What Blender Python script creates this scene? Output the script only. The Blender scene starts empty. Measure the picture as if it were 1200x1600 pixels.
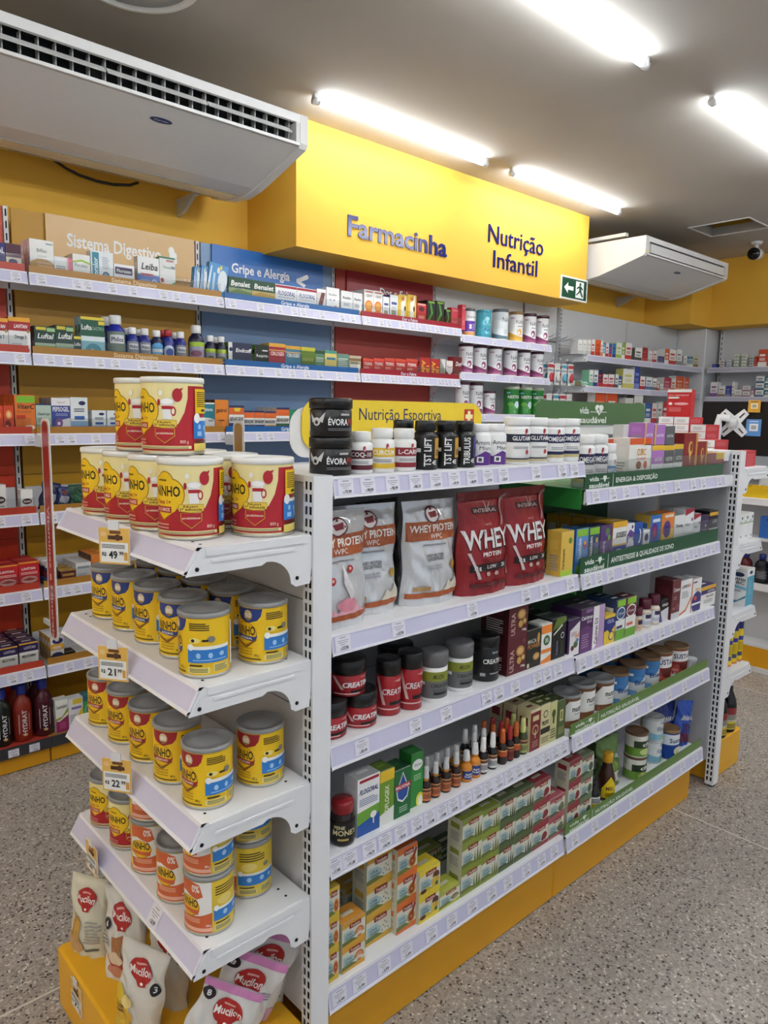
import bpy, bmesh, math, random
from mathutils import Vector, Matrix
random.seed(7)
S = bpy.context.scene; COL = S.collection
PI = math.pi
# ---------------------------------------------------------------- camera
def Vv(*a): return Vector(a)
yaw, pit, rol, FPX = 0.827340676, -0.139175217, 0.0185438713, 1144.23867
f = Vv(math.cos(yaw)*math.cos(pit), math.sin(yaw)*math.cos(pit), math.sin(pit))
r = Vv(math.sin(yaw), -math.cos(yaw), 0); u = r.cross(f)
c_, s_ = math.cos(rol), math.sin(rol)
r2 = c_*r + s_*u; u2 = -s_*r + c_*u
cam = bpy.data.cameras.new('camera'); cam.sensor_fit = 'VERTICAL'; cam.sensor_height = 36
cam.lens = FPX/1600*36; cam.clip_start = .02
co = bpy.data.objects.new('camera', cam); COL.objects.link(co)
co.matrix_world = Matrix(((r2.x, u2.x, -f.x, 0), (r2.y, u2.y, -f.y, 0), (r2.z, u2.z, -f.z, 1.58), (0, 0, 0, 1)))
S.camera = co
# ---------------------------------------------------------------- world, exposure
w = bpy.data.worlds.new('world'); S.world = w; w.use_nodes = True
bg = w.node_tree.nodes['Background']; bg.inputs[0].default_value = (.75, .85, 1, 1); bg.inputs[1].default_value = .3
vs = S.view_settings; vs.view_transform = 'Standard'; vs.look = 'None'; vs.gamma = 1; vs.use_curve_mapping = False
vs.exposure = 1.25
TUBE = 22.0
CEIL = 3.03
# ---------------------------------------------------------------- materials
def lin(h):
    o = []
    for i in (0, 2, 4):
        c = int(h[i:i+2], 16)/255
        o.append(c/12.92 if c <= .04045 else ((c+.055)/1.055)**2.4)
    return o
MATS = {}
def mat(h, k='card'):
    key = (h, k)
    if key in MATS: return MATS[key]
    m = bpy.data.materials.new('%s_%s' % (k, h.lower())); m.use_nodes = True
    nt = m.node_tree; N = nt.nodes; Lk = nt.links; b = N['Principled BSDF']
    rough, metal, var, scale = dict(card=(.42, 0, .05, 60), plastic=(.3, 0, .03, 40), gloss=(.16, 0, .03, 30), metal=(.32, .85, .06, 90),
        paint=(.4, 0, .03, 14), wall=(.72, 0, .04, 6), foil=(.16, .3, .05, 25), print=(.42, 0, .02, 50), hole=(.9, 0, 0, 5), bag=(.33, 0, .05, 20), ceil=(.85, 0, .04, 2)).get(k, (.45, 0, .03, 30))
    b.inputs['Roughness'].default_value = rough; b.inputs['Metallic'].default_value = metal
    l = lin(h)
    no = N.new('ShaderNodeTexNoise'); no.inputs['Scale'].default_value = scale; no.inputs['Detail'].default_value = 3
    tc = N.new('ShaderNodeTexCoord'); Lk.new(tc.outputs['Object'], no.inputs['Vector'])
    mx = N.new('ShaderNodeMix'); mx.data_type = 'RGBA'
    mx.inputs[6].default_value = (*[c*(1-var) for c in l], 1); mx.inputs[7].default_value = (*[min(1, c*(1+var)) for c in l], 1)
    Lk.new(no.outputs[0], mx.inputs[0]); Lk.new(mx.outputs[2], b.inputs['Base Color'])
    if k in ('bag', 'foil'):
        bp = N.new('ShaderNodeBump'); bp.inputs['Strength'].default_value = .4; bp.inputs['Distance'].default_value = .006
        n2 = N.new('ShaderNodeTexNoise'); n2.inputs['Scale'].default_value = 26; Lk.new(tc.outputs['Object'], n2.inputs['Vector'])
        Lk.new(n2.outputs[0], bp.inputs['Height']); Lk.new(bp.outputs[0], b.inputs['Normal'])
    MATS[key] = m
    return m
def emit(name, col, st):
    m = bpy.data.materials.new(name); m.use_nodes = True; nt = m.node_tree
    b = nt.nodes['Principled BSDF']; b.inputs['Base Color'].default_value = (.9, .9, .9, 1)
    b.inputs['Emission Color'].default_value = (*col, 1); b.inputs['Emission Strength'].default_value = st
    return m
def acrylic():
    if 'ac' in MATS: return MATS['ac']
    m = bpy.data.materials.new('clear_acrylic'); m.use_nodes = True; nt = m.node_tree; N = nt.nodes
    N.remove(N['Principled BSDF']); o = N['Material Output']
    t = N.new('ShaderNodeBsdfTransparent'); t.inputs[0].default_value = (.93, .94, .94, 1)
    g = N.new('ShaderNodeBsdfGlossy'); g.inputs['Roughness'].default_value = .08
    lw = N.new('ShaderNodeLayerWeight'); lw.inputs[0].default_value = .5
    fr = N.new('ShaderNodeMapRange'); fr.inputs[1].default_value = .3; fr.inputs[2].default_value = 1; fr.inputs[3].default_value = .03; fr.inputs[4].default_value = .3
    nt.links.new(lw.outputs[1], fr.inputs[0])
    x = N.new('ShaderNodeMixShader'); nt.links.new(fr.outputs[0], x.inputs[0]); nt.links.new(t.outputs[0], x.inputs[1]); nt.links.new(g.outputs[0], x.inputs[2])
    nt.links.new(x.outputs[0], o.inputs[0]); MATS['ac'] = m
    return m
def gel(h):
    key = ('gelm', h)
    if key in MATS: return MATS[key]
    m = bpy.data.materials.new('tinted_clear_plastic_'+h.lower()); m.use_nodes = True; b = m.node_tree.nodes['Principled BSDF']
    b.inputs['Base Color'].default_value = (*lin(h), 1); b.inputs['Roughness'].default_value = .12
    b.inputs['Transmission Weight'].default_value = .35; b.inputs['IOR'].default_value = 1.4
    MATS[key] = m
    return m
def floor_mat():
    m = bpy.data.materials.new('terrazzo'); m.use_nodes = True; nt = m.node_tree; N = nt.nodes; Lk = nt.links; b = N['Principled BSDF']
    tc = N.new('ShaderNodeTexCoord')
    v = N.new('ShaderNodeTexVoronoi'); v.inputs['Scale'].default_value = 150; Lk.new(tc.outputs['Object'], v.inputs['Vector'])
    rp = N.new('ShaderNodeValToRGB'); rp.color_ramp.interpolation = 'CONSTANT'
    e = rp.color_ramp.elements; e[0].position = 0; e[0].color = (.05, .042, .036, 1); e[1].position = .075; e[1].color = (.40, .36, .315, 1)
    for p, c in ((.3, (.47, .43, .385, 1)), (.5, (.34, .30, .265, 1)), (.64, (.52, .475, .425, 1)), (.76, (.22, .19, .165, 1)), (.82, (.74, .69, .62, 1)), (.89, (.40, .33, .275, 1))):
        q = e.new(p); q.color = c
    sp = N.new('ShaderNodeSeparateColor'); Lk.new(v.outputs['Color'], sp.inputs[0]); Lk.new(sp.outputs[0], rp.inputs[0])
    ve = N.new('ShaderNodeTexVoronoi'); ve.feature = 'DISTANCE_TO_EDGE'; ve.inputs['Scale'].default_value = 150; Lk.new(tc.outputs['Object'], ve.inputs['Vector'])
    mr = N.new('ShaderNodeMapRange'); mr.inputs[1].default_value = .0; mr.inputs[2].default_value = .09; Lk.new(ve.outputs[0], mr.inputs[0])
    mx = N.new('ShaderNodeMix'); mx.data_type = 'RGBA'; mx.inputs[6].default_value = (.44, .40, .355, 1)
    Lk.new(mr.outputs[0], mx.inputs[0]); Lk.new(rp.outputs[0], mx.inputs[7])
    n = N.new('ShaderNodeTexNoise'); n.inputs['Scale'].default_value = 3; Lk.new(tc.outputs['Object'], n.inputs['Vector'])
    m2 = N.new('ShaderNodeMix'); m2.data_type = 'RGBA'; m2.blend_type = 'MULTIPLY'; m2.inputs[0].default_value = .25
    Lk.new(mx.outputs[2], m2.inputs[6]); Lk.new(n.outputs[0], m2.inputs[7]); Lk.new(m2.outputs[2], b.inputs['Base Color'])
    b.inputs['Roughness'].default_value = .38
    return m
# ---------------------------------------------------------------- mesh helper
class MB:
    def __init__(s): s.v = []; s.f = []; s.m = []; s.mats = []; s.sm = []
    def mi(s, m):
        if isinstance(m, str): m = mat(m)
        if m not in s.mats: s.mats.append(m)
        return s.mats.index(m)
    def add(s, vs, fs, m, sm=False):
        o = len(s.v); s.v += [tuple(v) for v in vs]; i = s.mi(m)
        for q in fs: s.f.append([o+k for k in q]); s.m.append(i); s.sm.append(sm)
        return s
    def box(s, x0, x1, y0, y1, z0, z1, m):
        return s.add([(x0,y0,z0),(x1,y0,z0),(x1,y1,z0),(x0,y1,z0),(x0,y0,z1),(x1,y0,z1),(x1,y1,z1),(x0,y1,z1)],
            [(0,3,2,1),(4,5,6,7),(0,1,5,4),(1,2,6,5),(2,3,7,6),(3,0,4,7)], m)
    def bbox(s, x0, x1, y0, y1, z0, z1, m, b):
        # chamfered on the vertical and the top edges
        p = [(x0+b,y0),(x1-b,y0),(x1,y0+b),(x1,y1-b),(x1-b,y1),(x0+b,y1),(x0,y1-b),(x0,y0+b)]
        cx, cy = (x0+x1)/2, (y0+y1)/2
        q = [(x+(b if x < cx else -b), y+(b if y < cy else -b)) for x, y in p]
        vs = [(x,y,z0) for x,y in p]+[(x,y,z1-b) for x,y in p]+[(x,y,z1) for x,y in q]
        fs = [tuple(range(7,-1,-1)), tuple(range(16,24))]
        for k in range(2):
            for i in range(8): j=(i+1)%8; fs.append((k*8+i,k*8+j,k*8+8+j,k*8+8+i))
        return s.add(vs, fs, m)
    def lathe(s, prof, m, n=28, c=(0,0,0), cap=True, sx=1, sy=1):
        vs = []; fs = []
        for rr, z in prof:
            for i in range(n):
                a = 2*PI*i/n; vs.append((c[0]+sx*rr*math.cos(a), c[1]+sy*rr*math.sin(a), c[2]+z))
        for k in range(len(prof)-1):
            for i in range(n): j=(i+1)%n; fs.append((k*n+i,k*n+j,k*n+n+j,k*n+n+i))
        s.add(vs, fs, m, True)
        if cap:
            o = len(s.v)
            k = (len(prof)-1)*n
            s.add(vs[:n], [tuple(range(n-1,-1,-1))], m); s.add(vs[k:], [tuple(range(n))], m)
        return s
    def tube(s, pts, rad, m, n=8):
        pts = [Vector(p) for p in pts]; vs = []; fs = []
        for i, p in enumerate(pts):
            d = (pts[min(i+1,len(pts)-1)]-pts[max(i-1,0)]).normalized()
            a = d.orthogonal().normalized(); b = d.cross(a)
            if i: # keep frame steady
                a = (pa - d*pa.dot(d)).normalized(); b = d.cross(a)
            pa = a
            for k in range(n): t = 2*PI*k/n; vs.append(p+rad*(math.cos(t)*a+math.sin(t)*b))
        for i in range(len(pts)-1):
            for k in range(n): j=(k+1)%n; fs.append((i*n+k,i*n+j,i*n+n+j,i*n+n+k))
        fs += [tuple(range(n-1,-1,-1)), tuple(range((len(pts)-1)*n, len(pts)*n))]
        return s.add(vs, fs, m, True)
    def prism(s, poly, axis, a0, a1, m):
        # extrude a 2D polygon (counter-clockwise) along an axis: 'x' -> poly is (y,z), 'y' -> (x,z), 'z' -> (x,y)
        P = {'x': lambda p,a: (a,p[0],p[1]), 'y': lambda p,a: (p[0],a,p[1]), 'z': lambda p,a: (p[0],p[1],a)}[axis]
        n = len(poly); vs = [P(p,a0) for p in poly]+[P(p,a1) for p in poly]
        fs = [tuple(range(n-1,-1,-1)), tuple(range(n,2*n))]+[(i,(i+1)%n,n+(i+1)%n,n+i) for i in range(n)]
        if axis == 'y': fs = [q[::-1] for q in fs]
        return s.add(vs, fs, m)
    def mesh(s, name):
        me = bpy.data.meshes.new(name); me.from_pydata(s.v, [], s.f)
        for m in s.mats: me.materials.append(m)
        me.polygons.foreach_set('material_index', s.m); me.polygons.foreach_set('use_smooth', s.sm); me.update()
        return me
    def build(s, name, parent=None, loc=(0,0,0), rz=0):
        return link(name, s.mesh(name), parent, loc, rz)
def link(name, me, parent=None, loc=(0,0,0), rz=0):
    o = bpy.data.objects.new(name, me); COL.objects.link(o); o.location = loc; o.rotation_euler[2] = rz
    if parent: o.parent = parent
    return o
def thing(name, label, cat, loc=(0,0,0), rz=0, group=None, me=None):
    o = link(name, me, None, loc, rz); tag(o, label, cat, group); return o
def tag(o, label, cat, group=None):
    o['label'] = label; o['category'] = cat
    if group: o['group'] = group
def struct(o): o['kind'] = 'structure'; return o
def dup(o, loc, rz):
    n = o.copy(); COL.objects.link(n); n.location = loc; n.rotation_euler[2] = rz
    for ch in o.children:
        c = ch.copy(); COL.objects.link(c); c.parent = n
    return n
# ---------------------------------------------------------------- lettering: each glyph meshed once
GL = {}
CHARS = 'ABCDEFGHIJKLMNOPQRSTUVWXYZabcdefghijklmnopqrstuvwxyz0123456789$,.&%+-=ÉçãáéíóúÁÍÓÇÃªº'
def make_glyphs():
    tmp = []
    for bold in (0, 1):
        for ch in CHARS+'|':
            for suf in ('', '|'):
                cu = bpy.data.curves.new('g', 'FONT'); cu.body = ch+suf; cu.resolution_u = 2; cu.offset = .022*bold
                ob = bpy.data.objects.new('g', cu); COL.objects.link(ob); tmp.append((bold, ch, suf, ob))
    bpy.context.view_layer.update()
    dg = bpy.context.evaluated_depsgraph_get(); R = {}
    for b, ch, suf, ob in tmp:
        me = bpy.data.meshes.new_from_object(ob.evaluated_get(dg))
        R[b, ch, suf] = ([(v.co.x, v.co.y) for v in me.vertices], [tuple(p.vertices) for p in me.polygons])
        bpy.data.meshes.remove(me)
    for b, ch, suf, ob in tmp:
        cu = ob.data; bpy.data.objects.remove(ob); bpy.data.curves.remove(cu)
    for b in (0, 1):
        bar = R[b, '|', '']; bx = max(p[0] for p in bar[0])
        for ch in CHARS:
            adv = max(p[0] for p in R[b, ch, '|'][0])-bx
            GL[b, ch] = (*R[b, ch, ''], adv)
        GL[b, ' '] = ([], [], .28)
make_glyphs()
CAPH = max(p[1] for p in GL[0, 'H'][0])
def text2d(t, x0, y0, x1, y1, bold=0, it=0, rot=0):
    if rot: W, H = y1-y0, x1-x0
    else: W, H = x1-x0, y1-y0
    vs = []; fs = []; x = 0
    for ch in t:
        gv, gf, adv = GL.get((bold, ch), GL[bold, 'o']); o = len(vs)
        vs += [(a+x, b) for a, b in gv]; fs += [tuple(o+i for i in q) for q in gf]; x += adv
    lo = min(v[0] for v in vs); hi = max(v[0] for v in vs)
    kx = W/(hi-lo); ky = H/CAPH
    vs = [((a-lo)*kx+it*b*ky, b*ky) for a, b in vs]
    if rot == 1: vs = [(x1-b, y0+a) for a, b in vs]       # reads upwards
    elif rot == -1: vs = [(x0+b, y1-a) for a, b in vs]    # reads downwards
    else: vs = [(x0+a, y0+b) for a, b in vs]
    return vs, fs
def art(mb, prims, w, h, mp, stepu=0, stepv=0, base=.0004, dl=.00012):
    def clip(P):
        for ax, lim, sg in ((0, 0, 1), (0, w, -1), (1, 0, 1), (1, h, -1)):
            Q = []
            for i in range(len(P)):
                a, b = P[i-1], P[i]; da, db = sg*(a[ax]-lim), sg*(b[ax]-lim)
                if (da >= 0) != (db >= 0): t = da/(da-db); Q.append((a[0]+(b[0]-a[0])*t, a[1]+(b[1]-a[1])*t))
                if db >= 0: Q.append(b)
            P = Q
            if len(P) < 3: return None
        return P
    """flat print: prims in 0..1 face units, laid as thin layers by mp(x, y, lift)"""
    for n, p in enumerate(prims):
        k = p[0]; lay = []
        if k == 'R': a, b, c, d, col = p[1:6]; lay.append(([(a*w,b*h),(c*w,b*h),(c*w,d*h),(a*w,d*h)], [(0,1,2,3)], col))
        elif k == 'E':
            a, b, c, d, col = p[1:6]; nn = 20
            lay.append(([((a+c*math.cos(2*PI*i/nn))*w, (b+d*math.sin(2*PI*i/nn))*h) for i in range(nn)], [tuple(range(nn))], col))
        elif k == 'P': lay.append(([(x*w, y*h) for x, y in p[1]], [tuple(range(len(p[1])))], p[2]))
        elif k == 'T':
            t, a, b, c, d, col = p[1:7]; o = p[7] if len(p) > 7 else {}
            vs, fs = text2d(t, a*w, b*h, c*w, d*h, o.get('b', 0), o.get('i', 0), o.get('r', 0)); lay.append((vs, fs, col))
        elif k == 'L':
            a, b, c, d, nl, col = p[1:7]; dy = (d-b)/nl
            vs = []; fs = []
            for i in range(nl):
                e = c-(c-a)*(.0 if i % 3 else .18)*(i > 0); y = b+i*dy
                fs.append(tuple(range(len(vs), len(vs)+4))); vs += [(a*w,y*h),(e*w,y*h),(e*w,(y+dy*.5)*h),(a*w,(y+dy*.5)*h)]
            lay.append((vs, fs, col))
        if k in 'EP':
            q = clip(lay[0][0])
            if not q: continue
            lay = [(q, [tuple(range(len(q)))], lay[0][2])]
        for vs, fs, col in lay:
            if stepu or stepv:
                bm = bmesh.new(); B = [bm.verts.new((x, y, 0)) for x, y in vs]
                for q in fs:
                    try: bm.faces.new([B[i] for i in q])
                    except ValueError: pass
                for ax, st in ((0, stepu), (1, stepv)):
                    if not st: continue
                    lo = min(v[ax] for v in vs); hi = max(v[ax] for v in vs)
                    kk = math.floor(lo/st)+1
                    while kk*st < hi-1e-6:
                        pc = [0,0,0]; pc[ax] = kk*st; pn = [0,0,0]; pn[ax] = 1
                        bmesh.ops.bisect_plane(bm, geom=bm.verts[:]+bm.edges[:]+bm.faces[:], plane_co=pc, plane_no=pn, dist=1e-7); kk += 1
                bm.verts.index_update(); vs = [(v.co.x, v.co.y) for v in bm.verts]
                fs = [tuple(v.index for v in q.verts) for q in bm.faces]
                bm.free()
            lf = base+dl*n
            mb.add([mp(x, y, lf) for x, y in vs], fs, mat(col, 'print') if isinstance(col, str) else col)
    return mb
def cylmap(rad, wid, z0=0, ang=0):
    def mp(x, y, l):
        a = (x-wid/2)/rad+ang
        return ((rad+l)*math.sin(a), -(rad+l)*math.cos(a), z0+y)
    return mp
def flat(x0, yf, z0):   # faces -Y
    return lambda x, y, l: (x0+x, yf-l, z0+y)
# ================================================================ the room
YEL = 'EEB225'; WHT = 'E6E6E8'; STEEL = 'EAEBEE'; LILAC = 'CFCEE8'
X0, X1, Y0, YB = -3.6, 7.46, -3.4, 3.66
WYEL = mat('E6B440', 'wall'); WWHT = mat('E4E2DC', 'wall'); CEILM = mat('B9B5AE', 'ceil')
b = MB(); b.box(X0, X1, Y0, YB, -.08, 0, floor_mat()); fl = struct(b.build('floor'))
JM = mat('D9D5CC', 'paint')
for k in range(-2, 5):
    x = 1.155+1.6*k
    if X0 < x < X1: b = MB(); b.box(x-.003, x+.003, Y0, YB, 0, .0006, JM); b.build('joint_strip', fl)
for k in range(-3, 2):
    y = 1.908+1.6*k
    if Y0 < y < YB: b = MB(); b.box(X0, X1, y-.003, y+.003, 0, .0007, JM); b.build('joint_strip', fl)
HX0, HX1, HY0, HY1 = 5.77, 6.16, 2.37, 2.81   # open ceiling hatch
b = MB()
for a in ((X0, HX0, Y0, YB), (HX1, X1, Y0, YB), (HX0, HX1, Y0, HY0), (HX0, HX1, HY1, YB)): b.box(*a, CEIL, CEIL+.06, CEILM)
ce = struct(b.build('ceiling'))
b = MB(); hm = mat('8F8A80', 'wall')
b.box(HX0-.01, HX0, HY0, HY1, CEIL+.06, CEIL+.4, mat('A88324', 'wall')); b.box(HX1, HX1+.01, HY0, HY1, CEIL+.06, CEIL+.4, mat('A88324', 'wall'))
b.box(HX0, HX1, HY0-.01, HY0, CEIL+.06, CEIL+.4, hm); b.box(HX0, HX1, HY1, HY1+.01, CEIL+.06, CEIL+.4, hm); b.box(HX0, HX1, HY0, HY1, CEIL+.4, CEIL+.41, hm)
b.build('hatch_shaft', ce)
b = MB(); t = .012
for a in ((HX0-t, HX1+t, HY0-t, HY0), (HX0-t, HX1+t, HY1, HY1+t), (HX0-t, HX0, HY0, HY1), (HX1, HX1+t, HY0, HY1)): b.box(*a, CEIL-.006, CEIL, mat('E8E8E8', 'paint'))
b.build('hatch_frame', ce)
b = MB(); b.box(X0, X1, YB, YB+.1, 0, CEIL+.06, WYEL); struct(b.build('wall_back'))
b = MB(); b.box(X1, X1+.1, Y0, YB+.1, 0, CEIL+.06, WWHT); struct(b.build('wall_right'))
b = MB(); b.box(X0-.1, X0, Y0, YB+.1, 0, CEIL+.06, WWHT); struct(b.build('wall_left'))
b = MB()   # unseen shop front behind the camera: wide bare opening left to let daylight in
b.box(X0-.1, X1+.1, Y0-.1, Y0, 2.55, CEIL+.06, WWHT); b.box(X0-.1, -2.9, Y0-.1, Y0, 0, 2.55, WWHT); b.box(5.2, X1+.1, Y0-.1, Y0, 0, 2.55, WWHT)
struct(b.build('wall_front'))
b = MB(); b.box(2.295, 4.97, 3.2, YB, 2.402, CEIL, WYEL); struct(b.build('trim_1'))
b = MB(); b.box(6.71, X1, 3.2, YB, 2.41, CEIL, WYEL); b.box(7.12, X1, Y0, 3.2, 2.41, CEIL, WYEL); struct(b.build('trim_2'))
b = MB(); b.bbox(7.14, X1, 3.235, YB, 0, 2.409, mat('DADBDE', 'paint'), .006); struct(b.build('trim_3'))
# fascia lettering
NAVY = '1B2068'
for t, x0, x1, z0, z1, bo, nm in (('Farmacinha', 2.634, 3.421, 2.512, 2.615, 1, 'dark blue raised lettering reading Farmacinha on the yellow fascia'),
        ('Nutrição', 3.809, 4.405, 2.665, 2.776, 0, 'dark blue raised lettering reading Nutrição on the yellow fascia'),
        ('Infantil', 3.868, 4.346, 2.516, 2.622, 0, 'dark blue raised lettering reading Infantil on the yellow fascia')):
    vs, fs = text2d(t, 0, 0, x1-x0, z1-z0, bo)
    bm = bmesh.new(); V = [bm.verts.new((x, 0, y)) for x, y in vs]
    for q in fs:
        try: bm.faces.new([V[i] for i in q])
        except ValueError: pass
    g = bmesh.ops.extrude_face_region(bm, geom=bm.faces[:]); bmesh.ops.translate(bm, verts=[e for e in g['geom'] if isinstance(e, bmesh.types.BMVert)], vec=(0, -.006, 0))
    bmesh.ops.recalc_face_normals(bm, faces=bm.faces[:])
    me = bpy.data.meshes.new('fascia_lettering'); bm.to_mesh(me); bm.free(); me.materials.append(mat(NAVY, 'gloss'))
    o = link('fascia_lettering', me, None, (x0, 3.199, z0)); tag(o, nm, 'lettering')
# exit sign
th = thing('exit_sign', 'green emergency exit sign with white arrow and running figure on fascia', 'sign', (4.807, 3.199, 2.488))
b = MB(); b.box(-.172, .172, -.008, 0, -.082, .082, mat('E9ECE8', 'plastic')); b.build('sign_plate', th)
b = MB(); G = '0E4A33'
art(b, [('R', 0, 0, 1, 1, G), ('P', [(.08,.5),(.24,.78),(.24,.6),(.46,.6),(.46,.4),(.24,.4),(.24,.22)], 'F2F5F2'), ('R', .55, .08, .88, .92, 'F2F5F2'),
    ('E', .73, .79, .04, .08, G), ('P', [(.68,.70),(.76,.70),(.78,.45),(.70,.42)], G), ('P', [(.70,.45),(.78,.45),(.86,.2),(.82,.12)], G), ('P', [(.70,.48),(.74,.42),(.66,.28),(.57,.18),(.57,.24),(.64,.34)], G),
    ('P', [(.68,.70),(.70,.62),(.60,.52),(.58,.57)], G), ('P', [(.76,.70),(.85,.56),(.82,.5),(.75,.6)], G)], .32, .14, flat(-.16, -.0085, -.07))
b.build('pictogram', th)
# ================================================================ ceiling things
TM = emit('fluorescent_tube_glow', (.93, .97, 1.0), TUBE)
def tube_light(xc, y, lab):
    t = thing('tube_light', lab, 'lamp', (xc, y, CEIL), 0, 'tube lights on the ceiling')
    b = MB(); b.tube([(-.6, 0, -.03), (.6, 0, -.03)], .0135, TM, 12); b.build('glass_tube', t)
    for s in (-1, 1):
        b = MB(); b.tube([(s*.601, 0, -.03), (s*.628, 0, -.03)], .0175, mat('DCDCDC', 'plastic'), 12); b.box(s*.615-.012, s*.615+.012, -.012, .012, -.02, 0, mat('DCDCDC', 'plastic')); b.build('tube_socket', t)
        b = MB(); b.tube([(s*.6, 0, -.03), (s*.592, 0, -.03)], .0145, mat('B8B8B8', 'metal'), 12); b.build('end_cap', t)
TL = [(2.825, 2.93, 'glowing tube light above the left part of the yellow fascia'), (4.298, 2.925, 'glowing tube light above the right part of the yellow fascia'),
      (2.34, 1.68, 'glowing tube light cut off by the top edge of the photo'), (4.12, 1.645, 'glowing tube light at the right edge of the photo')]
for i, a in enumerate(TL): tube_light(*a)
OW = ('first', 'second', 'third', 'fourth', 'fifth', 'sixth')
for i, x in enumerate((-2.2, -.6, .9, 2.5, 4.1, 5.7)):
    for j, y in enumerate((.35, -.95)): tube_light(x, y, 'ceiling tube light outside the frame, %s row from the camera, %s along' % (OW[j], OW[i]))
for i, x in enumerate((-1.4, -2.9)): tube_light(x, 1.7, 'ceiling tube light left of the frame in line with gondola, %s one' % OW[i]); tube_light(x, 2.93, 'ceiling tube light left of the frame near the wall, %s one' % OW[i])
t = thing('ceiling_speaker', 'round white-rimmed ceiling speaker cut off by the top edge', 'speaker', (1.194, 2.603, CEIL))
b = MB(); b.lathe([(.217, 0), (.217, -.012), (.207, -.02), (.19, -.02), (.184, -.008)], mat('ECECEA', 'plastic'), 48, cap=False); b.build('rim', t)
b = MB(); b.lathe([(.186, -.004), (.184, -.01), (.12, -.014), (.03, -.016), (.001, -.016)], mat('B5B5B2', 'plastic'), 48, cap=False); b.build('grille', t)
t = thing('security_camera', 'white security camera with black lens on the ceiling', 'camera', (6.615, 2.629, CEIL), math.radians(-25))
b = MB(); b.lathe([(.045, 0), (.045, -.012), (.03, -.022)], mat('E8E8E8', 'plastic'), 20); b.tube([(0,0,-.02), (0,0,-.05), (-.02,-.01,-.075)], .016, mat('E8E8E8', 'plastic')); b.build('mount', t)
b = MB(); b.tube([(.07, .045, -.085), (-.05, -.032, -.105)], .047, mat('E8E8E8', 'plastic'), 20); b.build('housing', t)
b = MB(); b.tube([(-.05, -.032, -.105), (-.066, -.042, -.108)], .049, mat('151515', 'plastic'), 20); b.tube([(-.066, -.042, -.108), (-.069, -.044, -.1085)], .028, mat('050508', 'gloss'), 16); b.build('lens', t)
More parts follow.
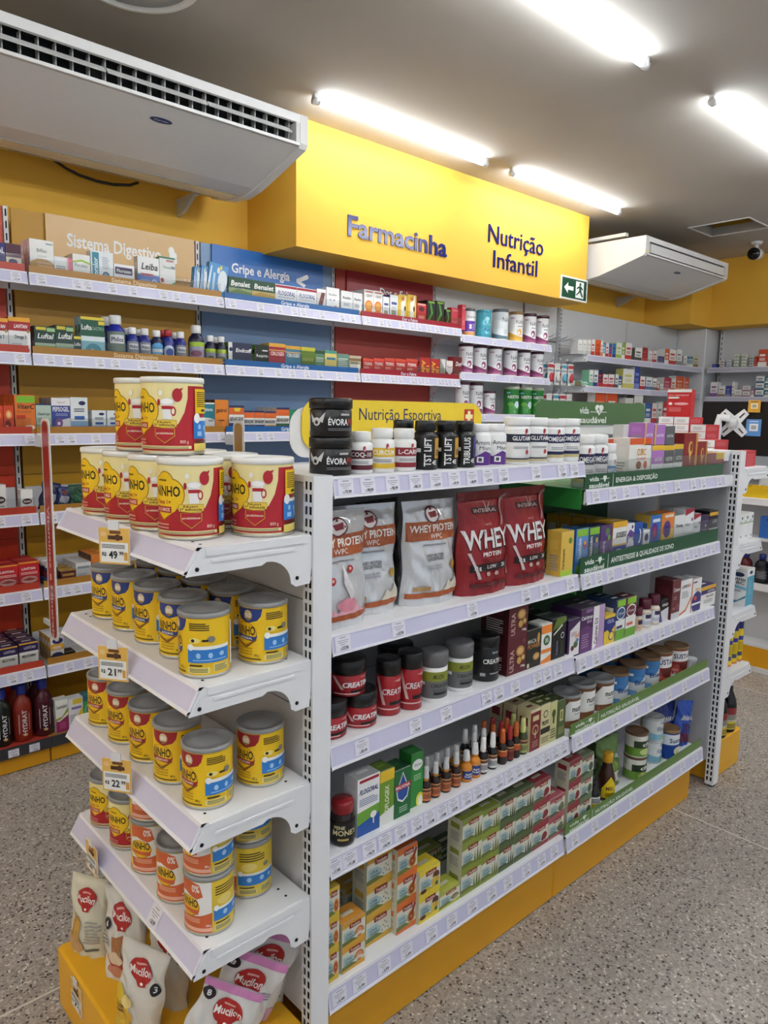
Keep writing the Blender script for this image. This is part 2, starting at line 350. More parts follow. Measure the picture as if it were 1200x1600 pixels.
# ================================================================ air conditioners
def ac(name, x0, x1, lab, bracket_x, fins=22, closed=False):
    L = x1-x0; WA = mat('DDDDDB', 'plastic'); DK = mat('17181A', 'hole')
    t = thing(name, lab, 'air conditioner', (x0, 0, 0))
    yf, yb, zt = 2.79, 3.57, 2.85
    pb = [(2.80, 2.722), (2.98, 2.668), (3.16, 2.617), (3.26, 2.602), (3.40, 2.612), (3.57, 2.655)]
    b = MB()
    b.prism([(yf+.18, zt-.02)]+[(yf+.18, 2.70)]+[(2.80, 2.722)]+pb[1:]+[(yb, zt)]+[(yf+.002, zt), (yf+.002, zt-.02)], 'x', .03, L-.03, WA)
    b.build('housing', t)
    b = MB()   # seam lines of the intake grille
    g = mat('8E8E8C', 'plastic')
    for y, z in ((3.262, 2.6005), (3.45, 2.6245)): b.box(.06, L-.06, y-.003, y+.003, z-.002, z+.002, g)
    for x in (L*.35, L*.68): b.prism([(3.262, 2.6005), (3.45, 2.6225), (3.45, 2.6255), (3.262, 2.6035)], 'x', x-.002, x+.002, g)
    b.build('intake_grille', t)
    for s, xa in ((0, -.012), (1, L-.03)):
        b = MB(); e = .042
        b.prism([(yf-.004, zt+.004), (yf-.004, 2.735), (2.80, 2.716)]+[(y, z-.006) for y, z in pb[1:]]+[(yb+.004, zt+.004)], 'x', xa, xa+e, mat('E2E2E0', 'plastic')); b.build('end_cover', t)
    b = MB(); b.box(.05, L-.05, yf+.062, yf+.13, 2.736, 2.829, DK); b.box(.05, L-.05, yf+.02, yf+.062, 2.8275, 2.829, DK); b.box(.05, L-.05, yf+.031, yf+.062, 2.7345, 2.7365, DK); b.build('outlet_recess', t)
    b = MB(); b.box(.03, L-.03, yf-.003, yf+.014, zt-.032, zt+.003, mat('EDEDEC', 'plastic')); b.box(.03, L-.03, yf-.003, yf+.03, 2.724, 2.736, mat('EDEDEC', 'plastic')); b.box(.03, .05, yf-.002, yf+.06, 2.736, zt-.032, mat('D9D9D8', 'plastic')); b.box(L-.05, L-.03, yf-.002, yf+.06, 2.736, zt-.032, mat('D9D9D8', 'plastic')); b.build('outlet_frame', t)
    if closed:
        b = MB(); b.prism([(yf-.006, 2.743), (yf+.004, 2.743), (yf+.006, 2.806), (yf-.003, 2.806)], 'x', .062, L-.062, mat('E6E6E4', 'plastic')); b.build('louvre_flap', t)
        b = MB(); b.box(.05, L-.05, yf+.012, yf+.02, 2.736, 2.8215, DK); b.build('outlet_shadow_gap', t)
    else:
        for i in range(fins):
            x = .065+(L-.13)*i/(fins-1)
            b = MB(); b.prism([(yf+.034, 2.7368), (yf+.0615, 2.7368), (yf+.0615, 2.827), (yf+.03, 2.827)], 'x', x-.002, x+.002, mat('B9B9B7', 'plastic')); b.build('fin', t)
        for i in range(3):
            a = .06+(L-.12)*i/3
            b = MB(); b.prism([(yf+.002, 2.773), (yf+.006, 2.770), (yf+.029, 2.790), (yf+.024, 2.794)], 'x', a, a+(L-.12)/3-.008, mat('E4E4E2', 'plastic')); b.build('louvre_blade', t)
    # maker's oval on the sloping front
    lx = L*.53 if not closed else L*.5; n = Vector((0, -.054, -.18)).normalized()
    b = MB(); P0 = Vector((lx, 2.885, 2.6965)); U = Vector((0, -.18, .054)).normalized()
    mp = lambda x, y, l: tuple(P0+Vector((x-.05, 0, 0))+U*(y-.018)+n*(l+.001))
    art(b, [('E', .5, .5, .5, .5, 'C8CAD0'), ('E', .5, .5, .47, .44, '1C2C63'), ('T', 'Carrier', .2, .36, .82, .62, 'E4E8F0', {'i': .25})], .10, .036, mp); b.build('badge', t)
    b = MB(); b.box(-.0125, .028, yf-.0045, yf-.002, 2.742, 2.75, mat('F2D21A', 'card')); b.build('yellow_sticker', t)
    for bx in bracket_x:
        b = MB(); b.box(bx-.012, bx+.012, yb-.12, YB, 2.618, 2.630, mat('C9C9C7', 'paint')); b.prism([(yb+.02, 2.56), (YB, 2.545), (YB, 2.618), (yb-.08, 2.618)], 'x', bx-.008, bx+.008, mat('C9C9C7', 'paint')); b.build('wall_bracket', t)
    b = MB(); b.box(.02, .06, yb-.6, yb, zt+.03, zt+.055, mat('E2E2E0', 'paint')); b.build('hanger_rail', t)
    return t
t = ac('air_conditioner', .70, 2.05, 'large white ceiling air conditioner with open louvres at upper left', (1.18,))
b = MB(); b.tube([(.54, 3.60, 2.67), (.60, 3.605, 2.645), (.66, 3.61, 2.63), (.74, 3.61, 2.621), (.82, 3.61, 2.622), (.90, 3.605, 2.635), (.94, 3.60, 2.655)], .007, mat('1A1A1A', 'plastic')); b.build('drain_hose', t)
ac('air_conditioner', 5.08, 6.45, 'smaller-looking white air conditioner with closed flap right of the fascia', (1.12,), closed=True)
# ================================================================ shelving
PRICE = {}
def price_label(txt, tilt, wd=.043, hd=.034):
    key = (txt, tilt, wd)
    if key in PRICE: return PRICE[key]
    b = MB(); mp = lambda x, y, l: (x-wd/2, -l-tilt*(hd/2-y), y-hd/2)
    art(b, [('R', 0, 0, 1, 1, 'E6E5F1'), ('R', .3, .84, .7, .89, '8A8A92'), ('R', .12, .66, .88, .70, '9A9AA2'), ('R', .18, .54, .8, .58, '9A9AA2'), ('R', .3, .42, .62, .46, 'A2A2AA'),
            ('T', 'R$', .28, .1, .37, .22, '4A4A50'), ('T', txt, .4, .1, .82, .30, '3A3A40', {'b': 1})], wd, hd, mp, 0, 0, .0012)
    PRICE[key] = b.mesh('price_label'); return PRICE[key]
def shelf(parent, x0, x1, yf, yb, z, sh=.045, tilt=.008, labels=(), lip=None, lh=.03, ac=None, col=STEEL, name='shelf', strip=LILAC):
    """yf: y of the strip's lower edge (front), z: top of the shelf"""
    b = MB(); m = mat(col, 'paint'); ft = yf+tilt
    b.box(x0, x1, ft+.002, yb, z-.004, z, m); b.box(x0, x1, ft+.002, ft+.012, z-sh, z-.004, m); b.box(x0, x1, yb-.01, yb, z-.04, z-.004, m)
    for i in range(1, 3): y = ft+(yb-ft)*i/3; b.box(x0+.01, x1-.01, y-.006, y+.006, z-.022, z-.004, m)
    o = b.build(name, parent)
    b = MB(); t = sh*.11
    P = lambda k: yf+tilt*(k/sh)      # front plane at height k above the lower edge
    b.prism([(P(t)-.001, z-sh+t), (P(t)+.003, z-sh+t), (P(sh-t)+.003, z-t), (P(sh-t)-.001, z-t)][::-1], 'x', x0+.001, x1-.001, mat(strip, 'plastic'))
    b.prism([(yf-.003, z-sh), (yf+.004, z-sh), (P(t)+.004, z-sh+t), (P(t)-.003, z-sh+t)][::-1], 'x', x0, x1, mat('EDEDF4', 'plastic'))
    b.prism([(P(sh-t)-.003, z-t), (P(sh-t)+.004, z-t), (P(sh)+.004, z+.001), (P(sh)-.003, z+.001)][::-1], 'x', x0, x1, mat('EDEDF4', 'plastic'))
    for xe in (x0, x1-.002): b.prism([(yf-.004, z-sh-.001), (yf+.01, z-sh-.001), (P(sh)+.008, z+.0015), (P(sh)-.004, z+.0015)][::-1], 'x', xe, xe+.002, mat('EDEDF4', 'plastic'))
    b.build('price_strip', o)
    for x, txt in labels: link('price_label', price_label(txt, tilt/sh), o, (x, yf+tilt/2-.0012, z-sh/2))
    if lip:
        c, prims = lip
        b = MB(); b.box(x0+.004, x1-.004, ft+.004, ft+.007, z, z+lh, mat(c, 'plastic'))
        if prims: art(b, prims, x1-x0, lh, flat(x0, ft+.004, z), 0, 0)
        b.build('front_lip', o)
    if ac:
        b = MB(); b.box(x0+.006, x1-.006, ft+.0075, ft+.0095, z+.001, z+ac, acrylic()); b.build('acrylic_guard', o)
    return o
def upright(parent, x0, x1, y0, y1, z0, z1, cols, pitch=.026, sw=.0075, sl=.017, col=STEEL):
    """steel post whose -Y face carries real slots in columns"""
    b = MB(); m = mat(col, 'paint'); xs = [x0]
    for c in cols: xs += [c-sw/2, c+sw/2]
    xs.append(x1)
    q = lambda a, c, d, e: b.add([(a, y0, d), (c, y0, d), (c, y0, e), (a, y0, e)], [(0, 1, 2, 3)], m)
    for i in range(0, len(xs), 2): q(xs[i], xs[i+1], z0, z1)
    n = int((z1-z0-.02)/pitch)
    for c in cols:
        z = z0
        for k in range(n):
            zs = z1-.012-(n-k)*pitch+(pitch-sl)
            q(c-sw/2, c+sw/2, z, zs); z = zs+sl
        q(c-sw/2, c+sw/2, z, z1)
    b.add([(x0,y0,z0),(x1,y0,z0),(x1,y1,z0),(x0,y1,z0),(x0,y0,z1),(x1,y0,z1),(x1,y1,z1),(x0,y1,z1)], [(0,3,2,1),(4,5,6,7),(1,2,6,5),(2,3,7,6),(3,0,4,7)], m)
    b.add([(x0+.002,y0+.006,z0),(x1-.002,y0+.006,z0),(x1-.002,y0+.006,z1),(x0+.002,y0+.006,z1)], [(0,1,2,3)], mat('101012', 'hole'))
    return b.build('upright', parent)
def bracket(parent, x, yf, yb, z, sh, th=.003, name='shelf_bracket'):
    """steel end bracket: sloping front, straight lower edge, arched drop at the back"""
    m = mat(STEEL, 'paint'); D = yb-yf
    p = [(yf, z-sh-.004), (yf+D*.57, z-sh-.003)]
    p += [(yf+D*.57+.012, z-sh+.003)]
    for i in range(9): a = PI*.5*(1-i/8); p.append((yf+D*.62+.075*(1-math.sin(a))*1.0+.0, z-sh-.052+.055*math.sin(a)*1.0) if False else (yf+D*(.62+.2*math.cos(a)), z-sh-.05+.053*math.sin(a)))
    p += [(yf+D*.86, z-sh-.058), (yb-.004, z-sh-.056), (yb, z-sh-.02), (yb, z-.002), (yf+.03, z-.002)]
    b = MB(); n = len(p)
    b.prism(p, 'x', x-th/2, x+th/2, m)
    b.box(x-th/2-.0025, x+th/2+.0025, yf+D*.18, yb-D*.16, z-sh*.62, z-sh*.5, m)
    b.box(x-th/2-.0025, x+th/2+.0025, yf+.04, yb-.02, z-.016, z-.001, m)
    hm = mat('151515', 'hole')
    for yy, zz in ((yf+.022, z-sh+.008), (yf+D*.87, z-sh-.04)): b.tube([(x-th/2-.0012, yy, zz), (x+th/2+.0012, yy, zz)], .0042, hm, 10)
    return b.build(name, parent)
def plinth(parent, x0, x1, y0, y1, z, col='DC9E16'):
    b = MB(); b.bbox(x0, x1, y0, y1, 0.004, z, mat(col, 'paint'), .004); return b.build('plinth', parent)
rp = lambda: random.choice(['12,99','16,90','18,99','21,99','24,90','27,50','32,99','36,90','41,99','45,80','52,99','58,90','63,99','74,90'])
# ---- aisle gondola, near bay
TH = {}
t = TH['near'] = thing('gondola_bay', 'near bay of the white aisle shelving with grey back panel', 'shelving', (0, 0, 0), 0, 'aisle shelving bays')
YC = 1.525
b = MB()
b.box(.958, 1.915, YC, YC+.02, .10, 1.44, mat('C4C5C9', 'paint')); b.build('back_panel', t)
plinth(t, .958, 1.916, 1.235, YC+.35, .172)
SX0, SX1 = .9585, 1.9135
def lab(xs, pr): return [(x+.02, p) for x, p in zip(xs, pr)]
shelf(t, SX0, SX1, 1.2, YC, 1.437, .045, labels=lab([.973,1.036,1.11,1.184,1.252,1.317,1.383,1.445,1.509,1.653,1.778,1.84], ['79,99','99,99','98,99','80,10','64,99','49,99','68,99','47,99','29,99','94,99','72,99','79,99']))
shelf(t, SX0, SX1, 1.2, YC, 1.092, .046, labels=lab([.97,1.139,1.403,1.632,1.719,1.851], ['127,90','127,90','127,90','159,99','159,99','21,99']))
shelf(t, SX0, SX1, 1.2, YC, .837, .054, labels=lab([1.03,1.204,1.315,1.476,1.528,1.601,1.706,1.755,1.81], ['89,99','74,99','61,29','49,99','69,99','99,99','49,49','44,90','39,99']))
shelf(t, SX0, SX1, 1.2, YC, .57, .052, labels=lab([.953,.998,1.058,1.109,1.162,1.218,1.265,1.31,1.355,1.407,1.454,1.5,1.544,1.593,1.637,1.68,1.725,1.77,1.818,1.863], ['27,88','41,88','44,19','16,99','28,40','36,28','15,88','19,88','12,99']+[rp() for k in range(12)]))
shelf(t, SX0, SX1, 1.2, YC, .234, .058, labels=lab([.971,1.034,1.115,1.192,1.285,1.364,1.45,1.534,1.609,1.698,1.776,1.843], ['3,99']*12))
# ---- aisle gondola, far bay
t = TH['far'] = thing('gondola_bay', 'far bay of the aisle shelving with green back panel and green lips', 'shelving', (0, 0, 0), 0, 'aisle shelving bays')
b = MB(); b.box(1.92, 3.0, YC, YC+.02, .10, 1.38, mat('C4C5C9', 'paint')); b.build('back_panel', t)
b = MB(); b.box(1.921, 2.60, YC-.006, YC-.001, .62, 1.34, mat('0F4A1E', 'paint')); b.build('green_back_panel', t)
plinth(t, 1.919, 2.89, 1.235, YC+.35, .168)
BX0, BX1 = 1.93, 2.915; DG = '1B5233'; OG = '5C8038'
heart = lambda x, y, s, c: [('E', x-.0045*s, y, .006*s, .13*s, c), ('E', x+.0045*s, y, .006*s, .13*s, c), ('P', [(x-.0098*s, y-.05*s), (x, y-.34*s), (x+.0098*s, y-.05*s)], c)]
def vida(txt, x1, c2):
    W_ = 'EAF2EA'
    return [('T', 'vida', .03, .52, .085, .82, W_, {'b': 1}), ('T', 'saudável', .03, .08, .145, .38, W_, {'b': 1}), ('R', .09, .62, .145, .66, W_)]+heart(.118, .72, 1, W_)+[('R', .166, .06, .1685, .92, W_), ('T', txt, .185, .3, x1, .62, W_, {'b': 1})]
shelf(t, BX0, BX1, 1.2, YC, 1.35, .044, labels=lab([1.964,2.063,2.144,2.245,2.389,2.496,2.62,2.70,2.84], [rp() for k in range(9)]), lip=(DG, vida('ENERGIA & DISPOSIÇÃO', .46, DG)), lh=.046, ac=.085, col='3C7A45')
shelf(t, BX0, BX1, 1.2, YC, 1.087, .045, labels=lab([1.945,2.01,2.08,2.17,2.28,2.34,2.42,2.52,2.61,2.68,2.75,2.83], [rp() for k in range(12)]), lip=(DG, vida('ANTIESTRESSE & QUALIDADE DE SONO', .62, DG)), lh=.052, ac=.092, col='3C7A45')
shelf(t, BX0, BX1, 1.2, YC, .822, .047, labels=lab([1.945,2.02,2.09,2.16,2.24,2.31,2.38,2.46,2.54,2.63,2.72,2.83], [rp() for k in range(12)]))
shelf(t, BX0, BX1, 1.2, YC, .565, .050, labels=lab([1.95,2.05,2.17,2.30,2.41,2.55,2.68,2.82], [rp() for k in range(8)]), lip=(OG, vida('NUTRIÇÃO SAUDÁVEL', .44, OG)), lh=.036)
shelf(t, BX0, BX1, 1.2, YC, .224, .054, labels=lab([1.96,2.08,2.2,2.33,2.46,2.6,2.72,2.83], [rp() for k in range(8)]), lip=(OG, vida('NUTRIÇÃO SAUDÁVEL', .44, OG)), lh=.036)
for z in (1.35, 1.087): 
    b = MB(); b.box(1.9235, 1.9265, 1.215, YC, z-.06, z+.002, mat('2F8A3C', 'paint')); b.build('green_bracket', t)
# rear face of the gondola (other aisle): same shelving, shown only by its top edge
for nm, xa, xb in (('near', .9585, 1.9135), ('far', 1.93, 2.915)):
    for z in (1.06, .8, .53, .23): 
        b = MB(); b.box(xa, xb, YC+.021, YC+.34, z-.03, z, mat(STEEL, 'paint')); b.build('rear_shelf', TH[nm])
# ---- end units of the gondola
def end_unit(key, lab_, loc, rz, shelves, fr, base, labels):
    t = TH[key] = thing('end_shelving', lab_, 'shelving', loc, rz)
    for s in (-1, 1):
        xa, xb = sorted((s*.307, s*.3425)); c = (xa+xb)/2
        upright(t, xa, xb, 0 if key == 'end' else .0, .05, .012, 1.441, (c-.0075, c+.0075))
        b = MB(); b.lathe([(.016, 0), (.016, .006), (.008, .007), (.008, .013)], mat('1A1A1A', 'plastic'), 12, (c, .025, 0)); b.build('levelling_foot', t)
    zz = [.17, .42, .67, .92, 1.17, 1.425]
    for a, c in zip(zz, zz[1:]):
        b = MB(); b.box(-.305, .305, .012, .03, a+.0015, c-.0015, mat('DCDCE0', 'paint')); b.build('back_panel', t)
    b = MB(); b.box(-.306, .306, .004, .046, 1.426, 1.441, mat(STEEL, 'paint')); b.tube([(-.1, .025, 1.44), (-.1, .0, 1.452), (-.1, -.05, 1.452)], .0035, mat('E0E0E0', 'metal')); b.tube([(.05, .025, 1.44), (.05, .0, 1.452), (.05, -.06, 1.452)], .0035, mat('E0E0E0', 'metal')); b.build('top_rail', t)
    for z, lb in zip(shelves, labels):
        o = shelf(t, -.333, .333, -fr, -.001, z, .047, .028, lb)
        for s in (-1, 1): bracket(o, s*.336, -fr, -.001, z, .047)
        b = MB()
        for yy in (-fr+.05, -.04):
            for xx in (-.3, -.27, .27, .3): b.lathe([(.0032, .0), (.0032, .0006)], mat('202022', 'hole'), 10, (xx, yy, z))
        b.build('rivet_holes', o)
    b = MB(); b.bbox(-.312, .325, -base, 0, .004, .168, mat(YEL, 'paint'), .006); b.build('plinth', t)
    return t
end_unit('end', 'white end-cap shelving with yellow plinth stacked with milk tins', (.906, 1.5425, 0), -PI/2, (1.32, 1.05, .772, .50), .286, .341, ((), (), (), [(.14, '26,99')]))
end_unit('end2', 'far end-cap shelving of the gondola beside the checkout counter', (3.09, 1.5425, 0), PI/2, (1.368, 1.05, .752, .49), .282, .29, ((), (), (), ()))
# the far end unit's frame faces this way too: slots and inner panel
t = TH['end2']; xa, xb = -.3425, -.307
b = MB(); b.box(-.305, .305, .045, .06, .12, 1.42, mat('B9BABF', 'paint')); b.build('inner_panel', t)
b = MB(); m = mat('101012', 'hole')
for k in range(54):
    for c in (-.3325, -.3165): b.box(c-.0036, c+.0036, .0496, .0506, .03+k*.026, .03+k*.026+.017, m)
b.build('slot_row', t)
b = MB(); b.box(-.30, .30, .05, .16, 1.40, 1.441, mat(STEEL, 'paint')); b.box(-.32, -.30, .05, .13, 1.30, 1.345, mat(STEEL, 'paint')); b.build('cross_beam', t)
# ---- topper signs
def rrect(x0, x1, z0, z1, rr, n=6):
    p = []
    for cx, cz, a0 in ((x1-rr, z0+rr, -90), (x1-rr, z1-rr, 0), (x0+rr, z1-rr, 90), (x0+rr, z0+rr, 180)):
        for i in range(n+1): a = math.radians(a0+90*i/n); p.append((cx+rr*math.cos(a), cz+rr*math.sin(a)))
    return p
t = thing('topper_sign', 'yellow Nutrição Esportiva sign board on top of near aisle bay', 'sign', (0, 1.54, 0))
b = MB(); b.prism(rrect(1.122, 1.83, 1.47, 1.604, .05), 'y', -.004, 0, mat('EFD03C', 'plastic'))
art(b, [('T', 'Nutrição Esportiva', .27, .60, .732, .84, '1D2460'), ('R', .88, .52, .945, .86, 'C8402A'), ('R', .903, .56, .922, .82, 'F6E9B0'), ('R', .888, .64, .937, .74, 'F6E9B0')], .708, .134, flat(1.122, -.004, 1.47)); b.build('sign_face', t)
b = MB(); b.prism(rrect(1.09, 1.80, 1.452, 1.582, .05), 'y', .004, .008, mat('E9E9EA', 'plastic')); b.build('backing_board', t)
b = MB(); b.box(1.25, 1.27, .009, .014, 1.42, 1.56, mat(STEEL, 'paint')); b.box(1.65, 1.67, .009, .014, 1.42, 1.56, mat(STEEL, 'paint')); b.build('support_post', t)
t = thing('topper_sign', 'green vida saudável sign board on top of far aisle bay', 'sign', (0, 1.54, 0))
b = MB(); b.prism(rrect(2.12, 2.875, 1.535, 1.622, .03), 'y', -.004, 0, mat('4E7347', 'plastic'))
W_ = 'F0F4EE'
art(b, [('T', 'vida', .357, .5, .44, .78, W_, {'b': 1}), ('T', 'saudável', .357, .1, .605, .36, W_, {'b': 1}), ('R', .45, .56, .605, .59, W_), ('E', .517, .76, .022, .13, W_), ('E', .551, .76, .022, .13, W_), ('P', [(.496, .72), (.534, .42), (.572, .72)], W_), ('P', [(.514, .66), (.53, .8), (.538, .58), (.552, .68), (.538, .5), (.528, .66)], '4E7347')], .755, .087, flat(2.12, -.004, 1.535)); b.build('sign_face', t)
b = MB(); b.box(2.12, 2.86, .003, .007, 1.50, 1.532, mat('ECECEE', 'plastic')); b.build('backing_board', t)
b = MB(); b.box(2.3, 2.32, .008, .013, 1.42, 1.58, mat(STEEL, 'paint')); b.box(2.68, 2.70, .008, .013, 1.42, 1.58, mat(STEEL, 'paint')); b.build('support_post', t)
# ---- wall bays
def wall_bay(key, lab_, x0, x1, col, zs, lipc, liptxt, liph=.03, guard=.066, toptxt=None, nl=8, kick='DC9E16', post=True, strip=LILAC, top=2.41):
    t = TH[key] = thing('wall_shelving', lab_, 'shelving', (0, 0, 0))
    b = MB(); yb = 3.52
    pm = mat(col, 'paint'); n = 8
    zz = [.11+(top-.11)*i/n for i in range(n+1)]
    for a, c in zip(zz, zz[1:]): bb = MB(); bb.box(x0+.022, x1-.012, yb, yb+.012, a+.001, c-.001, pm); bb.build('back_panel', t)
    if post: upright(t, x0-.009, x0+.009, yb-.006, yb+.03, 0, top, (x0,), .05, .006, .03, 'D5D5D7')
    for i, z in enumerate(zs):
        lb = []
        if nl: lb = [(x0+.07+(x1-x0-.12)*(k+random.uniform(-.3, .3))/(nl-1), rp()) for k in range(nl)]
        lip = None
        if lipc: lip = (lipc, [('T', liptxt, .385, .2, .385+.0138*len(liptxt), .78, 'E2C79C' if lipc == 'A9782F' else 'D5DCE8', {'b': 1})] if liptxt and i < 3 else [])
        if z < .15:
            b = MB(); b.box(x0, x1, 3.235, yb, z-.03, z, mat('B7402E' if key == 'orange' else (lipc or STEEL), 'paint')); b.box(x0, x1, 3.225, 3.236, z-.035, z+.012, mat('35353A' if lipc else STEEL, 'plastic')); o = b.build('base_deck', t)
            for x, p in lb: link('price_label', price_label(p, 0), o, (x, 3.224, z-.012))
        else:
            shelf(t, x0+.003, x1-.003, 3.25, yb, z, .049, .01, lb, lip, liph, guard if lipc else None, strip=strip)
            if z < 1.3 and key in ('orange', 'tan'):
                b = MB(); b.box(x0+.02, x1-.02, yb-.02, yb-.012, z, z+.09, mat('CFCFD2', 'paint')); b.build('rear_stop', t)
    b = MB(); b.bbox(x0+.002, x1-.002, 3.25, yb, .004, .078, mat(kick, 'paint'), .003); b.build('plinth', t)
    if toptxt: toptxt(t)
    return t
ZS = (2.106, 1.783, 1.452, 1.117, .788, .44, .112)
def header(x0, x1, z0, z1, col, prims):
    def f(t):
        b = MB(); b.box(x0, x1, 3.508, 3.513, z0, z1, mat(col, 'plastic')); art(b, prims, x1-x0, z1-z0, flat(x0, 3.508, z0)); b.build('header_board', t)
    return f
WT = 'F4F4F2'
wall_bay('orange', 'orange-backed wall shelving bay at the left edge', .10, 1.003, 'C83A1C', ZS, 'B7402E', '', nl=9, post=True)
wall_bay('tan', 'tan wall shelving bay headed Sistema Digestivo', 1.005, 1.904, 'C08E16', ZS, 'A9782F', 'Sistema Digestivo', nl=9,
    toptxt=header(1.165, 1.886, 2.2, 2.41, 'D9B277', [('T', 'Sistema Digestivo', .125, .40, .75, .66, WT, {'b': 1}), ('E', .825, .66, .022, .09, WT), ('E', .845, .56, .02, .08, WT), ('R', .81, .35, .83, .62, WT), ('R', .83, .38, .865, .5, WT)]))
wall_bay('blue', 'blue wall shelving bay headed Gripe e Alergia', 1.906, 2.788, '7A98BE', ZS, '1F5F9E', 'Gripe e Alergia', nl=8,
    toptxt=header(1.985, 2.707, 2.2, 2.41, '2E6FBE', [('T', 'Gripe e Alergia', .16, .40, .675, .62, WT, {'b': 1}), ('P', [(.75,.50),(.83,.62),(.845,.52),(.765,.40)], WT), ('E', .838, .57, .018, .06, WT), ('P', [(.75,.48),(.83,.36),(.815,.28),(.735,.40)], WT), ('E', .757, .45, .02, .06, WT)]))
wall_bay('red', 'red wall shelving bay headed Dor e Febre under the fascia', 2.79, 3.648, 'AE423C', ZS, '9E1F33', 'Dor e Febre', nl=10,
    toptxt=header(2.89, 3.631, 2.2, 2.41, '9E2A3A', [('T', 'Dor e Febre', .36, .42, .78, .62, WT, {'b': 1})]))
wall_bay('milk', 'white wall shelving bay holding tins of baby milk', 3.65, 4.645, 'D3D5D8', (2.071, 1.83, 1.56, 1.25, .9, .5, .112), None, '', nl=5)
# bracket face seen where the red bay's shelves end
for z in (2.106, 1.783): bracket(TH['red'], 3.644, 3.25, 3.52, z, .049)
# peg panel with hooks
t = TH['peg'] = thing('peg_panel', 'narrow white hook panel between baby milk and white corner bays', 'shelving', (0, 0, 0))
for i in range(8):
    b = MB(); b.box(4.66, 5.085, 3.52, 3.532, .11+.2875*i+.001, .11+.2875*(i+1)-.001, mat('D3D5D8', 'paint')); b.build('back_panel', t)
upright(t, 5.078, 5.108, 3.49, 3.515, 0, 2.41, (5.086, 5.099), .03, .006, .018, 'C9CACD')
b = MB(); b.bbox(4.647, 5.11, 3.25, 3.52, .004, .078, mat(YEL, 'paint'), .003); b.build('plinth', t)
HOOKS = []
for z in (2.14, 1.95, 1.72):
    for x in (4.72, 4.81, 4.90, 4.99):
        b = MB(); b.tube([(x, 3.52, z), (x, 3.38, z-.005), (x, 3.30, z+.01), (x, 3.28, z+.035)], .0035, mat('C8C8C8', 'metal')); b.build('hook', t); HOOKS.append((x, z))
    b = MB(); b.box(4.66, 5.085, 3.515, 3.521, z-.006, z+.006, mat('8F9094', 'metal')); b.build('hook_bar', t)
wall_bay('wa', 'left white corner bay under the far yellow wall', 5.127, 6.160, 'CFD2D6', (2.036, 1.794, 1.50, 1.2, .85, .45, .112), None, '', nl=0, strip='C4C5DA')
wall_bay('wb', 'right white corner bay beside the far corner column', 6.162, 7.137, 'CFD2D6', (2.036, 1.794, 1.50, 1.2, .85, .45, .112), None, '', nl=0, strip='C4C5DA')
for z in (2.036, 1.794): bracket(TH['wa'], 5.13, 3.25, 3.52, z, .049)
# right-hand bays face -X
for nm, ya, yb_, lb_ in (('qa', 2.25, 3.2, 'white wall bay right of the corner column'), ('qb', 1.28, 2.248, 'white wall bay at the right edge of the photo')):
    t = TH[nm] = thing('wall_shelving', lb_, 'shelving', (7.44, (ya+yb_)/2, 0), -PI/2)
    W2 = (yb_-ya)/2
    for i in range(8): b = MB(); b.box(-W2+.016, W2-.014, -.05, -.04, .11+.2875*i+.001, .11+.2875*(i+1)-.001, mat('CFD2D6', 'paint')); b.build('back_panel', t)
    upright(t, -W2, -W2+.03, -.06, -.02, 0, 2.405, (-W2+.015,), .05, .007, .03, 'D5D5D7')
    for z in (2.032, 1.758, 1.45, 1.1, .7, .3): shelf(t, -W2+.003, W2-.003, -.31, -.05, z, .045, .01, strip='B9BACB')
# ---- blades that stick out between bays
for x, c, z0, z1, txt, lb_ in ((1.004, 'B03A2C', .59, 1.52, 'Vitaminas e Minerais', 'tall narrow red aisle blade reading Vitaminas e Minerais'), (1.905, 'B98A4A', .95, 1.512, 'Sistema Digestivo', 'tall narrow tan aisle blade between tan and blue bays')):
    t = thing('aisle_blade', lb_, 'sign', (x, 3.13, z0))
    b = MB(); b.prism(rrect(-.05, .05, 0, z1-z0, .03), 'x', -.002, .002, mat('E8E6E2', 'plastic')); b.build('board', t)
    b = MB(); mp = lambda px, py, l: (-.002-l, .042-px, .01+py)
    b.prism(rrect(-.034, .036, .012, z1-z0-.012, .026), 'x', -.0032, -.0021, mat(c, 'plastic'))
    if txt[0] == 'V': art(b, [('T', txt, .36, .0, .66, .62, 'F0D8D0', {'r': -1, 'b': 1})], .084, z1-z0-.02, mp, 0, 0, .0016)
    b.build('blade_face', t)
    b = MB(); b.box(-.006, .006, .05, .118, .05, .07, mat('D8D8D8', 'plastic')); b.box(-.006, .006, .05, .118, z1-z0-.12, z1-z0-.07, mat('D8D8D8', 'plastic')); b.build('clip', t)
# ================================================================ goods: labels are worked out per shelf at the end
ITEMS = []      # (object, description, place, x, y, level, category)
ORD = ['first','second','third','fourth','fifth','sixth','seventh','eighth','ninth','tenth','eleventh','twelfth']
def reg(o, desc, where, cat, x, y, lev, group): ITEMS.append((o, desc, where, cat, x, y, lev, group))
BK = '17171A'; WH = 'F1F1EF'; GR = '8B8B8B'
T_ = lambda t, x0, y0, x1, y1, c, **k: ('T', t, x0, y0, x1, y1, c, k)
